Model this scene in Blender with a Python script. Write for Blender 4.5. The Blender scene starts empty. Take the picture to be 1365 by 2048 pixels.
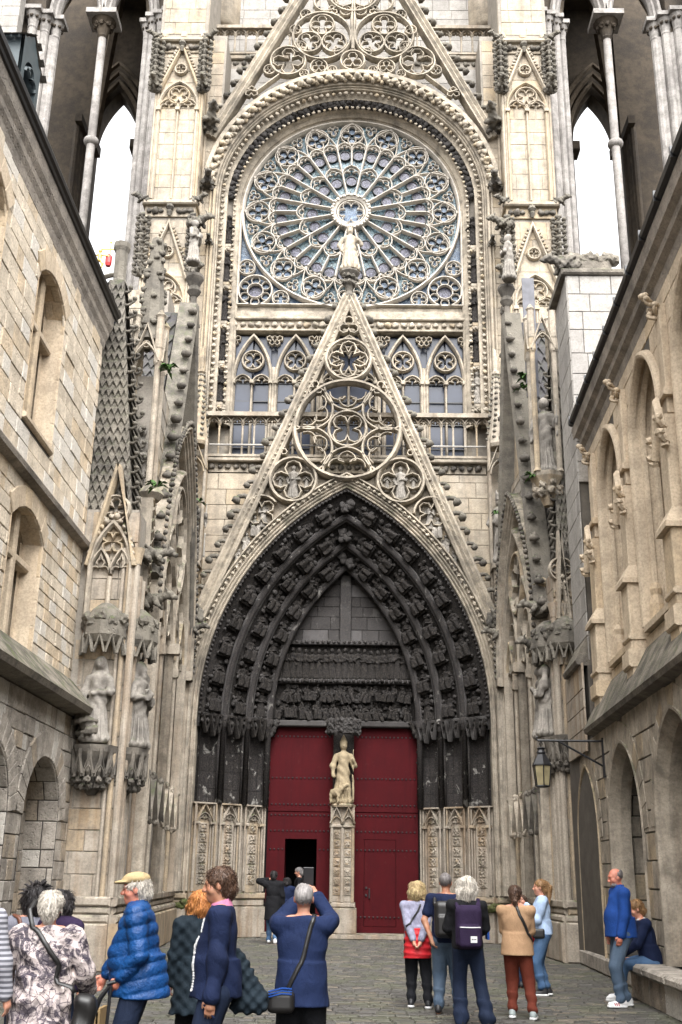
import bpy, math, random
import numpy as np
from mathutils import Vector, Matrix, noise
PI = math.pi
C = bpy.context.scene.collection
SC = bpy.context.scene

# ------------------------------------------------------------------ camera
FPX = 2140.0
PITCH = math.atan(731 / FPX)
ROLL = 0.0155
YAW = math.radians(0.98)
EYE = Vector((0, 0, 1.6))
fwd = Vector((-math.sin(YAW) * math.cos(PITCH), math.cos(YAW) * math.cos(PITCH), math.sin(PITCH)))
rgt = Vector((math.cos(YAW), math.sin(YAW), 0))
upv = rgt.cross(fwd)
# the camera was held turned by 0.9 degrees
r2 = rgt * math.cos(ROLL) + upv * math.sin(ROLL)
u2 = upv * math.cos(ROLL) - rgt * math.sin(ROLL)
cam = bpy.data.cameras.new('camera')
cam.sensor_fit = 'VERTICAL'
cam.sensor_height = 36.0
cam.lens = 36.0 * FPX / 2048.0
cam.clip_start = 0.05
cam.clip_end = 4000
camo = bpy.data.objects.new('camera', cam)
C.objects.link(camo)
camo.matrix_world = Matrix(((r2.x, u2.x, -fwd.x, EYE.x), (r2.y, u2.y, -fwd.y, EYE.y), (r2.z, u2.z, -fwd.z, EYE.z), (0, 0, 0, 1)))
SC.camera = camo

def px(p):
    v = Vector(p) - EYE
    z = v.dot(fwd)
    if z < 0.1:
        return None
    return (682.5 + v.dot(r2) * FPX / z, 1024 - v.dot(u2) * FPX / z)

def at(x, y, Y):
    d = fwd * FPX + r2 * (x - 682.5) - u2 * (y - 1024)
    return EYE + d * ((Y - EYE.y) / d.y)

# ------------------------------------------------------------------ sky, sun, exposure
SUN_EL, SUN_AZ = math.radians(54), math.radians(170)      # soft daylight from behind the viewer, high
w = bpy.data.worlds.new('World')
SC.world = w
w.use_nodes = True
nt = w.node_tree
nt.nodes.clear()
sky = nt.nodes.new('ShaderNodeTexSky')
sky.sky_type = 'NISHITA'
sky.sun_disc = False
sky.sun_elevation = SUN_EL
sky.sun_rotation = SUN_AZ
sky.air_density = 1.0
sky.dust_density = 4.0
hs = nt.nodes.new('ShaderNodeHueSaturation')
hs.inputs['Saturation'].default_value = 0.05
bg = nt.nodes.new('ShaderNodeBackground')
bg.inputs['Strength'].default_value = 0.15
wo = nt.nodes.new('ShaderNodeOutputWorld')
nt.links.new(sky.outputs[0], hs.inputs['Color'])
nt.links.new(hs.outputs[0], bg.inputs['Color'])
nt.links.new(bg.outputs[0], wo.inputs['Surface'])
sl = bpy.data.lights.new('sun', 'SUN')
sl.energy = 0.7
sl.angle = math.radians(80)
sl.color = (1.0, 0.96, 0.9)
slo = bpy.data.objects.new('sun', sl)
C.objects.link(slo)
sd = Vector((math.sin(SUN_AZ) * math.cos(SUN_EL), math.cos(SUN_AZ) * math.cos(SUN_EL), math.sin(SUN_EL)))
slo.rotation_euler = sd.to_track_quat('Z', 'Y').to_euler()
slo.location = (0, 0, 60)
SC.view_settings.view_transform = 'Standard'
SC.view_settings.look = 'None'
SC.view_settings.exposure = 2.35
SC.view_settings.gamma = 1.0

# ------------------------------------------------------------------ object helpers
def link(name, me, parent=None):
    o = bpy.data.objects.new(name, me)
    C.objects.link(o)
    if parent is not None:
        o.parent = parent
    return o

def tag(o, label=None, cat=None, group=None, kind=None):
    if label: o['label'] = label
    if cat: o['category'] = cat
    if group: o['group'] = group
    if kind: o['kind'] = kind
    return o

def thing(name, label, cat, loc=(0, 0, 0), group=None, rz=0, kind=None):
    o = link(name, None)
    o.empty_display_size = 0.2
    o.location = loc
    o.rotation_euler = (0, 0, rz)
    return tag(o, label, cat, group, kind)

def keep(o, parent):
    """parent an object whose mesh is in world coordinates"""
    o.parent = parent
    t = parent.location.copy()
    q = parent
    o.matrix_parent_inverse = world(parent).inverted()
    return o

def world(o):
    m = Matrix.LocRotScale(o.location, o.rotation_euler, o.scale)
    if o.parent is not None:
        m = world(o.parent) @ o.matrix_parent_inverse @ m
    return m

STUFFN = {'leaf_row', 'leaf_frieze', 'leaf_trail', 'leaf_moulding', 'black_foliage', 'hub_leaves', 'moss_cushion', 'moss_edge', 'crocket_row', 'capital_leaves', 'carved_ledge', 'door_stud', 'knit_trim', 'hair_spikes', 'window_bar', 'canopy', 'glazing_bar', 'diaper', 'fern'} - {'leaf_moulding'}
SMOOTH = {'crocket', 'crocket_row', 'leaf_row', 'leaf_frieze', 'leaf_trail', 'leaf_moulding', 'leaf', 'canopy', 'black_foliage', 'hub_leaves', 'leaf_corbel', 'moss_cushion', 'moss_edge', 'capital_leaves', 'carved_ledge', 'statue_canopy_leaves', 'blind_window'} - {'blind_window', 'leaf_moulding'}
class MB:
    def __init__(s):
        s.v, s.f, s.mi, s.m = [], [], [], 0
    def quad(s, *p):
        i = len(s.v)
        s.v.extend(tuple(q) for q in p)
        s.f.append(tuple(range(i, i + len(p))))
        s.mi.append(s.m)
    def add(s, vs, fs, M=None):
        i = len(s.v)
        if M is not None:
            a = np.asarray(vs, dtype=float)
            R = np.array(M.to_3x3()); t = np.array(M.to_translation())
            vs = (a @ R.T + t).tolist()
        s.v.extend(tuple(q) for q in vs)
        s.f.extend(tuple(k + i for k in f) for f in fs)
        s.mi.extend([s.m] * len(fs))
    def loft(s, rings, cap=True, closed=True):
        n = len(rings[0]); i = len(s.v)
        for r in rings:
            s.v.extend(tuple(q) for q in r)
        for k in range(len(rings) - 1):
            a = i + k * n; b = a + n
            for j in range(n if closed else n - 1):
                jj = (j + 1) % n
                s.f.append((a + j, a + jj, b + jj, b + j)); s.mi.append(s.m)
        if cap:
            s.f.append(tuple(range(i + n - 1, i - 1, -1))); s.mi.append(s.m)
            b = i + (len(rings) - 1) * n
            s.f.append(tuple(range(b, b + n))); s.mi.append(s.m)
    def box(s, x0, x1, y0, y1, z0, z1):
        s.loft([[(x0, y0, z0), (x1, y0, z0), (x1, y1, z0), (x0, y1, z0)], [(x0, y0, z1), (x1, y0, z1), (x1, y1, z1), (x0, y1, z1)]])
    def fbox(s, fr, a0, a1, b0, b1, c0, c1, ch=0.0):
        """box in a frame: a along, b up, c out"""
        P = fr.P
        back = [P(a0, b0, c0), P(a0, b1, c0), P(a1, b1, c0), P(a1, b0, c0)]
        mid = [P(a0, b0, c1 - ch), P(a0, b1, c1 - ch), P(a1, b1, c1 - ch), P(a1, b0, c1 - ch)]
        rings = [back, mid]
        if ch:
            rings.append([P(a0 + ch, b0 + ch, c1), P(a0 + ch, b1 - ch, c1), P(a1 - ch, b1 - ch, c1), P(a1 - ch, b0 + ch, c1)])
        s.loft(rings)
    def tube(s, pts, r, n=6, cap=True):
        pts = [Vector(p) for p in pts]
        rs = r if isinstance(r, (list, tuple)) else [r] * len(pts)
        rings = []
        ref = None
        for k, p in enumerate(pts):
            a = pts[max(k - 1, 0)]; b = pts[min(k + 1, len(pts) - 1)]
            t = (b - a).normalized()
            if ref is None:
                ref = Vector((0, 0, 1)) if abs(t.z) < 0.9 else Vector((0, 1, 0))
            x = ref.cross(t)
            if x.length < 1e-4:
                x = Vector((1, 0, 0)).cross(t)
            x.normalize()
            y = t.cross(x); ref = y
            rings.append([p + (x * math.cos(2 * PI * j / n) + y * math.sin(2 * PI * j / n)) * rs[k] for j in range(n)])
        s.loft(rings, cap)
    def lathe(s, o, prof, n=8, ax=Vector((0, 0, 1)), rot=0.0, sx=1.0, sy=1.0):
        o = Vector(o)
        s.loft([[o + Vector((sx * r * math.cos(rot + 2 * PI * j / n), sy * r * math.sin(rot + 2 * PI * j / n), z)) for j in range(n)] for r, z in prof])
    def sweep(s, fr, path, prof, closed=False, cap=True):
        """profile (across, out) swept along a 2-D path of a frame"""
        n = len(path); rings = []
        for k in range(n):
            a = path[k - 1] if (k > 0 or closed) else path[k]
            b = path[(k + 1) % n] if (k < n - 1 or closed) else path[k]
            p = path[k]
            d1 = (p[0] - a[0], p[1] - a[1]); d2 = (b[0] - p[0], b[1] - p[1])
            l1 = math.hypot(*d1) or 1; l2 = math.hypot(*d2) or 1
            if l1 == 1 and d1 == (0, 0): d1, l1 = d2, l2
            if d2 == (0, 0): d2, l2 = d1, l1
            n1 = (-d1[1] / l1, d1[0] / l1); n2 = (-d2[1] / l2, d2[0] / l2)
            nx, ny = n1[0] + n2[0], n1[1] + n2[1]
            q = math.hypot(nx, ny)
            if q < 0.5: nx, ny, q = n1[0], n1[1], 1.0
            nx /= q; ny /= q
            c = max(0.45, nx * n1[0] + ny * n1[1])
            rings.append([fr.P(p[0] + nx * x / c, p[1] + ny * x / c, y) for x, y in prof])
        if closed: rings.append(rings[0])
        s.loft(rings, cap and not closed)
    def build(s, name, mat, parent=None, smooth=False, keepw=True):
        smooth = smooth or name in SMOOTH
        me = bpy.data.meshes.new(name)
        me.from_pydata(s.v, [], s.f)
        for m in (mat if isinstance(mat, (list, tuple)) else [mat]):
            me.materials.append(m)
        if isinstance(mat, (list, tuple)):
            me.polygons.foreach_set('material_index', s.mi)
        if smooth:
            me.polygons.foreach_set('use_smooth', [True] * len(s.f))
        me.update()
        o = link(name, me)
        if name in STUFFN: o['kind'] = 'stuff'
        if parent is not None:
            keep(o, parent) if keepw else setattr(o, 'parent', parent)
        return o

class Fr:
    """a working frame: a along u, b along v, c along n (towards the viewer)"""
    def __init__(s, o, u=(1, 0, 0), v=(0, 0, 1), n=(0, -1, 0)):
        s.o, s.u, s.v, s.n = Vector(o), Vector(u).normalized(), Vector(v).normalized(), Vector(n).normalized()
    def P(s, a, b, c=0.0):
        return s.o + s.u * a + s.v * b + s.n * c
    def M(s, a, b, c=0.0, sc=1.0, rot=0.0):
        """matrix: local x along u, z along v, -y out of the wall"""
        R = Matrix((s.u, -s.n, s.v)).transposed().to_4x4()
        return Matrix.Translation(s.P(a, b, c)) @ R @ Matrix.Rotation(rot, 4, 'Y') @ Matrix.Scale(sc, 4)

def rib(w, d, d0=0.0):
    h = w / 2
    return [(-h, d0), (-h, d0 + d * .5), (-h * .38, d0 + d), (h * .38, d0 + d), (h, d0 + d * .5), (h, d0)]
def roll(w, d, d0=0.0, n=6):
    return [(-w / 2 * math.cos(PI * k / n), d0 + d * math.sin(PI * k / n)) for k in range(n + 1)]
def fillets(x0, x1, d0, d1, k):
    """a run of k rolls between two depths: a moulded band"""
    out = [(x0, d0 - .3)]
    for i in range(k):
        a = x0 + (x1 - x0) * i / k; b = x0 + (x1 - x0) * (i + 1) / k
        da = d0 + (d1 - d0) * (i + .5) / k
        wd = b - a
        out += [(a + wd * .12, da - abs(wd) * .25), (a + wd * .25, da + abs(wd) * .2), (a + wd * .5, da + abs(wd) * .38), (a + wd * .75, da + abs(wd) * .2), (a + wd * .88, da - abs(wd) * .25)]
    out.append((x1, d1 - .3))
    return out

def arc(cx, cz, r, a0, a1, n):
    return [(cx + r * math.cos(a0 + (a1 - a0) * k / n), cz + r * math.sin(a0 + (a1 - a0) * k / n)) for k in range(n + 1)]
def circ(cx, cz, r, n=28):
    return arc(cx, cz, r, 0, 2 * PI, n)[:-1]
def pointed(cx, h, zs, rise, n=9, leg=None):
    """two-centred arch, left foot to right foot"""
    R = (h * h + rise * rise) / (2 * h)
    a = math.atan2(rise, R - h) if R > h else PI - math.atan2(rise, h - R)
    L = [(cx - h + R - R * math.cos(a * k / n), zs + R * math.sin(a * k / n)) for k in range(n + 1)]
    L[-1] = (cx, zs + rise)
    Rr = [(2 * cx - x, z) for x, z in L[:-1]][::-1]
    p = L + Rr
    if leg is not None:
        p = [(cx - h, leg)] + p + [(cx + h, leg)]
    return p
def foil(cx, cz, R, n, rot=0.0, m=6):
    rl = R * math.sin(PI / n) / (1 + math.sin(PI / n))
    out = []
    for k in range(n):
        th = rot + 2 * PI * k / n
        ox, oz = cx + (R - rl) * math.cos(th), cz + (R - rl) * math.sin(th)
        hw = PI / 2 + PI / n
        out += arc(ox, oz, rl, th - hw, th + hw, m)[:-1]
    return out
def trefoil_arch(cx, h, zs, rise, m=5):
    """cusped (three-lobed) arch head, left to right"""
    a = arc(cx - h * .52, zs + rise * .18, h * .47, PI, PI * .18, m)
    b = arc(cx, zs + rise * .55, h * .46, PI * 1.02, PI * .5, m)
    b[-1] = (cx, zs + rise)
    L = a + b
    return L + [(2 * cx - x, z) for x, z in L[:-1]][::-1]
def arclen(path):
    d = [0]
    for p, q in zip(path, path[1:]):
        d.append(d[-1] + math.hypot(q[0] - p[0], q[1] - p[1]))
    return d
def along(path, step, off=0.5):
    """points spaced along a path: (x, z, angle)"""
    d = arclen(path); L = d[-1]; n = max(1, int(round(L / step))); out = []
    j = 0
    for k in range(n):
        t = (k + off) * L / n
        while j < len(d) - 2 and d[j + 1] < t: j += 1
        f = (t - d[j]) / max(1e-9, d[j + 1] - d[j])
        p, q = path[j], path[j + 1]
        out.append((p[0] + (q[0] - p[0]) * f, p[1] + (q[1] - p[1]) * f, math.atan2(q[1] - p[1], q[0] - p[0])))
    return out

# ------------------------------------------------------------------ signed-distance modelling (bodies, carvings)
class Sdf:
    def __init__(s, lo, hi, h):
        s.lo = np.array(lo, dtype=np.float32); s.h = h
        s.n = np.ceil((np.array(hi) - s.lo) / h).astype(int) + 1
        s.a = [(s.lo[i] + h * np.arange(s.n[i])).astype(np.float32) for i in range(3)]
        s.D = np.full(s.n, 1.0, dtype=np.float32)
    def win(s, lo, hi):
        sl = []
        for i in range(3):
            a = int(max(0, math.floor((lo[i] - s.lo[i]) / s.h))); b = int(min(s.n[i], math.ceil((hi[i] - s.lo[i]) / s.h) + 1))
            if b <= a: return None, None
            sl.append(slice(a, b))
        X = s.a[0][sl[0]][:, None, None]; Y = s.a[1][sl[1]][None, :, None]; Z = s.a[2][sl[2]][None, None, :]
        return tuple(sl), (X, Y, Z)
    def mix(s, sl, d, k, sub=False):
        o = s.D[sl]
        if sub:
            s.D[sl] = np.maximum(o, -d); return
        if k > 0:
            hh = np.clip(0.5 + 0.5 * (o - d) / k, 0, 1)
            s.D[sl] = o * (1 - hh) + d * hh - k * hh * (1 - hh)
        else:
            s.D[sl] = np.minimum(o, d)
    def cone(s, p, q, r1, r2=None, k=0.03, sub=False):
        r2 = r1 if r2 is None else r2
        p = np.array(p, dtype=np.float32); q = np.array(q, dtype=np.float32)
        m = max(r1, r2) + k * 1.5 + 3 * s.h
        sl, g = s.win(np.minimum(p, q) - m, np.maximum(p, q) + m)
        if sl is None: return s
        d = q - p; L2 = float(d @ d) + 1e-9
        t = np.clip(((g[0] - p[0]) * d[0] + (g[1] - p[1]) * d[1] + (g[2] - p[2]) * d[2]) / L2, 0, 1)
        dd = np.sqrt((g[0] - p[0] - t * d[0]) ** 2 + (g[1] - p[1] - t * d[1]) ** 2 + (g[2] - p[2] - t * d[2]) ** 2) - (r1 + (r2 - r1) * t)
        s.mix(sl, dd, k, sub)
        return s
    def chain(s, pts, rs, k=0.03):
        for i in range(len(pts) - 1):
            s.cone(pts[i], pts[i + 1], rs[i], rs[i + 1], k)
        return s
    def ell(s, c, r, k=0.03, rot=None, sub=False):
        c = np.array(c, dtype=np.float32); r = np.array(r, dtype=np.float32)
        m = float(r.max()) + k * 1.5 + 3 * s.h
        sl, g = s.win(c - m, c + m)
        if sl is None: return s
        X, Y, Z = g[0] - c[0], g[1] - c[1], g[2] - c[2]
        if rot is not None:
            R = np.array(rot.to_matrix() if not isinstance(rot, np.ndarray) else rot, dtype=np.float32)
            X, Y, Z = R[0, 0] * X + R[1, 0] * Y + R[2, 0] * Z, R[0, 1] * X + R[1, 1] * Y + R[2, 1] * Z, R[0, 2] * X + R[1, 2] * Y + R[2, 2] * Z
        k0 = np.sqrt((X / r[0]) ** 2 + (Y / r[1]) ** 2 + (Z / r[2]) ** 2)
        k1 = np.sqrt((X / r[0] ** 2) ** 2 + (Y / r[1] ** 2) ** 2 + (Z / r[2] ** 2) ** 2) + 1e-6
        s.mix(sl, k0 * (k0 - 1) / k1, k, sub)
        return s
    def box(s, c, b, rd=0.01, k=0.0, rot=None, sub=False):
        c = np.array(c, dtype=np.float32); b = np.array(b, dtype=np.float32)
        m = float(np.linalg.norm(b)) + k * 1.5 + 3 * s.h
        sl, g = s.win(c - m, c + m)
        if sl is None: return s
        X, Y, Z = g[0] - c[0], g[1] - c[1], g[2] - c[2]
        if rot is not None:
            R = np.array(rot.to_matrix(), dtype=np.float32)
            X, Y, Z = R[0, 0] * X + R[1, 0] * Y + R[2, 0] * Z, R[0, 1] * X + R[1, 1] * Y + R[2, 1] * Z, R[0, 2] * X + R[1, 2] * Y + R[2, 2] * Z
        qx, qy, qz = np.abs(X) - b[0] + rd, np.abs(Y) - b[1] + rd, np.abs(Z) - b[2] + rd
        d = np.sqrt(np.maximum(qx, 0) ** 2 + np.maximum(qy, 0) ** 2 + np.maximum(qz, 0) ** 2) + np.minimum(np.maximum(np.maximum(qx, qy), qz), 0) - rd
        s.mix(sl, d, k, sub)
        return s
    def cut(s, c, n):
        """remove the half-space on the n side of c"""
        X, Y, Z = s.a[0][:, None, None], s.a[1][None, :, None], s.a[2][None, None, :]
        s.D = np.maximum(s.D, ((X - c[0]) * n[0] + (Y - c[1]) * n[1] + (Z - c[2]) * n[2]).astype(np.float32))
        return s
    def disp(s, fn):
        X, Y, Z = s.a[0][:, None, None], s.a[1][None, :, None], s.a[2][None, None, :]
        s.D = s.D + np.where(np.abs(s.D) < 0.12, fn(X, Y, Z), 0).astype(np.float32)
        return s
    def mesh(s):
        """surface nets"""
        D = s.D
        D[0], D[-1], D[:, 0], D[:, -1], D[:, :, 0], D[:, :, -1] = [1.0] * 6
        I = D < 0
        n0, n1, n2 = D.shape
        cnt = np.zeros((n0 - 1, n1 - 1, n2 - 1), dtype=np.int8)
        for i in (0, 1):
            for j in (0, 1):
                for k in (0, 1):
                    cnt += I[i:n0 - 1 + i, j:n1 - 1 + j, k:n2 - 1 + k]
        act = (cnt > 0) & (cnt < 8)
        ix = np.argwhere(act)
        idx = np.full(act.shape, -1, dtype=np.int64)
        idx[act] = np.arange(len(ix))
        acc = np.zeros((len(ix), 3)); wt = np.zeros(len(ix))
        cs = [(i, j, k) for i in (0, 1) for j in (0, 1) for k in (0, 1)]
        val = {c: D[ix[:, 0] + c[0], ix[:, 1] + c[1], ix[:, 2] + c[2]] for c in cs}
        for c in cs:
            for ax in range(3):
                if c[ax] == 0:
                    e = list(c); e[ax] = 1; e = tuple(e)
                    a, b = val[c], val[e]
                    m = (a < 0) != (b < 0)
                    t = np.where(m, a / np.where(m, a - b, 1), 0)
                    p = np.array(c, dtype=float)[None, :].repeat(len(ix), 0)
                    p[:, ax] += t
                    acc[m] += p[m]; wt[m] += 1
        V = (ix + acc / np.maximum(wt, 1)[:, None]) * s.h + s.lo
        F = []
        for ax in range(3):
            sh = [slice(1, -1)] * 3
            sh[ax] = slice(0, -1)
            A = I[tuple(sh)]
            sh2 = list(sh); sh2[ax] = slice(1, None)
            B = I[tuple(sh2)]
            for flip, mask in ((False, A & ~B), (True, ~A & B)):
                q = np.argwhere(mask)
                if not len(q): continue
                o = [1, 1, 1]; o[ax] = 0
                q = q + np.array(o)
                b, c = (ax + 1) % 3, (ax + 2) % 3
                def g(db, dc):
                    r = q.copy(); r[:, b] -= db; r[:, c] -= dc
                    return idx[r[:, 0], r[:, 1], r[:, 2]]
                qd = np.stack([g(1, 1), g(0, 1), g(0, 0), g(1, 0)], 1)
                if flip: qd = qd[:, ::-1]
                F.append(qd)
        F = np.concatenate(F) if F else np.zeros((0, 4), int)
        return V, F
    def data(s, name, mat, smooth=True):
        V, F = s.mesh()
        return npmesh(name, V, F, mat, smooth)

def npmesh(name, V, F, mat, smooth=True):
    me = bpy.data.meshes.new(name)
    F = np.asarray(F)
    me.vertices.add(len(V)); me.vertices.foreach_set('co', np.asarray(V, dtype=np.float32).ravel())
    me.loops.add(F.size); me.loops.foreach_set('vertex_index', F.ravel().astype(np.int32))
    me.polygons.add(len(F)); k = F.shape[1] if len(F) else 4
    me.polygons.foreach_set('loop_start', np.arange(0, F.size, k, dtype=np.int32))
    if smooth: me.polygons.foreach_set('use_smooth', np.ones(len(F), dtype=bool))
    if mat is not None: me.materials.append(mat)
    me.update(calc_edges=True)
    me.validate()
    return me

# ------------------------------------------------------------------ materials
class NT:
    def __init__(s, name):
        s.m = bpy.data.materials.new(name); s.m.use_nodes = True
        s.t = s.m.node_tree; s.t.nodes.clear()
        s.out = s.t.nodes.new('ShaderNodeOutputMaterial')
        s.b = s.t.nodes.new('ShaderNodeBsdfPrincipled')
        s.t.links.new(s.b.outputs[0], s.out.inputs[0])
    def n(s, ty, **kw):
        n = s.t.nodes.new('ShaderNode' + ty)
        for k, v in kw.items():
            if k.startswith('i_'):
                key = k[2:]
                n.inputs[int(key) if key.isdigit() else key.replace('_', ' ')].default_value = v
            else: setattr(n, k, v)
        return n
    def l(s, a, b): s.t.links.new(a, b)
    def pos(s):
        return s.n('NewGeometry').outputs['Position']
    def mapv(s, v, sc):
        m = s.n('Mapping'); m.inputs['Scale'].default_value = sc
        s.l(v, m.inputs['Vector']); return m.outputs[0]
    def noise(s, v, scale, detail=4, rough=.6, dist=0):
        n = s.n('TexNoise', i_Scale=scale, i_Detail=detail, i_Roughness=rough, i_Distortion=dist)
        s.l(v, n.inputs['Vector']); return n.outputs['Fac']
    def ramp(s, f, a, b, ca=0.0, cb=1.0):
        n = s.n('MapRange', i_1=a, i_2=b, i_3=ca, i_4=cb)
        s.l(f, n.inputs[0]); return n.outputs[0]
    def math(s, op, a, b=None):
        n = s.n('Math', operation=op)
        for i, x in enumerate((a, b)):
            if x is None: continue
            if isinstance(x, (int, float)): n.inputs[i].default_value = x
            else: s.l(x, n.inputs[i])
        return n.outputs[0]
    def mix(s, f, a, b, blend='MIX'):
        n = s.n('Mix', data_type='RGBA', blend_type=blend)
        for i, x in ((0, f), (6, a), (7, b)):
            if isinstance(x, (int, float)): n.inputs[i].default_value = x
            elif isinstance(x, tuple): n.inputs[i].default_value = x + (1,) if len(x) == 3 else x
            else: s.l(x, n.inputs[i])
        return n.outputs[2]
    def bump(s, h, st=.5, dist=.02):
        n = s.n('Bump', i_Strength=st, i_Distance=dist)
        s.l(h, n.inputs['Height']); s.l(n.outputs[0], s.b.inputs['Normal'])
    def col(s, c):
        if isinstance(c, tuple): s.b.inputs['Base Color'].default_value = c + (1,)
        else: s.l(c, s.b.inputs['Base Color'])
    def rough(s, r, spec=.3):
        s.b.inputs['Roughness'].default_value = r
        s.b.inputs['Specular IOR Level'].default_value = spec
    def rnd(s):
        g = s.n('NewGeometry').outputs['Random Per Island']; o = s.n('ObjectInfo').outputs['Random']
        return s.math('FRACT', s.math('ADD', g, o))

def warm(c): return (c[0] * .985, c[1] * .975, c[2] * .985)
def stone(name, a, b, c=None, var=.35, soot=.0, streak=.0, moss=.0, rust=.0, pits=.0, bs=.5, patch=0.0, white=0.0, edge_highlight=None):
    """weathered limestone: two body tones, per-block variation, soot crust, drip streaks, moss on upward faces"""
    a, b = warm(a), warm(b); c = warm(c) if c else c
    t = NT(name); p = t.pos()
    n1 = t.noise(p, .55, 5, .62)
    n2 = t.noise(p, 3.1, 6, .65)
    n3 = t.noise(p, 26, 4, .7)
    col = t.mix(t.ramp(n1, .36, .64), a, b)
    r = t.rnd()
    col = t.mix(t.ramp(r, 0, 1, 0, var), col, tuple(x * .62 for x in a))
    if c: col = t.mix(t.math('MULTIPLY', t.math('GREATER_THAN', r, .82), .75), col, c)
    col = t.mix(t.ramp(n2, .38, .66, 0, .6), col, tuple(x * .6 for x in b))
    if rust or streak:
        sv = t.mapv(p, (3.6, 3.6, .16)); ns = t.math('ADD', t.math('MULTIPLY', t.noise(sv, 1.0, 4, .6), .7), t.math('MULTIPLY', n1, .3))
        if rust: col = t.mix(t.math('MULTIPLY', t.ramp(ns, .5, .62), rust * .7), col, (.20, .115, .05))
        if streak:
            ns2 = t.math('ADD', t.math('MULTIPLY', t.noise(t.mapv(p, (4.5, 4.5, .2)), 1.0, 4, .6), .65), t.math('MULTIPLY', n2, .35))
            col = t.mix(t.math('MULTIPLY', t.ramp(ns2, .5, .66), streak * .75), col, (.05, .045, .04))
    if soot:
        f = t.math('MULTIPLY', t.ramp(t.math('ADD', t.math('MULTIPLY', n1, .6), t.math('MULTIPLY', n2, .5)), .5, .68), soot)
        col = t.mix(f, col, (.035, .033, .032))
    if moss:
        nz = t.n('SeparateXYZ'); t.l(t.n('NewGeometry').outputs['Normal'], nz.inputs[0])
        f = t.math('MULTIPLY', t.ramp(nz.outputs[2], .25, .8), t.ramp(n2, .4, .62))
        mc = t.mix(t.ramp(t.noise(p, 6, 3), .45, .6), (.055, .052, .045), (.06, .085, .022))
        col = t.mix(t.math('MULTIPLY', f, moss), col, mc)
    if patch:
        pf = t.ramp(t.noise(t.mapv(p, (1, 1, .8)), 3.6, 6, .66, .5), .60, .64)
        col = t.mix(t.math('MULTIPLY', pf, patch), col, (.34, .325, .30))
    if white:
        col = t.mix(t.math('MULTIPLY', t.math('LESS_THAN', r, .2), white), col, (.6, .57, .52))
    col = t.mix(t.ramp(n3, .42, .72, 0, .45), col, (.10, .085, .07))
    if edge_highlight:      # pale highlights painted into the colour along convex edges, broken up by noise
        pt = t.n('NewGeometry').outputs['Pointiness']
        col = t.mix(t.math('MULTIPLY', t.ramp(pt, .53, .66), t.ramp(n2, .36, .62)), col, edge_highlight)
    t.col(col); t.rough(.9, .15)
    h = t.math('ADD', t.math('MULTIPLY', n3, .5), n2)
    if pits:
        vo = t.n('TexVoronoi', i_Scale=14.0); t.l(p, vo.inputs['Vector'])
        h = t.math('ADD', h, t.math('MULTIPLY', t.ramp(vo.outputs['Distance'], .05, .3), pits))
    t.bump(h, bs, .03)
    return t.m

def plain(name, c, rough=.6, spec=.4, var=.25, sc=8, bump=.0, metal=0, c2=None):
    t = NT(name); p = t.n('TexCoord').outputs['Object']
    n = t.noise(p, sc, 5, .6)
    t.col(t.mix(t.ramp(n, .35, .65), c, c2 or tuple(x * (1 - var) for x in c)))
    t.rough(rough, spec); t.b.inputs['Metallic'].default_value = metal
    if bump: t.bump(n, bump, .02)
    return t.m

M = {}
M['pale'] = stone('pale_limestone', (.50, .428, .32), (.435, .385, .31), (.47, .375, .245), var=.4, streak=.4, moss=.9, rust=.25, soot=.12, bs=.35)
M['trac'] = stone('tracery_limestone', (.49, .428, .335), (.395, .348, .275), var=.3, soot=.5, streak=.3, moss=1, bs=.4)
M['rosest'] = stone('rain_washed_tracery_stone', (.62, .575, .50), (.54, .50, .435), var=.1, streak=.12, moss=.5, bs=.3)
M['tymp'] = stone('weathered_charcoal_blocks', (.022, .021, .0215), (.075, .072, .072), (.12, .115, .115), var=.5, patch=.15, bs=.5)
M['grey'] = stone('grey_limestone', (.46, .405, .325), (.39, .345, .275), (.43, .34, .22), var=.5, streak=.55, rust=.4, moss=1, soot=.25, bs=.45)
M['low'] = stone('rain_streaked_limestone', (.43, .38, .31), (.36, .315, .255), (.40, .31, .20), var=.3, streak=.6, rust=.75, moss=.9, bs=.45)
M['black'] = stone('black_crusted_stone', (.0045, .0042, .0044), (.019, .0178, .018), var=.3, bs=.8, edge_highlight=(.085, .08, .078))
M['blackm'] = stone('black_crust_worn_on_edges', (.014, .013, .0135), (.036, .034, .035), var=.3, patch=.35, bs=.3)
M['blackp'] = stone('black_crust_flaking_to_white', (.014, .013, .0135), (.030, .028, .029), var=.4, patch=.6, bs=.5)
M['dirty'] = stone('sooty_limestone', (.20, .18, .15), (.12, .11, .095), var=.3, soot=.9, moss=1, bs=.6)
M['mossy'] = stone('mossy_weathered_stone', (.15, .138, .112), (.23, .21, .175), var=.4, soot=.8, moss=1.0, bs=.8, pits=.4)
M['house'] = stone('house_rubble_stone', (.74, .645, .505), (.65, .565, .44), (.64, .505, .34), var=.32, streak=.15, pits=.5, soot=.15, bs=.7, white=.7)
M['houselow'] = stone('old_worn_house_stone', (.50, .455, .39), (.40, .365, .315), (.44, .36, .26), var=.4, streak=.3, pits=.6, soot=.35, bs=.8, white=.6)
M['new'] = stone('new_dressed_stone', (.64, .53, .385), (.57, .47, .345), (.58, .455, .30), var=.25, streak=.2, rust=.2, bs=.25)
M['white'] = stone('clean_white_stone', (.42, .40, .365), (.36, .345, .315), (.29, .275, .255), var=.35, streak=.15, bs=.3)
M['mortar'] = stone('lime_mortar', (.34, .31, .265), (.28, .255, .215), var=0, bs=.4)
M['mortarm'] = stone('grey_mortar', (.13, .118, .10), (.10, .09, .078), var=0, bs=.4)
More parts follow.
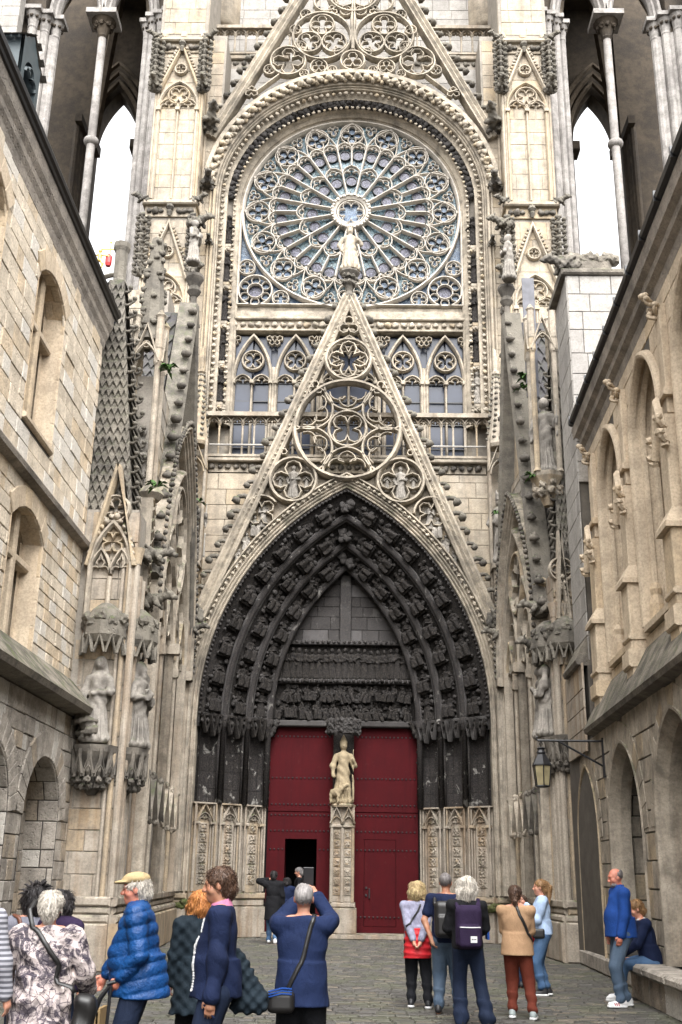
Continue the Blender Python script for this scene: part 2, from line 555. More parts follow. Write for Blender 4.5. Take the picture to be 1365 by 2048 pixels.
M['mortard'] = stone('dark_mortar', (.05, .047, .043), (.035, .033, .031), var=0, bs=.4)
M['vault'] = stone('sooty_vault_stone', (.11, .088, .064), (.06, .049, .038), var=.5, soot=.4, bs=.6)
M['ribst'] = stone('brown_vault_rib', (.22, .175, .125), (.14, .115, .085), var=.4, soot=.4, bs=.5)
M['shaft'] = stone('chalky_shaft_stone', (.42, .40, .37), (.34, .32, .30), var=.35, streak=.5, soot=.3, bs=.4)
M['tan'] = stone('tan_statue_stone', (.42, .345, .225), (.33, .265, .165), var=0, soot=.15, bs=.3)
M['statue'] = stone('carved_limestone', (.36, .335, .295), (.25, .23, .20), var=.2, soot=.55, streak=.4, moss=.8, bs=.4, edge_highlight=(.50, .47, .42))
M['slate'] = plain('slate', (.10, .10, .12), .5, .4, .5, 3, .3)
M['slated'] = stone('lichened_dark_slate', (.05, .05, .056), (.085, .083, .082), var=.5, soot=.4, moss=.5, bs=.5)
M['mossg'] = plain('green_moss', (.045, .062, .016), .9, .1, .5, 14, .5, c2=(.09, .085, .045))
M['iron'] = plain('black_iron', (.012, .012, .014), .45, .5, .3)
M['lead'] = plain('lead_grey_sheet', (.16, .165, .18), .5, .5)
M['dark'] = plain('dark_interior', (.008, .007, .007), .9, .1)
M['wood'] = plain('pale_wood', (.28, .19, .09), .6, .3)
M['gold'] = plain('gilt_metal', (.75, .50, .12), .35, .6, .2, metal=.6)
M['redp'] = plain('red_paint', (.45, .02, .02), .4, .5)
M['gutter'] = plain('black_gutter_paint', (.012, .012, .014), .35, .5)
M['maroon'] = plain('maroon_pipe_paint', (.10, .03, .035), .4, .5)
M['fern'] = plain('fern_green', (.045, .11, .018), .6, .3, .5, 20)
# ------------------------------------------------------------------ masonry
class Stones:
    """stones of one wall: the largest in view become objects, the rest one joined part"""
    def __init__(s): s.L = []
    def rect(s, fr, u0, u1, v0, v1, ch=.32, lw=(.45, .95), excl=None, d=0.0, th=.035, mat='house', rough=.006, seed=1, gap=.005):
        R = random.Random(seed)
        v = v0; row = 0
        while v < v1 - .03:
            h = ch * R.uniform(.85, 1.18)
            vt = v + h
            if v1 - vt < ch * .45: vt = v1
            ex0 = sorted(excl(v + .001)) if excl else []
            ex1 = sorted(excl(vt - .001)) if excl else []
            segs = []
            if len(ex0) == len(ex1):
                a0 = a1 = u0
                for (p0, q0), (p1, q1) in zip(ex0, ex1):
                    segs.append((a0, p0, a1, p1)); a0, a1 = q0, q1
                segs.append((a0, u1, a1, u1))
            else:
                big = ex0 if len(ex0) > len(ex1) else ex1
                a = u0
                for p, q in big:
                    segs.append((a, p, a, p)); a = q
                segs.append((a, u1, a, u1))
                if len(ex1) == 0 and len(ex0) == 1: pass
            for (l0, r0, l1, r1) in segs:
                lo, hi = max(l0, l1), min(r0, r1)
                if max(r0 - l0, r1 - l1) < .06: continue
                cuts = []
                x = lo + R.uniform(.35, 1) * lw[0]
                while x < hi - lw[0] * .5:
                    cuts.append(x); x += R.uniform(*lw)
                xs0 = [l0] + cuts + [r0]; xs1 = [l1] + cuts + [r1]
                for k in range(len(xs0) - 1):
                    if xs0[k + 1] - xs0[k] < .03 and xs1[k + 1] - xs1[k] < .03: continue
                    s.L.append((fr, [(xs0[k] + gap, v + gap), (xs0[k + 1] - gap, v + gap), (xs1[k + 1] - gap, vt - gap), (xs1[k] + gap, vt - gap)], d, d + th + R.uniform(-rough, rough), mat))
            v = vt; row += 1
    def arch(s, fr, path, w, d0, d1, n=None, mat='house', step=.35, out=1):
        """voussoirs around an arch path: wedge stones outside it"""
        pts = along(path, step, 0.0)
        L = [(x, z, a) for x, z, a in pts] + [(path[-1][0], path[-1][1], math.atan2(path[-1][1] - path[-2][1], path[-1][0] - path[-2][0]))]
        for (x0, z0, a0), (x1, z1, a1) in zip(L, L[1:]):
            g = .006
            n0 = (-math.sin(a0) * out, math.cos(a0) * out); n1 = (-math.sin(a1) * out, math.cos(a1) * out)
            dx, dz = (x1 - x0), (z1 - z0); l = math.hypot(dx, dz) or 1
            dx, dz = dx / l * g, dz / l * g
            q = [(x0 + dx, z0 + dz), (x1 - dx, z1 - dz), (x1 - dx + n1[0] * w, z1 - dz + n1[1] * w), (x0 + dx + n0[0] * w, z0 + dz + n0[1] * w)]
            if out * 1 > 0: q = q
            s.L.append((fr, q, d0, d1, mat))
    def flush(s, parent, limit=290, name='stone'):
        def size(e):
            P = [px(e[0].P(a, b, e[3])) for a, b in e[1]]
            if any(p is None for p in P): return 0
            x = [p[0] for p in P]; y = [p[1] for p in P]
            if max(x) < 0 or min(x) > 1365 or max(y) < 0 or min(y) > 2048: return 0
            return abs(sum(P[i][0] * P[(i + 1) % 4][1] - P[(i + 1) % 4][0] * P[i][1] for i in range(4)))
        L = sorted(s.L, key=size, reverse=True)
        def put(mb, e):
            fr, q, d0, d1, _ = e
            ar = sum(q[i][0] * q[(i + 1) % 4][1] - q[(i + 1) % 4][0] * q[i][1] for i in range(4))
            if ar < 0: q = q[::-1]
            cx = sum(p[0] for p in q) / 4; cz = sum(p[1] for p in q) / 4
            f = lambda p, k: (p[0] + (cx - p[0]) * k / max(.05, abs(cx - p[0]) + abs(cz - p[1])), p[1] + (cz - p[1]) * k / max(.05, abs(cx - p[0]) + abs(cz - p[1])))
            rings = [[fr.P(a, b, d0 - .01) for a, b in q], [fr.P(a, b, d1 - .012) for a, b in q], [fr.P(*f(p, .018), d1) for p in q]]
            i = len(mb.v)
            for r in rings: mb.v.extend(tuple(p) for p in r)
            for k in (0, 4):
                for j in range(4):
                    mb.f.append((i + k + j, i + k + (j + 1) % 4, i + k + 4 + (j + 1) % 4, i + k + 4 + j)); mb.mi.append(0)
            mb.f.append((i + 8, i + 9, i + 10, i + 11)); mb.mi.append(0)
        rest = {}
        for k, e in enumerate(L):
            if k < limit:
                mb = MB(); put(mb, e); mb.build(name, M[e[4]], parent)
            else:
                put(rest.setdefault(e[4], MB()), e)
        for m, mb in rest.items():
            tag(mb.build(name, M[m], parent), kind='stuff')

# ------------------------------------------------------------------ ground
g = MB()
g.quad((-600, -600, -.035), (600, -600, -.035), (600, 600, -.035), (-600, 600, -.035))
ground = tag(g.build('ground', plain('courtyard_earth', (.05, .046, .038), .9, .1, .4, 3, .3)), kind='structure')

def cobble_mat():
    t = NT('worn_granite_setts'); p = t.pos(); r = t.rnd()
    c = t.mix(t.ramp(r, 0, 1), (.042, .040, .036), (.085, .080, .072))
    c = t.mix(t.math('GREATER_THAN', r, .86), c, (.13, .11, .085))
    c = t.mix(t.math('MULTIPLY', t.ramp(t.noise(p, 1.1, 4), .48, .6), .6), c, (.075, .08, .045))
    c = t.mix(t.ramp(t.noise(p, 40, 3), .3, .8, 0, .5), c, (.05, .045, .04))
    t.col(c); t.rough(.62, .35); t.bump(t.noise(p, 30, 4), .4, .02)
    return t.m
M['cobble'] = cobble_mat()
def lay_cobbles():
    R = random.Random(5)
    items = []
    y = 11.2
    while y < 32.6:
        d = R.uniform(.105, .15)
        x = -5.9 + R.uniform(0, .3)
        while x < 5.6:
            wd = R.uniform(.16, .30)
            items.append((x, x + wd - .014, y, y + d - .014, R.uniform(-.006, .008), R.uniform(-.012, .012)))
            x += wd
        y += d
    def key(e):
        p = px(((e[0] + e[1]) / 2, e[2], 0))
        return e[2] + (0 if p and 0 < p[0] < 1365 and p[1] < 2048 else 100)
    items.sort(key=key)
    rest = MB()
    def put(mb, e):
        x0, x1, y0, y1, z, t = e
        b = .012
        def c(x, y, zz): return (x + .012 * math.sin(y * 31 + x * 7), y + t * (x - x0) / (x1 - x0), zz)
        mb.loft([[c(x0, y0, -.04), c(x1, y0, -.04), c(x1, y1, -.04), c(x0, y1, -.04)],
                 [c(x0, y0, z - .012), c(x1, y0, z - .012), c(x1, y1, z - .012), c(x0, y1, z - .012)],
                 [c(x0 + b, y0 + b, z), c(x1 - b, y0 + b, z + t * .3), c(x1 - b, y1 - b, z), c(x0 + b, y1 - b, z)]])
    for k, e in enumerate(items):
        if k < 300:
            m = MB(); put(m, e); m.build('cobble', M['cobble'], ground)
        else: put(rest, e)
    tag(rest.build('cobble', M['cobble'], ground), kind='stuff')
lay_cobbles()

# ------------------------------------------------------------------ small carved pieces, shared
X0 = -0.36
def lump(seed, sq=(1, 1, 1), sub=1):
    """a knobbly leaf knot about 1 across"""
    import bmesh
    b = bmesh.new(); bmesh.ops.create_icosphere(b, subdivisions=sub, radius=.5)
    for v in b.verts:
        n = noise.noise(v.co * 3.6 + Vector((seed * 7.3, seed, 0))) if sub < 2 else 1.25 * noise.noise(v.co * 4.2 + Vector((seed * 7.3, seed, 0))) - .35 * abs(noise.noise(v.co * 9 + Vector((seed, 3, seed))))
        v.co *= 1 + .55 * n
        v.co = Vector((v.co.x * sq[0], v.co.y * sq[1], v.co.z * sq[2]))
    V = [tuple(v.co) for v in b.verts]; F = [tuple(v.index for v in f.verts) for f in b.faces]
    b.free()
    return V, F
LUMPS = [lump(i * 1.9, (1, .8, 1), 2) for i in range(6)]
def crocket_geo(seed):
    """a curled leaf on a stalk, base at the origin, growing along +x and curling to +z"""
    mb = MB()
    mb.tube([(0, 0, 0), (.35, 0, .02), (.62, -.05, .2), (.72, -.05, .45), (.55, -.06, .6)], [.2, .17, .16, .14, .05], 5)
    V, F = lump(seed, (.6, .8, .55))
    mb.add([(x + .62, y - .08, z + .52) for x, y, z in V], F)
    return mb.v, mb.f
CROCK = [crocket_geo(i) for i in range(3)]
def knots(mb, fr, pts, size, d, seed=0):
    R = random.Random(seed)
    for x, z, a in pts:
        V, F = LUMPS[R.randrange(6)]
        mb.add(V, F, fr.M(x, z, d, size * R.uniform(.85, 1.15), R.uniform(-.6, .6)))
def crockets(mb, fr, pts, size, d, side=1, up=0.0, seed=0):
    """curled leaves along a rake: they grow away from the slope"""
    R = random.Random(seed)
    for x, z, a in pts:
        V, F = CROCK[R.randrange(3)]
        an = a + (PI / 2 if side > 0 else -PI / 2)
        Mx = fr.M(x, z, d, size * R.uniform(.8, 1.2), -an)
        if side < 0: Mx = Mx @ Matrix.Scale(-1, 4, (0, 0, 1))
        mb.add(V, F, Mx)

def cap_tube(mb, fr, x, z0, z1, d, r, n=6, rings=1):
    """a slender shaft with a small capital and base"""
    mb.tube([fr.P(x, z0, d), fr.P(x, z0 + r * 1.5, d), fr.P(x, z0 + r * 1.6, d), fr.P(x, z1 - r * 3.5, d), fr.P(x, z1 - r * 3.4, d), fr.P(x, z1 - r * 2.6, d), fr.P(x, z1 - r, d), fr.P(x, z1, d)],
            [r * 1.6, r * 1.5, r, r, r * 1.35, r * 1.05, r * 1.75, r * 1.9], n)

def window_tracery(mb, fr, cx, h, z0, zs, rise, w, d, d0=0.0, lights=2, quat=4, leg=True, cusp=True, qrot=PI / 4, back=None):
    """a two-light traceried head: outer arch, lancets with cusped heads, a foiled circle above"""
    P = pointed(cx, h, zs, rise, 10, z0 if leg else None)
    mb.sweep(fr, P, rib(w * 1.5, d, d0))
    lh = h / lights
    sub = rise * .62
    for k in range(lights):
        c = cx - h + lh * (2 * k + 1)
        mb.sweep(fr, pointed(c, lh, zs - rise * .12, lh * 1.15, 7), rib(w, d * .85, d0))
        if cusp: mb.sweep(fr, trefoil_arch(c, lh * .86, zs - rise * .12, lh * .95), rib(w * .6, d * .6, d0))
    for k in range(1, lights):
        mb.sweep(fr, [(cx - h + 2 * lh * k, z0), (cx - h + 2 * lh * k, zs - rise * .1)], rib(w, d * .9, d0))
    R = h * .56
    cz = zs + rise * .43
    mb.sweep(fr, circ(cx, cz, R, 22), rib(w, d * .85, d0), True)
    if quat: mb.sweep(fr, foil(cx, cz, R * .93, quat, qrot, 5), rib(w * .6, d * .6, d0), True)

def blind_panel(mb, fr, cx, h, z0, zs, rise, w, d, gable=None, qr=.0):
    window_tracery(mb, fr, cx, h, z0, zs, rise, w, d)
    for x in (cx - h, cx, cx + h):
        mb.fbox(fr, x - w * 1.0, x + w * 1.0, zs - rise * .24, zs - rise * .12, 0, d * 1.35)
    if gable:
        gz, gt = gable
        mb.sweep(fr, [(cx - h * 1.08, gz), (cx, gt), (cx + h * 1.08, gz)], rib(w * 1.9, d * 1.3))
        R = h * .3
        cz = gt - (gt - gz) * .52
        mb.sweep(fr, circ(cx, cz, R, 18), rib(w, d), True)
        mb.sweep(fr, foil(cx, cz, R * .9, 4, 0, 4), rib(w * .55, d * .7), True)

def balustrade(mb, fr, x0, x1, z0, z1, step, d, w=.06):
    n = max(1, round((x1 - x0) / step)); st = (x1 - x0) / n
    mb.fbox(fr, x0 - .03, x1 + .03, z1 - .14, z1, -.12, d + .1)
    mb.fbox(fr, x0 - .03, x1 + .03, z0, z0 + .08, -.12, d + .1)
    for k in range(n + 1):
        x = x0 + st * k
        mb.tube([fr.P(x, z0 + .08, d / 2), fr.P(x, z1 - .42, d / 2), fr.P(x, z1 - .40, d / 2), fr.P(x, z1 - .34, d / 2)], [w * .55, w * .5, w * .8, w * .9], 6)
        if k < n:
            c = x + st / 2
            mb.sweep(fr, pointed(c, st / 2, z1 - .36, .24, 5), rib(w, d))
            mb.sweep(fr, trefoil_arch(c, st * .4, z1 - .37, .18, 3), rib(w * .5, d * .7))
# ------------------------------------------------------------------ the cathedral's transept front
def FC(Y): return Fr((X0, Y, 0))
front = thing('cathedral_front', 'pale Gothic cathedral front with a great rose window above a blackened portal', 'cathedral', (X0, 31.5, 0))
core = MB()
for s in (-1, 1):
    a, b = sorted((s * 5.17, s * 6.84))
    core.box(X0 + a, X0 + b, 30.46, 35.5, 0, 38)                   # pier cores
    a, b = sorted((s * 4.55, s * 5.2)); core.box(X0 + a, X0 + b, 31.06, 35.5, 0, 30.4)
    a, b = sorted((s * 4.0, s * 4.56)); core.box(X0 + a, X0 + b, 32.05, 35.5, 13.4, 28)
    a, b = sorted((s * 4.2, s * 5.18)); core.box(X0 + a, X0 + b, 30.57, 31.2, 0, 9.2)
    a, b = sorted((s * 2.0, s * 4.7)); core.box(X0 + a, X0 + b, 31.62, 33.4, 11.6, 13.4)
core.box(X0 - 5.2, X0 + 5.2, 33.56, 35.5, 27.6, 38)                # wall behind the upper gable
core.box(X0 - 5.0, X0 + 5.0, 32.42, 33.6, 27.4, 30.5)
core.box(X0 - 4.2, X0 + 4.2, 32.35, 33.4, 6.0, 13.4)
core.build('core_wall', M['mortar'], front)

st = Stones()
for s in (-1, 1):
    # plain wall each side of the portal gable, and the strip between pier and jamb
    f = FC(31.0)
    gz = lambda v: [(-9, 4.56 - (v - 8.5) * .416)] if s > 0 else [(-(4.56 - (v - 8.5) * .416), 9)]
    a, b = sorted((s * 1.5, s * 5.17))
    st.rect(FC(31.0), a, b, 8.3, 13.42, .52, (.6, 1.3), lambda v, s=s: [(-9.9, 4.2 - (v - 8.5) * .416)] if s > 0 else [(-4.2 + (v - 8.5) * .416, 9.9)], mat='pale', seed=4 + s, rough=.004, th=.03)
    a, b = sorted((s * 4.62, s * 5.17))
    st.rect(FC(31.06), a, b, 13.9, 30.2, .5, (.5, 1.2), mat='pale', seed=14 + s, rough=.003, th=.014)
    # pier faces
    a, b = sorted((s * 5.17, s * 6.84))
    st.rect(FC(30.46), a, b, 9.0, 22.2, .55, (.45, .9), mat='pale', seed=24 + s, rough=.003, th=.014)
    st.rect(FC(30.46), a, b, 22.9, 29.4, .55, (.45, .9), mat='pale', seed=34 + s, rough=.003, th=.014)
    st.rect(FC(30.6), a + .1, b - .1, 29.9, 36, .6, (.5, .9), mat='pale', seed=44 + s, rough=.003, th=.16)
    a, b = sorted((s * 4.72, s * 5.17))
    st.rect(FC(30.57), a, b, 0.2, 9.1, .5, (.5, 1.2), mat='low', seed=54 + s, rough=.003, th=.014)
    side = Fr((X0 + s * 5.17, 31.06, 0), (0, -1, 0), (0, 0, 1), (-s, 0, 0))
    st.rect(side, 0, .6, 13.4, 29.4, .55, (.7, .9), mat='pale', seed=64 + s, th=.02)
st.rect(FC(33.56), -4.9, 4.9, 30.5, 36.5, .48, (.6, 1.2), lambda v: [(-1.62, -1.34), (1.34, 1.62)], mat='white', seed=91, rough=.004)
st.rect(FC(32.42), -4.9, 4.9, 28.0, 30.1, .48, (.6, 1.2), mat='white', seed=92, rough=.004)
st.flush(front, 280)

for s in (-1, 1):
    sl = MB(); sl.fbox(FC(33.56), s * 1.48 - .15, s * 1.48 + .15, 30.5, 36.4, -.3, -.02)
    sl.build('slit_window', M['dark'], front)
bar = MB()
for s in (-1, 1):
    for k in range(9): bar.fbox(FC(33.5), s * 1.48 - .14, s * 1.48 + .14, 30.9 + k * .4, 30.93 + k * .4, -.05, 0)
bar.build('window_bar', M['iron'], front)
for s in (-1, 1):
    tu = MB(); tu.lathe((X0 + s * 5.35, 33.9, 0), [(.78, 32.9), (.95, 33.05), (.95, 38)], 20)
    tu.build('stair_turret', M['pale'], front, True)

# ---- portal
SPR = 5.95
def port(t):
    """portal splay: t 0 at the front edge, 1 at the tympanum -> half width, rise, depth"""
    return 4.14 - 1.94 * t, 6.82 - 2.1 * t, 30.5 + 1.42 * t
def ppath(t, n=14, leg=None):
    h, r, Y = port(t)
    return pointed(0, h, SPR, r, n, leg)
pm = MB()
n_a = 14
prof = [0, .02, .05, .32, .36, .39, .42, .65, .69, .72, .75, .96, 1.0]
dep = [0, -.05, .10, .10, -.06, -.06, .10, .10, -.06, -.06, .10, .10, 0]    # recess of each figure band
rings = [[] for _ in range(2 * n_a + 3)]
for t, d in zip(prof, dep):
    p = ppath(t, n_a, 5.6); Y = port(t)[2]
    h0 = port(t)
    for k, (x, z) in enumerate(p):
        # push the recess away from the arch centre and back
        q = 1 + d * .12
        rings[k].append((X0 + x * (1 + d * .1), Y + d * .7, SPR + (z - SPR) * (1 + d * .06) if z > SPR else z))
for k in range(len(rings) - 1):
    for j in range(len(prof) - 1):
        pm.quad(rings[k][j], rings[k][j + 1], rings[k + 1][j + 1], rings[k + 1][j])
arch_obj = pm.build('archivolt', M['black'], front)
for t in (.36, .70, 1.0):
    for dt, r in ((0, .10), (-.035, .045), (.04, .045)):
        m = MB(); h, r_, Y = port(t + dt if t + dt < 1.01 else 1.0)
        m.tube([(X0 + x, Y - .06, z) for x, z in ppath(min(t + dt, 1.0), 14, 5.8)], r, 8)
        m.build('arch_moulding', M['tymp' if dt else 'blackm'], arch_obj, True)
# cream outer mouldings of the arch and its legs
om = MB()
om.sweep(FC(30.5), ppath(0, 16, 1.2), fillets(0.0, .36, .02, .12, 4))
om.build('hood_moulding', M['trac'], front)
kb = MB()
hp = pointed(0, 4.14 + .43, SPR, 6.82 + .45, 18)
kb.sweep(FC(30.5), hp, rib(.1, .2, .0))
knots(kb, FC(30.5), [p for p in along(pointed(0, 4.14 + .32, SPR, 6.82 + .33, 18), .19)], .11, .16, 3)
tag(kb.build('leaf_moulding', M['trac'], front))

# tympanum
tymp = MB(); tymp.fbox(FC(32.3), -2.2, 2.2, 5.9, 10.8, -.3, 0); tymp_o = tymp.build('tympanum', M['black'], front)
ts = Stones()
ph = port(1.0)
def tex(v):
    pts = ppath(1.0, 30)
    xs = [abs(x) for x, z in pts if abs(z - v) < .12]
    h = max(xs) if xs else 0.02
    return [(-9, -h), (-.17, .17), (h, 9)]
ts.rect(FC(32.3), -2.2, 2.2, 8.45, 10.4, .36, (.5, .95), tex, mat='tymp', seed=7, rough=.006, th=.03)
ts.flush(tymp_o, 60)
tp = MB(); tp.fbox(FC(32.3), -.17, .17, 8.35, 10.5, 0, .16, .02)
tp.fbox(FC(32.3), -2.05, 2.05, 8.30, 8.42, 0, .2, .02)
tp.fbox(FC(32.3), -2.2, 2.2, 7.12, 7.26, 0, .24, .03)
tp.fbox(FC(32.3), -2.25, 2.25, 5.82, 6.0, 0, .3, .03)
tp.build('tympanum_ledge', M['tymp'], tymp_o)
kk = MB(); knots(kk, FC(32.3), [(x * .14 - 2.1, 7.19, 0) for x in range(31)], .13, .26, 8)
knots(kk, FC(32.3), [(x * .16 - 1.95, 8.38, 0) for x in range(25)], .1, .2, 9)
kk.build('carved_ledge', M['black'], tymp_o)

# door leaves
def door_mat():
    t = NT('dark_red_door_paint'); p = t.pos()
    n = t.noise(t.mapv(p, (1.5, 1, .8)), 2.2, 5, .6)
    f = t.noise(p, 60, 2)
    wv = t.noise(t.mapv(p, (9, 1, .5)), 1.0, 4, .7)
    cc = t.mix(t.ramp(n, .3, .7), (.058, .0035, .0055), (.042, .003, .0048))
    cc = t.mix(t.ramp(wv, .55, .75, 0, .5), cc, (.022, .002, .004)); cc = t.mix(t.math('MULTIPLY', t.ramp(t.noise(p, 5, 5, .7), .62, .72), .5), cc, (.07, .018, .018))
    t.col(cc); t.rough(.75, .12); t.bump(f, .15, .01)
    return t.m
M['door'] = door_mat()
dz0, dz1 = .14, 5.9
for s in (-1, 1):
    a, b = (-2.2, -.3) if s < 0 else (.3, 2.2)
    d = MB(); f = FC(32.25)
    if s < 0:
        d.fbox(f, a, -1.66, dz0, 3.38, -.1, 0); d.fbox(f, -.74, b, dz0, 3.38, -.1, 0); d.fbox(f, -1.66, -.74, 2.64, 3.38, -.1, 0)
    else:
        d.fbox(f, a, .62, dz0, 3.38, -.1, 0); d.fbox(f, 1.54, b, dz0, 3.38, -.1, 0); d.fbox(f, .62, 1.54, 2.65, 3.38, -.1, 0); d.fbox(f, .62, 1.54, dz0, .3, -.1, 0)
    d.fbox(f, a, b, 3.41, dz1, -.1, 0)
    d.fbox(f, a, b, 3.375, 3.415, -.1, -.03)
    leaf = d.build('door', M['door'], front)
    stt = MB()
    for z in (5.55, 3.6, 3.3, 2.86, 2.35, 4.35, .55):
        for k in range(15):
            x = a + .12 + (b - a - .24) * k / 14
            if s < 0 and -1.7 < x < -.7 and z < 2.7: continue
            stt.fbox(f, x - .022, x + .022, z - .022, z + .022, 0, .03, .012)
    stt.build('door_stud', M['iron'], leaf)
    if s > 0:
        wd = MB(); wd.fbox(f, .632, 1.528, .312, 2.638, -.1, -.008); wd.build('wicket_door', M['door'], leaf)
        h = MB(); h.fbox(f, .76, .80, 1.05, 1.32, 0, .05, .01); h.fbox(f, .66, .72, 1.10, 1.16, 0, .03, .01); h.fbox(f, .66, .72, 1.3, 1.36, 0, .02, .01)
        h.build('door_handle', M['iron'], leaf)
    else:
        wd = MB(); wd.box(X0 - 1.72, X0 - 1.665, 32.26, 33.1, .2, 2.62); wd.build('wicket_door', M['door'], leaf)
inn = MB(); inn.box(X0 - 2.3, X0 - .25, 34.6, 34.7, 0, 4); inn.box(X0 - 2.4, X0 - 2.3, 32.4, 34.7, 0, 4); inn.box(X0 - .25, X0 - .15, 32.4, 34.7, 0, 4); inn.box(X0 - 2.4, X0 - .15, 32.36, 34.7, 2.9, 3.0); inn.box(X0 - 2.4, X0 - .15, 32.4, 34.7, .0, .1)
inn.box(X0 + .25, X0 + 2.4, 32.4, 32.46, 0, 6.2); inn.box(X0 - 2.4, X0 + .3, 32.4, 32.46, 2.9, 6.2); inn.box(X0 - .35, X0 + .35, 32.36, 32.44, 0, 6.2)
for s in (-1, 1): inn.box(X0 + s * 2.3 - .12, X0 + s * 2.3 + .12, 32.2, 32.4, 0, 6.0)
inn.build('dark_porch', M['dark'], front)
stp = MB(); stp.fbox(FC(32.3), -2.2, 2.2, 0, .13, 0, .9, .02); stp.build('door_step', M['low'], front)

# carved statuettes: made once, used many times (kinds come from the statue builder)
def robe(seed, seated=False, hat=None, arm='book', h=.028, slim=1.0, beard=False):
    """a draped figure, 2 units tall, facing -y, feet at z=0"""
    R = random.Random(seed)
    s = Sdf((-.62, -.62, -.06), (.62, .5, 2.32), h)
    lean = R.uniform(-.04, .04)
    if seated:
        s.ell((0, .05, .62), (.30, .26, .4), .08)
        s.cone((-.14, .0, .78), (-.2, -.36, .72), .15, .13, .06).cone((.14, 0, .78), (.2, -.36, .72), .15, .13, .06)
        s.cone((-.2, -.36, .7), (-.2, -.33, .05), .15, .2, .06).cone((.2, -.36, .7), (.2, -.33, .05), .15, .2, .06)
        s.ell((0, -.3, .35), (.2, .12, .36), .08)
        b = .72
    else:
        s.cone((lean, 0, .12), (0, .02, .95), .29 * slim, .2 * slim, .06)
        s.ell((0, 0, .06), (.34 * slim, .27, .14), .08)
        b = .95
    top = b + .58
    s.cone((0, .02, b), (0, .02, top - .1), .2 * slim, .17 * slim, .08)
    s.ell((0, .02, top - .08), (.27 * slim, .15, .12), .08)
    s.cone((0, .02, top), (0, 0, top + .14), .075, .07, .04)
    hz = top + .24
    s.ell((0, -.01, hz), (.118, .135, .16), .02)
    s.cone((0, -.12, hz + .02), (0, -.15, hz - .035), .02, .028, .015)
    if beard: s.ell((0, -.1, hz - .14), (.075, .06, .13), .03)
    if hat == 'mitre':
        s.cone((0, 0, hz + .1), (0, .0, hz + .3), .12, .035, .02)
        s.ell((0, 0, hz + .09), (.125, .135, .06), .02)
    elif hat == 'crown':
        s.ell((0, 0, hz + .12), (.125, .135, .07), .01)
        for k in range(6): s.cone((.1 * math.cos(k * PI / 3), .11 * math.sin(k * PI / 3), hz + .14), (.11 * math.cos(k * PI / 3), .12 * math.sin(k * PI / 3), hz + .24), .025, .02, .01)
    elif hat == 'veil':
        s.ell((0, .04, hz + .02), (.15, .14, .19), .02)
        s.cone((-.1, .06, hz - .05), (-.2, .08, top - .2), .07, .1, .05).cone((.1, .06, hz - .05), (.2, .08, top - .2), .07, .1, .05)
        s.ell((0, -.1, hz - .01), (.07, .06, .1), .0)
    else:
        s.ell((0, .03, hz + .04), (.125, .125, .14), .02)
    shl = (-.24 * slim, .02, top - .1); shr = (.24 * slim, .02, top - .1)
    if arm == 'book':
        s.chain([shl, (-.31 * slim, -.05, top - .42), (-.08, -.22, top - .42)], [.09, .085, .06], .05)
        s.chain([shr, (.33 * slim, -.03, top - .45), (.12, -.24, top - .33)], [.09, .085, .06], .05)
        s.box((.02, -.25, top - .36), (.1, .04, .13), .01, .01)
    elif arm == 'staff':
        s.chain([shl, (-.35 * slim, -.03, top - .4), (-.3, -.12, top - .72)], [.09, .085, .055], .05)
        s.chain([shr, (.36 * slim, -.08, top - .38), (.3, -.2, top - .2)], [.09, .085, .055], .05)
        s.cone((.3, -.24, .1), (.3, -.24, top + .1), .022, .022, .01)
    elif arm == 'pray':
        for q in (-1, 1): s.chain([(q * .24 * slim, .02, top - .1), (q * .3, -.08, top - .4), (q * .03, -.25, top - .2)], [.09, .08, .05], .05)
    elif arm == 'down':
        s.chain([shl, (-.33 * slim, .0, top - .42), (-.24, -.15, top - .7)], [.09, .08, .06], .05)
        s.chain([shr, (.31 * slim, -.06, top - .4), (-.05, -.22, top - .45)], [.09, .085, .06], .05)
    ph = R.uniform(0, 6)
    # drapery: vertical pleats below, swags across the body
    def fold(X, Y, Z):
        th = np.arctan2(X, -Y - .02)
        low = np.clip((b - Z) / .5, 0, 1) * np.clip(Z / .1, 0, 1)
        swag = np.clip((top - .15 - Z) / .2, 0, 1) * np.clip((Z - b + .45) / .3, 0, 1)
        f = low * 0.03 * np.sin(th * 12 + ph + Z * 1.2) + swag * .013 * np.sin(21 * Z + 24 * X * (1 if seed % 2 else -1) + 30 * X * X + ph)
        return f
    s.disp(fold)
    return s
ROBES = {}
def robe_data(key, **kw):
    if key not in ROBES:
        ROBES[key] = robe(**kw).mesh()
    return ROBES[key]
FIG = []
for k, kw in enumerate([dict(seed=1, seated=True, arm='book'), dict(seed=2, seated=True, arm='pray', hat='veil'), dict(seed=3, seated=True, arm='book', beard=True), dict(seed=4, seated=True, arm='staff', hat='crown'), dict(seed=5, arm='book', slim=1.1)]):
    V, F = robe_data('fig%d' % k, h=.045, **kw)
    FIG.append(npmesh('carved_figure', V, F, M['black']))
def put(me, name, Mx, parent=None):
    o = link(name, me)
    o.matrix_world = Mx
    o.location, q, o.scale = Mx.decompose()
    o.rotation_euler = q.to_euler()
    if parent is not None: keep(o, parent)
    return o
R = random.Random(11)
cons = MB()
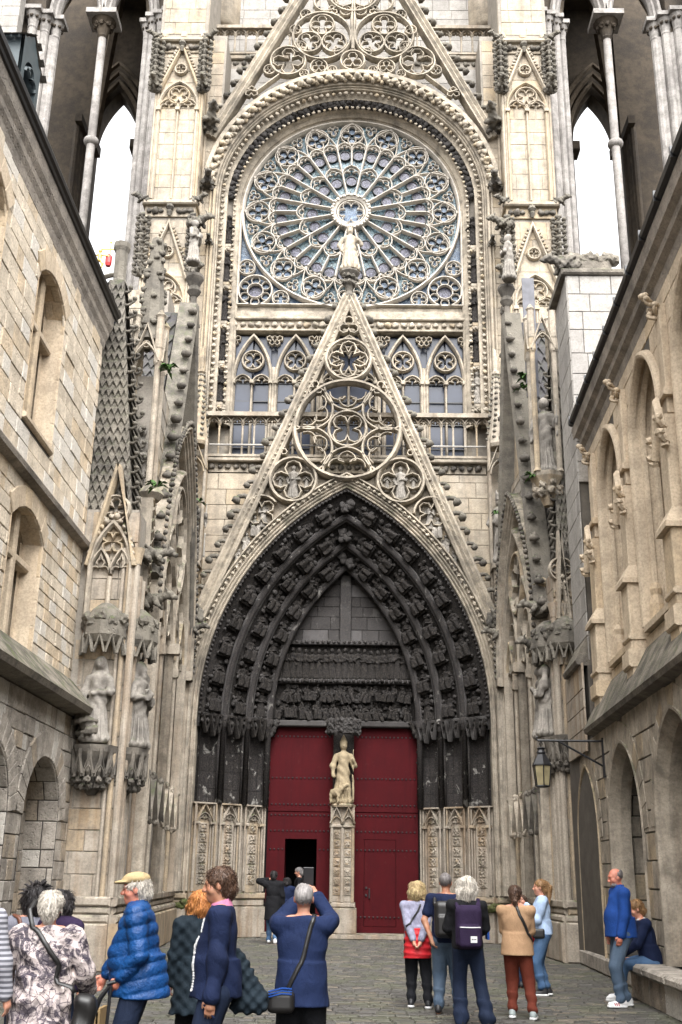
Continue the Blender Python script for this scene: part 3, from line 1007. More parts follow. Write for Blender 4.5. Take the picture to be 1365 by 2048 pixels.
for (t, nfig, hs) in ((.185, 9, .80), (.53, 8, .80), (.845, 7, .78)):
    h, r_, Y = port(t)
    full = ppath(t, 24)
    half = full[:25]
    L = arclen(half)[-1]
    stp_ = (L - .25) / nfig
    pts = along(half, L / 200, 0.5)
    for s in (-1, 1):
        for k in range(nfig):
            x, z, a = pts[min(199, int((k * stp_ + .08) / L * 200))]
            x2, z2, a2 = pts[min(199, int((k * stp_ + .5) / L * 200))]
            ang = a2 if s < 0 else PI - a2
            X = x if s < 0 else -x
            upd = Vector((math.cos(ang), 0, math.sin(ang)))
            # faces the mouth of the arch: half towards the viewer, half towards the axis
            inw = Vector((math.sin(ang), 0, -math.cos(ang))) * (1 if s < 0 else -1)
            fd = (Vector((0, -1, 0)) * 1.0 + inw * .75).normalized()
            fd = (fd - upd * fd.dot(upd)).normalized()
            rt = upd.cross(fd) * -1
            sc = hs / 2.0 * R.uniform(.95, 1.05)
            Rm = Matrix((rt * -1, -fd, upd)).transposed().to_4x4()
            base = Vector((X0 + X, Y + .03, z)) - fd * 0.0
            Mx = Matrix.Translation(base) @ Rm @ Matrix.Diagonal((sc * 1.3, sc * 1.2, sc, 1))
            put(FIG[4 if k == 0 and t > .8 else R.randrange(4)], 'carved_figure', Mx, arch_obj)
            for q in range(5):
                V, F = LUMPS[R.randrange(6)]
                o = base - upd * .02 + rt * ((q - 2) * .085) + fd * (.12 - .03 * abs(q - 2))
                cons.add(V, F, Matrix.Translation(o) @ Rm @ Matrix.Scale(.11, 4))
            cons.add(*LUMPS[0], Matrix.Translation(base + fd * .02 - upd * .03) @ Rm @ Matrix.Diagonal((.40, .30, .09, 1)))
            for q in range(6):
                o = base + upd * R.uniform(.1, .7) + rt * R.choice((-.2, .2)) * R.uniform(.7, 1.1) + fd * .05
                cons.add(*LUMPS[q], Matrix.Translation(o) @ Rm @ Matrix.Scale(R.uniform(.1, .17), 4))
cons.build('canopy', M['black'], arch_obj)
# apex carvings and fine leaf trails along the bands
kn = MB()
for t in (.03, .33, .41, .66, .74, .95):
    h, r_, Y = port(t)
    knots(kn, FC(Y + .0), along(ppath(t, 20, 6.0), .13), .085, .06, int(t * 100))
for t in (.19, .53, .86):
    h, r_, Y = port(t)
    for q in range(6): knots(kn, FC(Y), [(R.uniform(-.16, .16), SPR + r_ - .12 + R.uniform(-.2, .16), 0)], .26, .1, q)
kn.build('leaf_trail', M['black'], arch_obj)
# tympanum registers
rb = MB(); knots(rb, FC(32.3), [(R.uniform(-2, 2), R.uniform(6.0, 7.05), 0) for _ in range(150)], .17, .04, 77); rb.build('leaf_trail', M['black'], tymp_o)
k = 0
for i in range(21):
    x = -1.98 + i * .198
    put(FIG[4] if i % 3 else npmesh('carved_figure', *robe_data('fs%d' % (i % 2), seed=40 + i % 2, arm=('pray', 'down')[i % 2], hat=(None, 'veil')[i % 2], h=.06), M['black']), 'carved_figure',
        FC(32.3).M(x, 7.25, .12, .49 * R.uniform(.93, 1.03)) @ Matrix.Rotation(R.uniform(-.5, .5), 4, 'Z'), tymp_o)
for row, (z, n) in enumerate(((6.02, 18), (6.55, 17))):
    for i in range(n):
        x = -1.98 + (i + .5 * (row % 2) + .2) * 3.96 / n
        put(FIG[R.randrange(4)], 'carved_figure', FC(32.3).M(x, z + R.uniform(-.04, .06), .12 + .03 * (1 - row), R.uniform(.27, .33), R.uniform(-.4, .4)) @ Matrix.Rotation(R.uniform(-.7, .7), 4, 'Z'), tymp_o)

# jambs: black niches above, carved stone below
for s in (-1, 1):
    A = Vector((X0 + s * 4.12, 30.52, 0)); B = Vector((X0 + s * 2.2, 31.98, 0))
    u = (B - A).normalized(); L = (B - A).length
    nrm = Vector((-s * abs(u.y), -abs(u.x), 0))
    if s < 0: f = Fr(A, u, (0, 0, 1), nrm)
    else: f = Fr(A, u, (0, 0, 1), nrm)
    jb = MB()
    jb.fbox(f, 0, L, 3.5, 5.75, -.4, -.25)
    jamb = jb.build('jamb', M['blackp'], front)
    js = Stones()
    bw = L / 3
    for k in range(3):
        c = bw * (k + .5)
        # niche back made of curved courses
        z = 3.52; row = 0
        while z < 5.5:
            hh = .40 + .08 * ((row * 7 + k * 3) % 3)
            zt = min(z + hh, 5.6)
            for q in range(3):
                a0 = -PI / 2 + PI * q / 3; a1 = a0 + PI / 3
                m = MB()
                def pt(a, zz, g=0): return f.P(c + (bw * .36) * math.sin(a), zz, -.02 - .2 * math.cos(a) - g)
                m.quad(pt(a0 + .02, z + .006), pt((a0 + a1) / 2, z + .006), pt((a0 + a1) / 2, zt - .006), pt(a0 + .02, zt - .006))
                m.quad(pt((a0 + a1) / 2, z + .006), pt(a1 - .02, z + .006), pt(a1 - .02, zt - .006), pt((a0 + a1) / 2, zt - .006))
                m.build('stone', M['blackp'], jamb)
            z = zt; row += 1
        # hanging canopy over the niche
        cm = MB()
        for q in (-1, 0, 1):
            cm.sweep(f, [(c + q * .2 - .12, 5.92), (c + q * .2, 5.42 - .1 * (q == 0)), (c + q * .2 + .12, 5.92)], rib(.08, .16, .05 + .08 * (q == 0)))
        cm.fbox(f, c - bw * .42, c + bw * .42, 5.72, 5.9, -.2, .1, .02)
        cm.fbox(f, c - bw * .45, c + bw * .45, 5.88, 5.98, -.2, .16, .02)
        knots(cm, f, [(c - .28 + q * .14, 5.76, 0) for q in range(5)], .15, .12, k)
        cm.build('niche_canopy', M['black'], jamb)
        # carved dado
        dm = MB()
        dm.fbox(f, c - bw * .5, c + bw * .5, 1.15, 3.52, -.4, -.12)
        dm.fbox(f, c - .2, c + .2, 1.15, 3.1, -.12, -.08, .02)
        for q, o in ((-1, .22), (1, .22)):
            for e in range(3):
                dm.tube([f.P(c + q * (o + .055 * e), 1.2, -.06 + .05 * e), f.P(c + q * (o + .055 * e), 2.98 if e < 1 else 3.5, -.06 + .05 * e)], .026, 6)
            dm.fbox(f, c + q * .25 - .08, c + q * .25 + .08, 2.94, 3.02, -.1, .06, .015)
        dm.sweep(f, pointed(c, .2, 3.02, .24, 6), rib(.05, .1, -.1))
        dm.sweep(f, trefoil_arch(c, .16, 3.02, .18, 4), rib(.03, .07, -.1))
        dm.sweep(f, [(c - .27, 3.02), (c, 3.5), (c + .27, 3.02)], rib(.045, .13, -.1))
        dm.sweep(f, [(c - .27, 3.5), (c, 3.1), (c + .27, 3.5)], rib(.03, .06, -.1))
        dm.fbox(f, c - bw * .5, c + bw * .5, 3.49, 3.53, -.2, .05)
        dado = dm.build('dado', M['low'], front)
        for q in range(6):
            pm_ = MB(); zc = 1.5 + q * .272
            pm_.fbox(f, c - .155, c + .155, zc - .128, zc + .128, -.09, -.068, .01)
            pm_.sweep(f, foil(c, zc, .125, 4, PI / 4, 4), rib(.022, .03, -.068), True)
            knots(pm_, f, [(c + R.uniform(-.04, .04), zc + R.uniform(-.05, .05), 0) for _ in range(3)], .09, -.06, q * 7 + k)
            pm_.build('carved_panel', M['low'], dado)
    cl = MB()
    for k in range(1, 3):
        cl.tube([f.P(bw * k, 3.5, .06), f.P(bw * k, 5.62, .06), f.P(bw * k, 5.64, .06), f.P(bw * k, 5.75, .06), f.P(bw * k, 5.98, .06)], [.075, .075, .11, .09, .15], 10)
        cl.tube([f.P(bw * k - .1, 3.5, 0), f.P(bw * k - .1, 5.75, 0)], .035, 6); cl.tube([f.P(bw * k + .1, 3.5, 0), f.P(bw * k + .1, 5.75, 0)], .035, 6)
    cl.tube([f.P(L - .1, 3.5, .08), f.P(L - .1, 5.7, .08), f.P(L - .1, 5.98, .08)], [.09, .09, .17], 10)
    cl.build('colonnette', M['blackp'], jamb, True)
    knm = MB()
    knots(knm, f, [(L - .04 + R.uniform(-.05, .05), 3.6 + q * .1, 0) for q in range(24)], .1, .05, 4)
    knots(knm, f, [(L + .05 * q, 5.55 + .1 * q, 0) for q in range(5)], .2, .1, 5)
    knm.build('leaf_trail', M['black'], jamb)
    # carved strip and outer shafts beside the portal
    fs = FC(30.52)
    sm = MB(); a, b = sorted((s * 4.27, s * 4.68))
    sm.fbox(fs, a - .06, b + .06, 1.1, 8.2, -.3, .02)
    for e in (a - .04, b + .04): sm.tube([fs.P(e, 1.1, .05), fs.P(e, 8.3, .05)], .035, 6)
    sm.tube([fs.P(s * 4.82, 1.1, .03), fs.P(s * 4.82, 8.4, .03)], .07, 8)
    sm.tube([fs.P(s * 4.95, 1.1, .0), fs.P(s * 4.95, 8.4, .0)], .045, 6)
    sm.fbox(fs, min(s * 4.74, s * 5.0), max(s * 4.74, s * 5.0), 7.0, 7.2, 0, .16, .03)
    strip = sm.build('jamb_strip', M['low'], front)
    for q in range(15):
        zc = 1.75 + q * .4
        p_ = MB(); p_.fbox(fs, a, b, zc - .18, zc + .18, .0, .035, .012)
        if q < 9: p_.sweep(fs, foil((a + b) / 2, zc, .165, 4, PI / 4, 4), rib(.03, .035, .035), True)
        knots(p_, fs, [((a + b) / 2 + R.uniform(-.09, .09), zc + R.uniform(-.11, .11), 0) for _ in range(5)], .105, .045, q)
        p_.build('carved_panel', M['low'], strip)
    # plinth
    pl = MB()
    pl.fbox(f, -.02, L, 0, .8, -.5, .12, .02); pl.fbox(f, -.02, L, .8, 1.0, -.5, .05, .04); pl.fbox(f, -.02, L, 1.0, 1.16, -.5, .09, .03)
    a, b = sorted((s * 4.15, s * 5.05))
    pl.fbox(FC(30.52), a, b, 0, .78, -.4, .2, .03); pl.fbox(FC(30.52), a, b, .78, 1.0, -.4, .1, .05); pl.fbox(FC(30.52), a, b, 1.0, 1.14, -.4, .14, .03)
    pl.build('plinth', M['low'], front)
    ms = MB()
    for q in range(40):
        a_ = R.random(); ms.add(*LUMPS[q % 6], Matrix.Translation(Vector((X0 + s * (3.75 + .75 * a_), 30.42 - .1 * R.random(), .80 + .16 * math.sin(a_ * PI) * R.random()))) @ Matrix.Diagonal((.2, .16, .12, 1)))
    ms.build('moss_cushion', M['mossg'], front)

# trumeau
tm = MB(); f = FC(31.62)
tm.fbox(f, -.42, .42, .12, .8, -.5, .12, .03); tm.fbox(f, -.38, .38, .8, .95, -.5, .06, .04); tm.fbox(f, -.28, .28, .95, 3.0, -.5, 0, .02)
for x in (-.3, 0, .3): tm.tube([f.P(x, .95, .02), f.P(x, 2.95, .02)], .045, 8)
tm.fbox(f, -.36, .36, 2.94, 3.03, -.4, .08, .02)
for x in (-.17, .17):
    tm.sweep(f, pointed(x, .14, 3.05, .2, 5), rib(.04, .12)); tm.sweep(f, [(x - .18, 3.05), (x, 3.5), (x + .18, 3.05)], rib(.05, .16))
tm.fbox(f, -.34, .34, 3.0, 3.52, -.4, .02)
tm.lathe(f.P(0, 3.5, -.12), [(.36, 0), (.38, .05), (.3, .1)], 8)
tr = tm.build('trumeau', M['low'], front)
for x in (-.15, .15):
    for q in range(7):
        p_ = MB(); zc = 1.25 + q * .25
        p_.fbox(f, x - .095, x + .095, zc - .115, zc + .115, 0, .025, .01)
        p_.sweep(f, foil(x, zc, .09, 4, PI / 4, 3), rib(.02, .02, .025), True)
        knots(p_, f, [(x + R.uniform(-.03, .03), zc + R.uniform(-.05, .05), 0) for _ in range(3)], .08, .03, q)
        p_.build('carved_panel', M['low'], tr)
cn = MB()
cn.fbox(f, -.3, .3, 3.6, 6.0, -.6, -.3)
for q in range(40):
    a = PI * (q % 10) / 9
    cn.add(*LUMPS[q % 6], Matrix.Translation(f.P(.42 * math.cos(a), 5.62 + .1 * (q // 10), -.15 + .36 * math.sin(a))) @ Matrix.Scale(.2, 4))
cn.build('statue_canopy', M['black'], front)
# ------------------------------------------------------------------ portal gable
f = FC(30.35)
def rk(z): return 4.33 - (z - 9.08) * .416          # outer edge of the rake
gb = MB()
for s in (-1, 1):
    gb.sweep(f, [(s * (rk(8.6) - .2), 8.6), (0, 19.35)], [( -.2 , -.45), (-.2, .02), (-.13, .08), (-.06, .02), (.0, .1), (.07, .02), (.13, .08), (.2, .02), (.2, -.45)])
gable = gb.build('portal_gable', M['trac'], front)
# solid webs between the arch and the rakes
ap = pointed(0, 4.14 + .42, SPR, 6.82 + .45, 24)
for s in (-1, 1):
    sp = MB()
    half = [(x, z) for x, z in (ap if s < 0 else ap[::-1]) if z > 8.7 and x * s >= -1e-6]
    for (x0, z0), (x1, z1) in zip(half, half[1:]):
        t0, t1 = max(z0, z0 + .0), max(z1, z1)
        # up to a ceiling line under the big circle, never outside the rake
        def topz(x):
            zr = 9.08 + (4.33 - .3 - abs(x)) / .416
            zc = 14.66 - math.sqrt(max(0, 1.72 ** 2 - x * x)) if abs(x) < 1.72 else 99
            return min(zr, zc, 13.75)
        a, b = topz(x0), topz(x1)
        if a > z0 or b > z1:
            sp.quad(f.P(x0, z0, -.25), f.P(x1, z1, -.25), f.P(x1, max(b, z1), -.25), f.P(x0, max(a, z0), -.25))
            sp.quad(f.P(x0, max(a, z0), -.25), f.P(x1, max(b, z1), -.25), f.P(x1, max(b, z1), -.5), f.P(x0, max(a, z0), -.5))
    sp.build('gable_web', M['grey'], gable)
def tbar(name, paths, parent, mat='trac', fr=None):
    m = MB()
    for p, pr, cl in paths: m.sweep(fr or f, p, pr, cl)
    return m.build(name, M[mat], parent)
TW = .13
big = [(circ(0, 14.66, 1.62, 40), rib(.17, .3, -.15), True), (circ(0, 14.66, .58, 24), rib(.11, .26, -.13), True), (foil(0, 14.66, .53, 4, PI / 4, 6), rib(.07, .18, -.1), True)]
for k in range(6):
    a = PI / 2 + k * PI / 3
    # a pointed light with its foot on the rim and its point at the hub
    def rot(p, a=a): return [(x * math.cos(a - PI / 2) - (z) * math.sin(a - PI / 2), 14.66 + x * math.sin(a - PI / 2) + z * math.cos(a - PI / 2)) for x, z in p]
    hw = 1.55 * math.sin(PI / 6)
    inv = [(x, 1.42 - z) for x, z in pointed(0, hw * .95, .0, .80, 8)]
    inv = [(x, zz + (0.08 if i in (0, len(inv) - 1) else 0)) for i, (x, zz) in enumerate(inv)]
    big.append((rot(inv), rib(.10, .24, -.12), False))
    cus = [(x, 1.36 - z) for x, z in trefoil_arch(0, hw * .74, .0, .62, 5)]
    big.append((rot(cus), rib(.06, .16, -.09), False))
tbar('tracery_circle', big, gable)
c2 = [(circ(0, 17.03, .70, 28), rib(.13, .26, -.13), True), (foil(0, 17.03, .62, 4, 0, 6), rib(.08, .2, -.1), True), (foil(0, 17.03, .66, 4, PI / 4, 5), rib(.05, .14, -.1), True)]
tbar('tracery_circle', c2, gable)
tbar('tracery_trefoil', [(foil(0, 18.2, .33, 3, PI / 2, 6), rib(.07, .2, -.1), True)], gable)
for s in (-1, 1):
    tbar('medallion', [(circ(s * 1.63, 13.0, .70, 28), rib(.13, .28, -.2), True), (foil(s * 1.63, 13.0, .62, 4, 0, 6), rib(.08, .2, -.2), True)], gable)
    tbar('medallion', [(arc(s * 2.55, 11.95, .52, -PI * (.2 if s > 0 else -.2) , PI * (1.2 if s < 0 else 1.2) if False else PI, 16), rib(.1, .26, -.2), False), (foil(s * 2.55, 11.95, .44, 4, PI / 4, 5), rib(.06, .18, -.2), True)], gable)
    # small fillers between the circle, the rakes and the upper circle
    tbar('tracery_trefoil', [(foil(s * 1.02, 16.02, .24, 3, PI / 2, 5), rib(.07, .2, -.1), True)], gable)
    tbar('tracery_trefoil', [(foil(s * 2.02, 13.95, .2, 3, PI / 2, 5), rib(.06, .2, -.15), True)], gable)
    m = MB()
    pts = along([(s * (rk(8.9) + .02), 8.9), (s * .05, 19.3)], .52)
    crockets(m, f, pts, .42, -.15, -s, seed=5)
    V, F = m.v, m.f
    for k, (x, z, a) in enumerate(pts):
        c = MB(); crockets(c, f, [(x, z, a)], .42, -.12, -1 if s > 0 else 1, seed=k)
        c.build('crocket', M['mossy'], gable)
    # beasts at the foot of the rakes
kt = MB()
for s in (-1, 1):
    knots(kt, f, [(s * (rk(z) - .18), z, 0) for z in [9 + .16 * k for k in range(62)]], .075, .06, 3)
kt.build('leaf_trail', M['trac'], gable)

# ------------------------------------------------------------------ gallery with balustrade and windows
led = MB()
fl = FC(31.0)
led.fbox(fl, -4.45, 4.45, 13.76, 13.9, -1.2, .22, .03)
led.fbox(fl, -4.3, 4.3, 13.46, 13.76, -.9, .02)
ledge = led.build('gallery_ledge', M['trac'], front)
kk = MB(); knots(kk, fl, [(-4.2 + .25 * k, 13.63, 0) for k in range(34)], .19, .05, 6); kk.build('leaf_frieze', M['dirty'], ledge)
bal = MB(); balustrade(bal, fl, -4.4, 4.4, 13.9, 15.42, .36, .14)
bo = bal.build('balustrade', M['grey'], front)
kk = MB(); knots(kk, fl, [(-4.3 + .16 * k, 15.42, 0) for k in range(54)], .1, .0, 6); kk.build('moss_edge', M['mossy'], bo)
pp = MB(); pp.tube([fl.P(-4.3, 14.3, .2), fl.P(4.3, 14.3, .2)], .03, 6); pp.build('hand_rail', M['white'], bo)

fw = FC(32.05)
def glass_mat(name, c1, c2, sc, lead=.035, rough=.12):
    t = NT(name); p = t.n('TexCoord').outputs['Object']
    vo = t.n('TexVoronoi', feature='DISTANCE_TO_EDGE', i_Scale=sc); t.l(t.mapv(p, (1, .001, 1)), vo.inputs['Vector'])
    v2 = t.n('TexVoronoi', i_Scale=sc); t.l(t.mapv(p, (1, .001, 1)), v2.inputs['Vector'])
    hu = t.n('SeparateColor'); t.l(v2.outputs['Color'], hu.inputs[0])
    c = t.mix(t.ramp(hu.outputs[0], .1, .9), c1, c2)
    c = t.mix(t.math('LESS_THAN', vo.outputs['Distance'], lead), c, (.01, .01, .012))
    t.col(c); t.rough(.3, .25)
    n = t.noise(p, 7, 2); t.bump(n, .12, .02)
    return t.m
M['pane'] = plain('old_grey_blue_glass', (.030, .037, .058), .25, .35, .3, 1.1, .12)
M['medalr'] = None
M['rose_glass'] = glass_mat('leaded_teal_glass', (.085, .15, .19), (.19, .26, .28), 9.0, .06)
M['medal'] = glass_mat('leaded_violet_glass', (.035, .035, .06), (.13, .125, .175), 19.0, .08)
M['azure'] = glass_mat('leaded_blue_glass', (.06, .10, .17), (.15, .20, .26), 14.0, .05)
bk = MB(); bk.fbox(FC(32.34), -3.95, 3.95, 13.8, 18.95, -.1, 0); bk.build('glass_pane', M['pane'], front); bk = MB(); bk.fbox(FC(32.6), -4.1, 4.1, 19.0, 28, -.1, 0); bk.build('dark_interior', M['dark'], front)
wins = [(-3.2, .62), (-1.79, .62), (0, .9), (1.79, .62), (3.2, .62)]
wl = MB()
for s in (-1, 1):
    for x0, x1 in ((3.86, 4.0),):
        a, b = sorted((s * x0, s * x1)); wl.fbox(fw, a, b, 13.9, 18.95, -.3, .0)
for x in (-2.49, -1.0, 1.0, 2.49): wl.fbox(fw, x - .06, x + .06, 13.9, 17.6, -.25, .06, .03)
wall_w = wl.build('gallery_pier', M['trac'], front)
for cx, h in wins:
    wm = MB()
    window_tracery(wm, fw, cx, h, 13.9, 17.16, 1.62, .085, .2, -.12)
    # the openwork corners above the arch
    for s in (-1, 1):
        wm.sweep(fw, foil(cx + s * h, 18.62, .2, 3, -PI / 2, 4), rib(.05, .14, -.1), True)
    wm.sweep(fw, [(cx - h - .1, 18.93), (cx + h + .1, 18.93)], rib(.12, .2, -.12))
    for x in (cx - h, cx, cx + h):
        wm.fbox(fw, x - .07, x + .07, 16.96, 17.1, -.1, .14, .02)
    wo_ = wm.build('gallery_window', M['trac'], front)
    for q in (-1, 1):
        a = cx + (q - 1) * h / 2 + .03; b = cx + (q + 1) * h / 2 - .03
        for z0, z1 in ((13.9, 14.75), (14.78, 15.6), (15.63, 16.4), (16.43, 17.05), (17.08, 18.8)):
            pn = MB(); fz = Fr((X0, 32.2 + .012 * math.sin(z0 * 5 + cx * 3 + q), 0), (1, .012 * math.sin(z0 * 9 + q), 0))
            pn.fbox(fz, a, b, z0, z1, -.02, 0)
            pn.build('glass_pane', M['pane'], wo_)
        br = MB()
        for z in (14.76, 15.61, 16.41, 17.065): br.fbox(FC(32.17), a, b, z - .02, z + .02, -.02, .02)
        br.build('window_bar', M['rust'] if 'rust' in M else M['iron'], wo_)
# frieze and sill between the windows and the rose
fr_ = MB()
fr_.fbox(fw, -3.98, 3.98, 18.98, 19.30, -.3, .08)
fr_.fbox(fw, -3.98, 3.98, 19.30, 19.42, -.3, .2, .03)
fr_.fbox(fw, -3.98, 3.98, 18.9, 18.98, -.3, .14, .02)
fr_.fbox(fw, -3.98, 3.98, 19.42, 19.66, -.3, .1)
fr_.fbox(fw, -3.98, 3.98, 19.66, 19.84, -.3, .02)
fz_ = fr_.build('frieze', M['trac'], front)
kk = MB(); knots(kk, fw, [(-3.85 + .27 * k, 19.14, 0) for k in range(29)], .23, .1, 12); kk.build('leaf_frieze', M['grey'], fz_)

# ------------------------------------------------------------------ rose window
RZ, RR = 23.58, 3.72
fr = FC(31.98)
def pol(r, a): return (r * math.cos(a), RZ + r * math.sin(a))
ro = MB()
ro.sweep(fr, circ(0, RZ, RR + .06, 72), rib(.12, .26, -.16), True)
ro.sweep(fr, circ(0, RZ, .60, 32), [(-.08, -.2), (-.08, .06), (0, .12), (.08, .06), (.08, -.2)], True)
ro.sweep(fr, circ(0, RZ, .47, 28), rib(.07, .2, -.15), True)
rose = ro.build('rose_window', M['rosest'], front)
for (r0, r1, nn) in ((0.0, 3.72, 32),):
    for k in range(nn):
        a0, a1 = 2 * PI * k / nn, 2 * PI * (k + 1) / nn
        m = MB(); fq = FC(32.14 + .008 * (k % 3))
        P = [fq.P(*pol(.55, a0)), fq.P(*pol(.55, a1)), fq.P(*pol(RR, a1)), fq.P(*pol(RR, a0))]
        m.loft([[p + Vector((0, .02, 0)) for p in P], P]); m.build('glass_pane', M['rose_glass'], rose)
N = 16
def medallion(x, z, r, parent, mat='medal'):
    m = MB()
    P = circ(x, z, r, 18)
    m.loft([[FC(32.14).P(a, b, .03) for a, b in P], [FC(32.14).P(a, b, .05) for a, b in P]])
    o = m.build('medallion', M[mat], parent)
    q = MB(); q.sweep(FC(32.14), circ(x, z, r, 20), rib(.05, .05, .035), True); q.build('lead_ring', M['iron'], o)
def place(p, a):     # local (across, radial) -> plane
    return [(x * math.sin(a) + r * math.cos(a), RZ - x * math.cos(a) + r * math.sin(a)) for x, r in p]
W1, W2 = rib(.075, .2, -.1), rib(.048, .15, -.08)
W3 = rib(.03, .1, -.07)
for k in range(N):
    a = PI / 2 + 2 * PI * k / N; b = a + PI / N
    th = PI / N
    # spoke between the petals
    s_ = MB(); s_.sweep(fr, [pol(.62, b), pol(2.62, b)], W1); 
    s_.sweep(fr, [pol(.62, b), pol(.7, b)], rib(.2, .3, -.12))
    s_.build('spoke', M['rosest'], rose)
    pt_ = MB()
    h1 = 1.62 * math.tan(th)
    pt_.sweep(fr, place(pointed(0, h1, 1.55, .36, 6), a), W2)
    pt_.sweep(fr, place(trefoil_arch(0, h1 * .86, 1.52, .3, 4), a), W3)
    # spoke over the petal's point and the two outer lights
    pt_.sweep(fr, [pol(1.9, a), pol(2.62, a)], W1)
    for q in (-1, 1):
        c = a + q * th / 2
        h2 = 2.66 * math.tan(th / 2)
        pt_.sweep(fr, place(pointed(0, h2, 2.62, .26, 5), c), W2)
        pt_.sweep(fr, place(trefoil_arch(0, h2 * .84, 2.60, .2, 3), c), W3)
    petal = pt_.build('petal', M['rosest'], rose)
    qf = MB()
    rc = RR - .47
    x, z = pol(rc, a)
    qf.sweep(fr, circ(x, z, .42, 20), W2, True)
    qf.sweep(fr, foil(x, z, .375, 4, a, 5), W3, True)
    # ogee pair joining the circles to the rim
    h3 = 2.68 * math.tan(th)
    qf.sweep(fr, place(pointed(0, h3, 2.66, 1.06, 7), a), W2)
    x2, z2 = pol(RR - .24, b)
    qf.sweep(fr, foil(x2, z2, .22, 3, b + PI, 4), W3, True)
    qf.build('quatrefoil', M['rosest'], rose)
    medallion(*pol(1.36, a), .19, rose)
    for q in (-1, 1): medallion(*pol(2.44, a + q * th / 2), .19, rose)
    for q in range(4):
        medallion(x + .2 * math.cos(a + q * PI / 2), z + .2 * math.sin(a + q * PI / 2), .125, rose, 'azure')
    medallion(x2, z2, .12, rose, 'azure')
hm = MB(); hm.sweep(fr, foil(0, RZ, .44, 6, 0, 5), W3, True)
hm.build('hub_tracery', M['rosest'], rose)
hg = MB(); P = circ(0, RZ, .5, 20); hg.loft([[FC(32.14).P(a, b, .0) for a, b in P], [FC(32.14).P(a, b, .04) for a, b in P]]); hg.build('hub_glass', M['azure'], rose)
kk = MB(); knots(kk, fr, [(*pol(.64, 2 * PI * q / 16), 0) for q in range(16)], .13, .12, 2); kk.build('hub_leaves', M['rosest'], rose)
# corners of the square below the circle
for s in (-1, 1):
    cm = MB()
    cx, cz = s * 3.22, 20.44
    cm.sweep(fr, circ(cx, cz, .57, 26), W1, True)
    cm.sweep(fr, circ(cx, cz, .27, 18), W2, True)
    for q in range(6): cm.sweep(fr, circ(cx + .41 * math.cos(q * PI / 3 + PI / 6), cz + .41 * math.sin(q * PI / 3 + PI / 6), .145, 12), W3, True)
    for ox, oz in ((3.54, 21.35), (2.35, 20.15)):
        cm.sweep(fr, circ(s * ox, oz, .28, 16), W2, True); cm.sweep(fr, foil(s * ox, oz, .24, 4, 0, 4), W3, True)
    cm.sweep(fr, [(s * 3.82, 19.9), (s * 3.82, RZ)], W1); cm.sweep(fr, [(0, 19.9), (s * 3.82, 19.9)], W1)
    co = cm.build('corner_rosette', M['rosest'], rose)
    g_ = MB(); a, b = sorted((s * 1.6, s * 3.8)); g_.fbox(FC(32.2), a, b, 19.86, 23.0, -.02, 0); g_.build('corner_glass', M['azure'], rose)
    medallion(cx, cz, .25, rose)
    for q in range(6): medallion(cx + .41 * math.cos(q * PI / 3 + PI / 6), cz + .41 * math.sin(q * PI / 3 + PI / 6), .13, rose, 'azure')
    for ox, oz in ((3.54, 21.35), (2.35, 20.15)): medallion(s * ox, oz, .2, rose, 'azure')

# ------------------------------------------------------------------ the arch over the rose
def ring(R, leg=15.4, n=40): return [(-R, leg)] + arc(0, RZ, R, PI, 0, n) + [(R, leg)]
am = MB()
# solid reveal, stepping forward from the rose to the front face
am.sweep(FC(31.98), ring(3.86), [(-.06, -.3), (-.06, .05), (.0, .12), (.08, .08), (.08, -.3)])
am.sweep(FC(31.7), ring(4.01), [(-.14, -.6), (-.14, -.1), (-.02, .0), (.03, .12), (.06, .12), (.06, -.6)])
am.sweep(FC(31.35), ring(4.37), [(-.12, -.6), (-.12, .02), (-.02, .06), (.1, .1), (.1, -.6)])
am.sweep(FC(31.2), ring(4.56, 15.4), fillets(-.1, .12, .1, .22, 3))
arch2 = am.build('rose_arch', M['trac'], front)
lm = MB()
lm.sweep(FC(31.0), [(4.78 * math.cos(q), RZ + 4.78 * math.sin(q)) for q in [PI - .08 - (PI - .16) * k / 44 for k in range(45)]], [(-.2, -.4), (-.16, .04), (.1, .1), (.16, .26), (.3, .26), (.3, -.4)])
lm.build('leaf_moulding', M['trac'], arch2)
blk = MB(); 
# black carved band with foliage over the arch
blk.sweep(FC(31.62), ring(4.16), [(-.13, -.4), (-.13, -.04), (.13, .1), (.13, -.4)])
blk.build('carved_band', M['dirty'], arch2)
kk = MB()
pts = along(arc(0, RZ, 4.14, PI * .985, PI * .015, 60), .17)
knots(kk, FC(31.55), pts, .27, .06, 31)
knots(kk, FC(31.5), along(arc(0, RZ, 4.2, PI * .985, PI * .015, 60), .23), .24, .08, 33)
kk.build('black_foliage', M['black'], arch2)
kk = MB()
knots(kk, FC(31.6), along(ring(4.0), .2), .12, .16, 35); knots(kk, FC(31.3), along(ring(4.39), .22), .15, .14, 36)
kk.build('leaf_row', M['grey'], arch2)
lp = along([(4.74 * math.cos(q), RZ + 4.74 * math.sin(q)) for q in [PI - .1 - (PI - .2) * k / 60 for k in range(61)]], .33)
for k, (x, z, a) in enumerate(lp):
    m = MB()
    for q, (o, sz) in enumerate(((-.1, .2), (.1, .2), (0, .26))):
        V, F = LUMPS[(k + q) % 6]
        m.add(V, F, FC(31.0).M(x + o * math.cos(a) - .05 * math.sin(a) * q, z + o * math.sin(a) + .05 * math.cos(a) * q, .14 + .04 * q, sz, a))
    m.build('leaf', M['pale'], arch2)
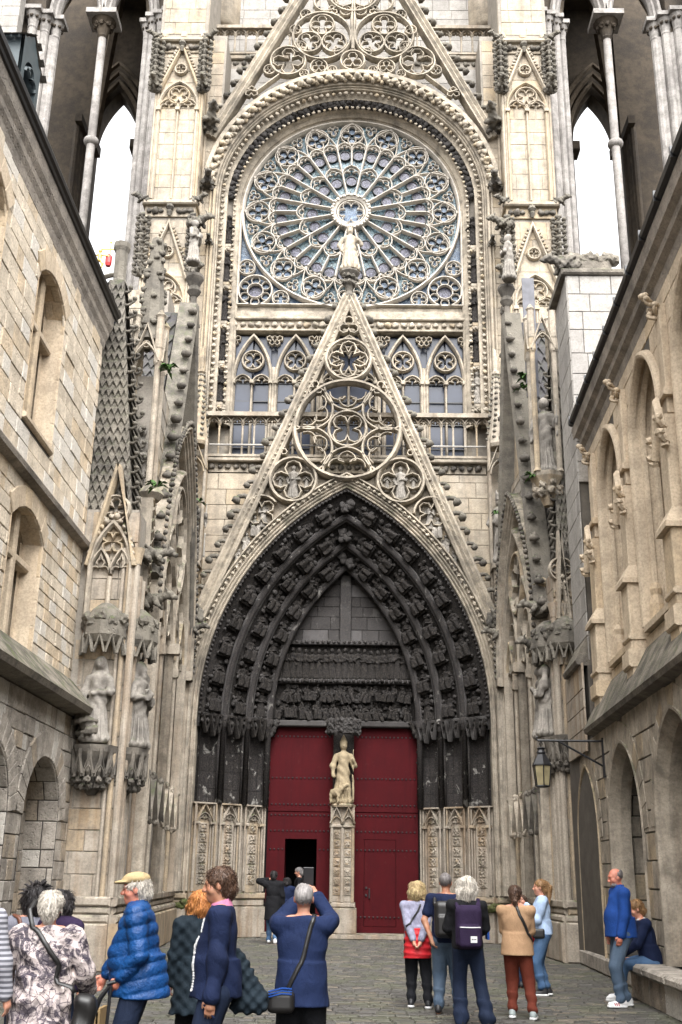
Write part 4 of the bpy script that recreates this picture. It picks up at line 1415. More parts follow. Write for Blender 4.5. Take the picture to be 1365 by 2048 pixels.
# upper gable over the rose
fu = FC(30.9)
def rk2(z): return 4.92 - (z - 26.2) * .477
ug = MB()
for s in (-1, 1):
    ug.sweep(fu, [(s * (rk2(25.9) - .17), 25.9), (0, 36.2)], [(-.19, -.4), (-.19, .02), (-.12, .1), (-.04, .02), (.04, .12), (.12, .04), (.19, .08), (.19, -.4)])
ug.sweep(fu, arc(0, RZ, 5.05, PI * .93, PI * .07, 40), rib(.12, .3, -.15))
ugo = ug.build('upper_gable', M['trac'], front)
for s in (-1, 1):
    cx, cz = s * 1.12, 30.2
    m = MB()
    m.sweep(fu, [(0.02 * s, 29.6), (s * .05, 31.0), (0.02 * s, 32.0)], rib(.12, .26, -.13))
    m.sweep(fu, circ(cx, cz, 1.04, 32), rib(.12, .28, -.14), True)
    for q in range(3):
        a = PI / 2 + q * 2 * PI / 3
        m.sweep(fu, circ(cx + .52 * math.cos(a), cz + .52 * math.sin(a), .44, 20), rib(.09, .22, -.12), True)
        m.sweep(fu, foil(cx + .52 * math.cos(a), cz + .52 * math.sin(a), .4, 4, a, 5), rib(.055, .16, -.1), True)
    m.build('tracery_circle', M['trac'], ugo)
    m = MB()
    m.sweep(fu, circ(s * 2.3, 29.1, .62, 20), rib(.1, .24, -.12), True); m.sweep(fu, foil(s * 2.3, 29.1, .55, 4, 0, 5), rib(.06, .18, -.1), True)
    m.build('tracery_circle', M['trac'], ugo); m = MB(); m.sweep(fu, circ(s * 1.2, 28.85, .3, 16), rib(.08, .22, -.12), True); m.sweep(fu, foil(s * 1.2, 28.85, .26, 3, PI / 2, 4), rib(.05, .18, -.1), True)
    m.build('tracery_circle', M['trac'], ugo); m = MB()
    m.sweep(fu, [(s * 2.6, 28.5), (s * 3.4, 27.75), (s * 3.7, 27.85)], rib(.09, .22, -.12)); m.sweep(fu, foil(s * 3.55, 27.75, .24, 3, PI / 2, 4), rib(.06, .18, -.1), True)
    m.build('tracery_circle', M['trac'], ugo)
    for k, (x, z, a) in enumerate(along([(s * (rk2(26.4) + .02), 26.4), (s * .05, 36.2)], .62)):
        c = MB(); crockets(c, fu, [(x, z, a)], .46, -.12, -1 if s > 0 else 1, seed=k + 40); c.build('crocket', M['mossy'], ugo)
for s in (-1, 1):
    for x, z, r_, n_ in ((1.9, 29.72, .24, 3), (.5, 29.5, .17, 3), (.27, 31.35, .2, 3), (2.08, 30.5, .2, 3), (1.72, 31.2, .2, 3), (2.95, 28.72, .2, 3), (1.72, 28.55, .16, 3), (.72, 28.72, .16, 3)):
        m = MB(); m.sweep(fu, circ(s * x, z, r_, 14), rib(.065, .2, -.12), True); m.sweep(fu, foil(s * x, z, r_ * .88, n_, PI / 2, 4), rib(.04, .15, -.1), True); m.build('tracery_trefoil', M['trac'], ugo)
m = MB()
m.sweep(fu, circ(0, 29.1, .42, 20), rib(.1, .26, -.12), True); m.sweep(fu, foil(0, 29.1, .36, 3, PI / 2, 5), rib(.06, .2, -.1), True)
m.build('tracery_circle', M['trac'], ugo); m = MB()
m.sweep(fu, circ(0, 32.25, .95, 28), rib(.12, .28, -.14), True); m.sweep(fu, foil(0, 32.25, .86, 4, PI / 4, 6), rib(.08, .2, -.1), True)
for s in (-1, 1): m.sweep(fu, foil(s * .78, 31.35, .22, 3, PI / 2, 4), rib(.06, .2, -.1), True); m.sweep(fu, circ(s * 1.0, 31.75, .42, 18), rib(.09, .22, -.12), True)
m.build('tracery_circle', M['trac'], ugo)

# upper balustrade either side of the gable
for s in (-1, 1):
    a, b = sorted((s * 2.4, s * 5.3)); m = MB(); fb = FC(32.5)
    balustrade(m, fb, a, b, 30.7, 32.05, .42, .14, .07)
    m.fbox(fb, a, b, 30.5, 30.7, -1.0, .2, .03); m.fbox(fb, a, b, 30.2, 30.5, -1.0, .0)
    o = m.build('upper_balustrade', M['grey'], front)
    k_ = MB(); knots(k_, fb, [(a + .3 * q, 30.36, 0) for q in range(10)], .24, .06, 3); knots(k_, fb, [(a + .15 * q, 32.05, 0) for q in range(20)], .11, .05, 4); k_.build('leaf_frieze', M['mossy'], o)

# ------------------------------------------------------------------ great piers: blind gabled panels
for s in (-1, 1):
    cx = s * 6.0; f = FC(30.43)
    m = MB()
    blind_panel(m, f, cx, .66, 22.95, 26.75, 1.0, .075, .13, (27.35, 29.3))
    for x in (cx - .80, cx + .80, cx - .72, cx + .72): m.tube([f.P(x, 22.9, .02), f.P(x, 27.4, .02)], .045, 6)
    m.build('blind_panel', M['pale'], front)
    m = MB()
    blind_panel(m, f, cx, .66, 13.0, 19.1, 1.05, .075, .13, (19.9, 22.05))
    for x in (cx - .80, cx + .80, cx - .72, cx + .72): m.tube([f.P(x, 12.9, .02), f.P(x, 20.0, .02)], .045, 6)
    m.build('blind_panel', M['pale'], front)
    m = MB()
    for x in (cx - .8, cx - .7, cx - .6, cx, cx + .6, cx + .7, cx + .8): m.tube([f.P(x, 29.7, -.1), f.P(x, 37, -.1)], .05 if x != cx else .035, 6)
    for x in (cx - .7, cx, cx + .7): m.lathe(f.P(x, 29.75, -.1), [(.17, 0), (.17, .12), (.1, .3)], 6)
    m.build('pier_shaft', M['pale'], front)
    for z, zz, dd in ((29.45, 29.62, .2), (22.7, 22.86, .22)):
        m = MB(); m.fbox(f, cx - .92, cx + .92, z, zz, -.6, dd, .04); m.fbox(f, cx - .84, cx + .84, z - .4, z, -.5, .04)
        o = m.build('pier_ledge', M['pale'], front)
        k_ = MB(); knots(k_, f, [(cx - .7 + .2 * q, z - .2, 0) for q in range(8) if q not in (3, 4)], .22, .07, 5); k_.build('leaf_frieze', M['dirty'], o)
        fi = MB(); fi.lathe(f.P(cx, z - .34, .14), [(.04, -.1), (.1, .05), (.06, .12), (.14, .22), (.1, .34)], 8); fi.build('gable_finial', M['mossy'], o)
    for z0, z1 in ((27.3, 29.45), (20.0, 22.3)):
        for e in (-1, 1):
            m = MB()
            m.tube([f.P(cx + e * .84, z0, .12), f.P(cx + e * .84, z1, .05)], [.1, .03], 6)
            o = m.build('pinnacle', M['mossy'], front)
            k_ = MB()
            for q in range(9):
                z = z0 + (z1 - z0) * q / 9
                for e2 in (-1, 1): k_.add(*CROCK[q % 3], f.M(cx + e * .84, z, .12, .3) @ Matrix.Rotation(PI if e2 < 0 else 0, 4, 'Z'))
                k_.add(*CROCK[q % 3], f.M(cx + e * .84, z, .12, .3) @ Matrix.Rotation(-PI / 2, 4, 'Z'))
            k_.build('crocket_row', M['mossy'], o)
    m = MB()
    for q in range(14):
        z = 27.45 + q * 1.85 / 14; x = .7 * (1 - q / 14)
        for e in (-1, 1):
            for zz in (0, -7.35): m.add(*LUMPS[q % 6], f.M(cx + e * (x + .1), z + zz, .1, .13))
    m.build('crocket_row', M['grey'], front)
# tall moulded edges between pier and rose jamb
for s in (-1, 1):
    for x, r in ((4.66, .05), (4.78, .035), (5.1, .05), (5.2, .06)):
        em = MB(); em.tube([FC(31.0).P(s * x, 15.4, .02), FC(31.0).P(s * x, 29.6 if x > 5 else 23.8, .02)], r, 6)
        em.build('edge_shaft', M['pale'], front)
# crocketed corner pinnacles with niches, standing beside the gable
for s in (-1, 1):
    f = FC(30.45); cx = s * 4.62
    m = MB()
    m.lathe(f.P(cx, 0, .0), [(.30, 14.1), (.34, 14.2), (.2, 15.2), (.1, 16.5), (.08, 16.55), (.13, 16.6), (.13, 16.68), (.07, 16.72), (.09, 17.1), (.05, 17.45), (.01, 17.5)], 8)
    m.sweep(f, pointed(cx, .27, 13.2, .5, 6), rib(.07, .3, -.1)); m.sweep(f, [(cx - .34, 13.3), (cx, 14.2), (cx + .34, 13.3)], rib(.06, .3, -.08))
    for x in (cx - .3, cx + .3): m.tube([f.P(x, 10.4, .12), f.P(x, 14.3, .12)], .05, 6); m.tube([f.P(x, 10.4, .0), f.P(x, 13.3, .0)], .04, 6)
    m.fbox(f, cx - .3, cx + .3, 9.0, 13.9, -.5, -.28); m.fbox(f, cx - .32, cx + .32, 10.25, 10.42, -.3, .2, .03); m.fbox(f, cx - .25, cx + .25, 8.8, 10.25, -.3, .1)
    o = m.build('corner_pinnacle', M['grey'], front)
    k_ = MB()
    for q in range(12):
        z = 14.4 + q * .19; r = .3 - .02 * q
        for e in range(6): k_.add(*LUMPS[(q + e) % 6], f.M(cx + r * math.cos(e * PI / 3 + q), z, r * math.sin(e * PI / 3 + q), .12))
    k_.build('crocket_row', M['mossy'], o)
    d_ = MB()
    for q in range(9):
        for e in (-1, 1): d_.sweep(f, [(cx - .24, 8.9 + q * .15 + (e > 0) * .3 - .15), (cx + .24, 8.9 + q * .15 + (e < 0) * .3 - .15)], rib(.025, .03, .1))
    d_.build('diaper', M['grey'], o)

# beasts: gargoyles and crouching animals
def beast(seed, h=.05):
    s = Sdf((-.5, -1.4, -.6), (.5, .5, .7), h); R = random.Random(seed)
    s.cone((0, .3, 0), (0, -.4, .05), .25, .22, .08).cone((0, -.4, .08), (0, -.7, .16), .19, .16, .06)
    s.ell((0, -.85, .2), (.19, .22, .19), .05).cone((0, -.95, .14), (0, -1.12, .08), .12, .1, .04)
    for e in (-1, 1):
        s.cone((e * .12, -.8, .32), (e * .2, -.74, .46), .06, .03, .02)
        s.chain([(e * .2, -.3, 0), (e * .27, -.42, -.2), (e * .22, -.5, -.3)], [.12, .1, .08], .06)
        s.chain([(e * .2, .2, 0), (e * .28, .05, -.2), (e * .24, -.05, -.34)], [.16, .11, .08], .06)
        s.cone((e * .18, -.15, .1), (e * .24, .15, .3), .1, .06, .06)
    s.disp(lambda X, Y, Z: .035 * np.sin(23 * Y + seed) * np.sin(19 * X + 21 * Z))
    return s.mesh()
BV = [npmesh('gargoyle', *beast(i), M['dirty']) for i in range(2)]
BM = [me.copy() for me in BV]
for me in BM: me.materials.clear(); me.materials.append(M['mossy'])
def gargoyle(f, x, z, c, sc, yaw=0.0, k=0, mossy=True, parent=None, tilt=0.0):
    return put((BM if mossy else BV)[k % 2], 'gargoyle', f.M(x, z, c, sc) @ Matrix.Rotation(yaw, 4, 'Z') @ Matrix.Rotation(tilt, 4, 'X'), parent or front)
f = FC(30.43)
for s in (-1, 1):
    for z in (29.6, 22.85):
        for e in (-1, 1): gargoyle(f, s * 6.0 + e * .85, z + .05, .1, .42, e * 1.0, 0)
    gargoyle(f, s * 6.0 - s * .85, 27.5, .15, .5, 0, 1); gargoyle(f, s * 6.0 + s * .85, 27.5, .15, .5, 0, 1)
    gargoyle(f, s * 6.0 - s * .9, 20.1, .15, .5, -s * .8, 1); gargoyle(f, s * 5.1, 21.9, .3, .6, -s * 1.2, 0)
    gargoyle(FC(31), s * 4.92, 23.95, .1, .62, -s * .2, 1, False); gargoyle(FC(31), s * 4.72, 21.7, .05, .35, 0, 0, False)
    gargoyle(FC(30.9), s * 4.95, 26.3, .1, .8, -s * .3, 1, tilt=-.3)
    gargoyle(FC(30.35), s * 4.42, 8.75, .1, .8, s * .4, 0, tilt=.5); gargoyle(FC(30.4), s * 4.9, 9.0, .1, .7, -s * .3, 1)
    gargoyle(FC(31), s * 5.12, 19.2, .05, .5, 0, 1, False)
# ------------------------------------------------------------------ statues (each stands on its own)
def statue(label, f, x, z, c, ht, kw, mat='statue', yaw=0.0, grp=None, lift=0.0):
    key = repr(sorted(kw.items()))
    V, F = robe_data(key + 'st', h=.030, **kw)
    top = float(np.max(np.asarray(V)[:, 2]))
    me = npmesh('statue', V, F, M[mat])
    o = put(me, 'statue', f.M(x, z, c, ht / top) @ Matrix.Rotation(yaw, 4, 'Z'))
    tag(o, label, 'statue', grp)
    return o
f = FC(31.62)
bish = statue('tan stone bishop with a sheep at his feet, between the red doors', f, 0, 3.6, -.1, 1.95, dict(seed=21, hat='mitre', arm='staff', slim=.95), 'tan')
lam = Sdf((-.5, -.4, -.1), (.5, .4, .7), .03)
lam.ell((0, 0, .32), (.25, .13, .15), .03).cone((-.2, 0, .4), (-.32, -.05, .52), .09, .08, .04).ell((-.4, -.08, .55), (.11, .07, .075), .03)
for a in (-.15, .15):
    for b in (-.07, .07): lam.cone((a, b, .25), (a, b, .0), .06, .05, .03)
lam.disp(lambda X, Y, Z: .012 * np.sin(40 * X) * np.sin(40 * Z))
lo_ = put(lam.data('sheep', M['tan']), 'sheep', f.M(-.2, 3.62, .12, .85) @ Matrix.Rotation(PI * .8, 4, 'Z'), bish)
statue('weathered crowned figure on a leafy pedestal at the tip of the portal gable', FC(30.35), 0, 20.25, 0, 1.66, dict(seed=22, hat='crown', arm='staff', slim=1.25), 'pale')
pd = MB(); fp = FC(30.35)
pd.lathe(fp.P(0, 0, -.05), [(.1, 19.2), (.15, 19.35), (.1, 19.5), (.2, 19.8), (.16, 19.95), (.34, 20.16), (.32, 20.26)], 8)
for q in range(16): pd.add(*LUMPS[q % 6], fp.M(.2 * math.cos(q * .8), 19.7 + .03 * q, .2 * math.sin(q * .8), .16))
pd.build('finial_pedestal', M['dirty'], gable)
for s, w_, hat in ((-1, 'left', 'mitre'), (1, 'right', 'crown')):
    statue('stone %s in the niche beside the %s side of the portal gable' % ('bishop' if s < 0 else 'crowned figure', w_), FC(30.45), s * 4.62, 10.42, .02, 2.3, dict(seed=23 + s, hat=hat, arm='staff' if s < 0 else 'book', slim=.9), 'statue', -s * .5)
    statue('robed pale figure in the middle of the %s round medallion of the gable' % w_, FC(30.35), s * 1.63, 12.42, -.16, 1.1, dict(seed=25 + s, arm='down', slim=1.0), 'statue')
    for q in (-1, 1):
        statue('little figure %s of the robed one inside the %s gable medallion' % ('left' if q < 0 else 'right', w_), FC(30.35), s * 1.63 + q * .4, 12.68, -.2, .62, dict(seed=28, arm='pray', slim=.8), 'statue')
    for q, (x, z, h) in enumerate(((2.5, 11.5, .85), (2.75, 11.2, .7), (2.98, 10.75, .6), (3.2, 10.3, .55), (3.45, 9.8, .5))):
        statue('small carved figure %s from the top in the %s lower corner of the portal gable' % (('first', 'second', 'third', 'fourth', 'fifth')[q], w_), FC(30.35), s * x, z, -.2, h, dict(seed=30 + q % 2, arm=('book', 'pray')[q % 2], seated=q > 0), 'statue', -s * .3)
    cl = {-1: ('black', 'black', 'black', 'black', 'black'), 1: ('cream', 'black', 'black', 'part-white', 'black')}[s]
    for k in range(5):
        statue('%s stone figure in the jamb %s of the rose, %s of five from the bottom' % (cl[k], w_, ('first', 'second', 'third', 'fourth', 'fifth')[k]), FC(31.6), s * 4.17, 16.05 + 1.47 * k, .05, 1.22,
               dict(seed=50 + k + (s > 0) * 7, arm=('book', 'down', 'pray')[(k + (s > 0)) % 3], hat=(None, 'veil', None)[k % 3], slim=.8), 'statue' if cl[k] == 'cream' else 'black', -s * .5, 'figures in the jambs of the rose')
        m = MB(); fj = FC(31.6)
        m.lathe(fj.P(s * 4.17, 0, .02), [(.05, 15.7 + 1.47 * k), (.2, 15.95 + 1.47 * k), (.2, 16.04 + 1.47 * k)], 6)
        for q in range(5): m.add(*LUMPS[q], fj.M(s * 4.17 + (q - 2) * .08, 15.88 + 1.47 * k - .03 * abs(q - 2), .15, .14))
        m.build('console', M['grey'], arch2)

# ------------------------------------------------------------------ the two bell towers beyond, open through their belfries
def fern(mb, o, sz, n=22, seed=0):
    R = random.Random(seed)
    for k in range(n):
        a = R.uniform(0, 2 * PI); l = sz * R.uniform(.5, 1.0); up = R.uniform(-.2, .9)
        d = Vector((math.cos(a), math.sin(a) - .5, up)).normalized() * l
        s_ = Vector((-math.sin(a), math.cos(a), 0)) * l * .14
        p0 = Vector(o); p1 = p0 + d * .55 + Vector((0, 0, .1 * l)); p2 = p0 + d - Vector((0, 0, .3 * l))
        mb.quad(p0, p1 - s_, p2, p1 + s_)
for s, w_ in ((-1, 'left'), (1, 'right')):
    T = thing('bell_tower', 'open dark belfry tower %s of the cathedral front, sky showing through its far arch' % w_, 'tower', (X0 + s * 9.8, 36, 0))
    f = FC(33.0)
    def shaft(x, z0, z1, r, Y=33.0, mat='shaft', cap=True, parent=T):
        m = MB(); o = Vector((X0 + s * x, Y, 0))
        n = max(1, int((z1 - z0) / .62)); hz = (z1 - z0) / n
        for k in range(n):
            m.lathe(o, [(r * .97, z0 + hz * k), (r, z0 + hz * k + .03), (r, z0 + hz * (k + 1) - .03), (r * .97, z0 + hz * (k + 1))], 10)
        if cap:
            m.lathe(o, [(r, z1), (r * 1.15, z1 + .06), (r * 1.02, z1 + .12), (r * 1.25, z1 + .4), (r * 1.9, z1 + .72)], 10)
            m.box(o.x - r * 2.1, o.x + r * 2.1, o.y - r * 2.1, o.y + r * 2.1, z1 + .72, z1 + .9)
            if mat == 'shaft':
                k_ = MB()
                for q in range(8): k_.add(*LUMPS[q % 6], Matrix.Translation(o + Vector((r * 1.35 * math.cos(q * PI / 4), r * 1.35 * math.sin(q * PI / 4), z1 + .5))) @ Matrix.Scale(r * .9, 4))
        so = m.build('shaft', M[mat], parent)
        if cap and mat == 'shaft': k_.build('capital_leaves', M['vault'], so)
    for x, y in ((7.45, 32.9), (7.78, 33.05), (8.06, 33.35), (7.1, 32.75)): shaft(x, 14, 32.25, .13, y)
    for x, y in ((11.62, 33.3), (11.95, 33.0), (12.35, 32.75)): shaft(x, 14, 32.25, .17, y)
    shaft(11.75, 14, 32.3, .12, 33.2, 'shaft', False); shaft(12.18, 14, 32.3, .12, 32.95, 'shaft', False); shaft(7.62, 14, 32.25, .07, 33.05, 'shaft', False)
    # slender free column in the middle of the opening, ringed half way up
    m = MB(); o = Vector((X0 + s * 9.74, 33.2, 0))
    m.lathe(o, [(.16, 14), (.16, 27.3), (.16, 27.32), (.155, 32.2), (.14, 32.3)], 12)
    m.lathe(o, [(.16, 27.28), (.26, 27.34), (.29, 27.44), (.26, 27.54), (.16, 27.6)], 14)
    co = m.build('column', M['shaft'], T, True)
    m = MB(); m.lathe(o, [(.15, 32.2), (.21, 32.3), (.17, 32.36), (.28, 32.75), (.48, 33.0)], 12); 
    for q in range(8): m.add(*LUMPS[q % 6], Matrix.Translation(o + Vector((.3 * math.cos(q * PI / 4), .3 * math.sin(q * PI / 4), 32.78))) @ Matrix.Scale(.22, 4))
    m.build('capital', M['vault'], co)
    m = MB(); m.box(o.x - .58, o.x + .58, o.y - .58, o.y + .5, 33.0, 33.22); m.build('abacus', M['shaft'], co)
    # arches springing from the column out of the top of the view
    m = MB()
    for a, b in ((7.7, 9.74), (9.74, 11.8)):
        c = s * (a + b) / 2
        for r in (0, .16): m.sweep(FC(33.1 + r), pointed(c, (b - a) / 2 - r, 33.2, 2.6, 9), rib(.26, .34, -.15))
    m.build('belfry_arch', M['shaft'], T)
    m = MB()
    for a, b in ((7.7, 9.74), (9.74, 11.8)):
        c = s * (a + b) / 2; P = pointed(c, (b - a) / 2, 33.2, 2.6, 9)
        for (x0, z0), (x1, z1) in zip(P, P[1:]): m.loft([[FC(33.2).P(x0, z0, 0), FC(33.2).P(x1, z1, 0), FC(33.2).P(x1, 42, 0), FC(33.2).P(x0, 42, 0)], [FC(33.9).P(x0, z0, 0), FC(33.9).P(x1, z1, 0), FC(33.9).P(x1, 42, 0), FC(33.9).P(x0, 42, 0)]])
    m.build('belfry_wall', M['shaft'], T)
    # dark room: side walls, far wall with its lancet, vault ribs
    m = MB()
    a, b = sorted((s * 6.86, s * 7.9)); m.box(X0 + a, X0 + b, 33.4, 41.0, 0, 44)
    a, b = sorted((s * 12.0, s * 14.5)); m.box(X0 + a, X0 + b, 32.9, 34.6, 0, 44); m.box(X0 + a, X0 + b, 40.2, 41.8, 0, 44); m.box(X0 + a, X0 + b, 34.6, 40.2, 0, 20)
    m.box(X0 + min(s * 7.9, s * 12), X0 + max(s * 7.9, s * 12), 33.2, 41, 41.2, 41.8)
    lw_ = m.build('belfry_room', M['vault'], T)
    m = MB()
    fr2 = FC(41.0); c = s * 11.02; hw = 1.0
    m.fbox(fr2, min(s * 12.4, c + s * hw), max(s * 12.4, c + s * hw), 10, 33.5, -.9, 0)
    m.fbox(fr2, min(s * 7.9, c - s * hw), max(s * 7.9, c - s * hw), 10, 33.5, -.9, 0)
    P = pointed(c, hw, 33.5, 2.8, 10)
    P = [(min(c - hw, s * 7.9 if s > 0 else s * 12.4) , 33.5)] + P + [(max(c + hw, s * 12.4 if s > 0 else s * 7.9), 33.5)]
    for (x0, z0), (x1, z1) in zip(P, P[1:]):
        m.loft([[fr2.P(x0, z0, 0), fr2.P(x1, z1, 0), fr2.P(x1, 42, 0), fr2.P(x0, 42, 0)], [fr2.P(x0, z0, -.9), fr2.P(x1, z1, -.9), fr2.P(x1, 42, -.9), fr2.P(x0, 42, -.9)]])
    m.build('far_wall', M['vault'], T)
    m = MB()
    for x in (c - hw, c + hw): m.fbox(fr2, x - .25, x + .25, 33.0, 33.5, -.5, .3, .05)
    for q in range(5): m.tube([(X0 + s * (12.2 + .02 * q), 40.9 - q * .4, 10), (X0 + s * (12.2 + .02 * q), 40.9 - q * .4, 33)], .14, 8)
    m.box(X0 + min(s * 12.0, s * 12.3), X0 + max(s * 12.0, s * 12.3), 38.9, 41, 33.0, 33.4)
    m.build('pier_shaft', M['vault'], T)
    m = MB()
    for k in range(4):
        x = s * (8.2 + .2 * k)
    ctr = Vector((X0 + s * 9.95, 37.2, 41.0))
    for cx_, cy_ in ((7.9, 33.6), (12.0, 33.6), (7.9, 40.9), (12.0, 40.9)):
        A = Vector((X0 + s * cx_, cy_, 33.2)); pts = []
        for k in range(9):
            t = k / 8; p = A.lerp(ctr, t); p.z = 33.2 + (41 - 33.2) * math.sin(t * PI / 2); pts.append(p)
        m.tube(pts, .22, 6)
        A2 = Vector((X0 + s * (10.9 if cx_ > 9 else 9.0), cy_, 33.2))
    for r_ in (0.25, .5, .75):
        P = pointed(s * 11.02, 1.0 + r_, 33.5, 2.8 + r_ * 1.6, 9)
        m.tube([FC(40.9 - r_ * .6).P(x, z, 0) for x, z in P], .12, 6)
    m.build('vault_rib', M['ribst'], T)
    # outer buttress of the tower
    ts_ = Stones()
    a, b = sorted((s * 12.6, s * 14.6))
    ts_.rect(FC(32.4), a, b, 20, 36, .5, (.6, 1.1), mat='white', seed=3, th=.5)
    ts_.flush(T, 60)

# ------------------------------------------------------------------ flanking walls with blind tracery, one each side of the court
def scale_roof(mb, pts_lo, pts_hi, rows, n, fr_n):
    """a steep stone roof carved in pointed scales between two edges"""
    a0, b0 = Vector(pts_lo[0]), Vector(pts_lo[1]); a1, b1 = Vector(pts_hi[0]), Vector(pts_hi[1])
    for r in range(rows):
        t0, t1 = r / rows, (r + 1) / rows
        k = max(2, int(n * (1 - t0 * .65)))
        for j in range(k):
            u0 = (j + (.5 if r % 2 else 0)) / k; u1 = min(1, u0 + 1 / k)
            if u0 >= 1: continue
            def q(u, t, o): return a0.lerp(b0, u).lerp(a1.lerp(b1, u), t) + fr_n * o
            mb.quad(q((u0 + u1) / 2, t0 - .6 / rows, .085), q(u1, t0 + .25 / rows, .055), q(u1, t1, .0), q(u0, t1, .0), q(u0, t0 + .25 / rows, .055))
def flank(s, A, B, Yend, hx, side):
    """A: near corner, B: far end at the facade; hx: x where the pier front ends at the neighbouring house"""
    W = thing('flanking_wall', 'wall of blind tracery and shafts running from the %s house to the portal' % side, 'wall', (A[0], A[1], 0))
    A = Vector((A[0], A[1], 0)); B = Vector((B[0], B[1], 0))
    u = (B - A).normalized(); L = (B - A).length
    n = Vector((u.y, -u.x, 0)) if s < 0 else Vector((-u.y, u.x, 0))
    fs = Fr(A, u, (0, 0, 1), n)
    ff = Fr((min(A.x, hx), A.y, 0)); fw_ = abs(A.x - hx)           # the pier front, facing the viewer
    m = MB()
    for u0_, zt_ in ((.08, 8.4), (1.75, 12.2)):
        Q = [A + u * u0_ - n * (.06 + .01 * (u0_ > 1)), B - n * (.06 + .01 * (u0_ > 1)), B - n * 1.3, A + u * u0_ - n * 1.3]
        m.loft([Q, [p + Vector((0, 0, zt_)) for p in Q]])
    m.fbox(ff, 0.03, fw_ - .05, 0, 8.45, -2.0, -.05)
    m.build('core_wall', M['mortar'], W)
    S = Stones()
    S.rect(fs, .05, L, 1.2, 8.4, .40, (.5, 1.1), mat='low', seed=7 + s, rough=.004, th=.03, d=-.06)
    S.rect(fs, 1.8, L, 8.4, 12.2, .40, (.5, 1.1), mat='grey', seed=17 + s, rough=.004, th=-.02, d=-.05)
    S.rect(ff, .02, fw_ - .02, 1.2, 8.4, .42, (.35, .8), mat='low', seed=9 + s, rough=.004, th=.03, d=-.05)
    S.flush(W, 240)
    pl = MB()
    for fr_, a, b in ((fs, 0, L), (ff, -.02, fw_ + .02)):
        pl.fbox(fr_, a - .1, b, 0, .78, -.4, .2, .03); pl.fbox(fr_, a - .08, b, .78, .92, -.4, .16, .04); pl.fbox(fr_, a, b, .92, 1.06, -.4, .1, .04); pl.fbox(fr_, a - .05, b, 1.06, 1.22, -.4, .13, .03)
    pl.build('plinth', M['low'], W)
    # corner shafts
    cs = MB()
    cx_f = fw_ if s < 0 else 0.0
    for dx, dc, r in ((0, .02, .075), (-.15 if s < 0 else .15, .04, .05), (-.25 if s < 0 else .25, .03, .035)):
        cs.tube([ff.P(cx_f + dx, 1.2, dc), ff.P(cx_f + dx, 7.6, dc)], r, 8)
        cs.tube([ff.P(cx_f + dx, 7.3, dc), ff.P(cx_f + dx, 7.38, dc), ff.P(cx_f + dx, 7.62, dc)], [r * 1.2, r * 1.3, r * 1.9], 8)
    for uu, r in ((.15, .06), (.32, .045), (.5, .07), (.75, .04)):
        cs.tube([fs.P(uu, 1.2, .05), fs.P(uu, 7.1, .05)], r, 8)
    cs.build('corner_shaft', M['low'], W)
    # pier front: gabled blind niche
    c = fw_ / 2 + (.06 if s < 0 else -.06); hw = fw_ / 2 - .16
    m = MB()
    m.sweep(ff, pointed(c, hw, 7.2, .95, 10, 6.2), rib(.11, .16, -.02)); 
    for q in (-1, 1):
        m.sweep(ff, pointed(c + q * hw / 2, hw / 2, 7.1, .5, 6), rib(.07, .13, -.02)); m.sweep(ff, trefoil_arch(c + q * hw / 2, hw * .42, 7.1, .4, 4), rib(.05, .1, -.02))
    m.tube([ff.P(c, 6.2, .05), ff.P(c, 7.05, .05)], .05, 8)
    m.sweep(ff, foil(c, 7.75, .24, 4, PI / 4, 5), rib(.055, .1, -.02), True)
    m.sweep(ff, [(c - hw * 1.15, 7.25), (c, 9.35), (c + hw * 1.15, 7.25)], rib(.13, .2, -.02))
    m.sweep(ff, circ(c, 8.43, .27, 20), rib(.07, .14, -.02), True); m.sweep(ff, foil(c, 8.43, .235, 4, 0, 5), rib(.05, .1, -.02), True)
    m.build('gabled_niche', M['grey'], W)
    k_ = MB(); knots(k_, ff, along(pointed(c, hw * 1.08, 7.3, 1.0, 10), .14), .12, .12, 4); k_.build('leaf_row', M['grey'], W)
    # steep scaled roof above the pier, set with crockets
    m = MB()
    top = Vector((c, 13.3, 0))
    E = [ff.P(-.3 if s < 0 else .22, 8.3, -.15 if s < 0 else -.35), ff.P(fw_ - .2, 8.3, -.15) if s < 0 else ff.P(fw_ + .35, 8.3, -.35), ff.P(fw_ - .2, 8.3, -1.5) if s < 0 else ff.P(fw_ + .35, 8.3, -1.6), ff.P(-.3 if s < 0 else .22, 8.3, -1.6)]
    tx = .05 if s < 0 else c + .28
    Tt = [ff.P(tx - .16, 14.0, -.6), ff.P(tx + .16, 14.0, -.6), ff.P(tx + .16, 14.0, -1.0), ff.P(tx - .16, 14.0, -1.0)]
    m.loft([E, Tt])
    scale_roof(m, (E[0], E[1]), (Tt[0], Tt[1]), 26, 9, Vector((0, -1, .15)))
    scale_roof(m, (E[1], E[2]), (Tt[1], Tt[2]), 26, 9, Vector((1, 0, .15)))
    scale_roof(m, (E[3], E[0]), (Tt[3], Tt[0]), 26, 9, Vector((-1, 0, .15)))
    ro_ = m.build('scale_roof', M['mossy'], W)
    for e, t in zip(E[:3], Tt[:3]):
        k_ = MB()
        for q in range(17): 
            p = e.lerp(t, q / 17)
            k_.add(*CROCK[q % 3], Matrix.Translation(p) @ Matrix.Rotation(PI if e is E[0] else 0, 4, 'Z') @ Matrix.Scale(.2, 4))
        k_.build('crocket', M['mossy'], ro_)
    m = MB(); m.lathe((Tt[0] + Tt[2]) / 2 - Vector((0, 0, 0)) * 0 - Vector((0, 0, 14.0)), [(.16, 13.8), (.2, 13.95), (.14, 14.1), (.145, 14.8), (.19, 14.9), (.19, 15.02)], 8); m.build('roof_finial', M['mossy'], ro_)
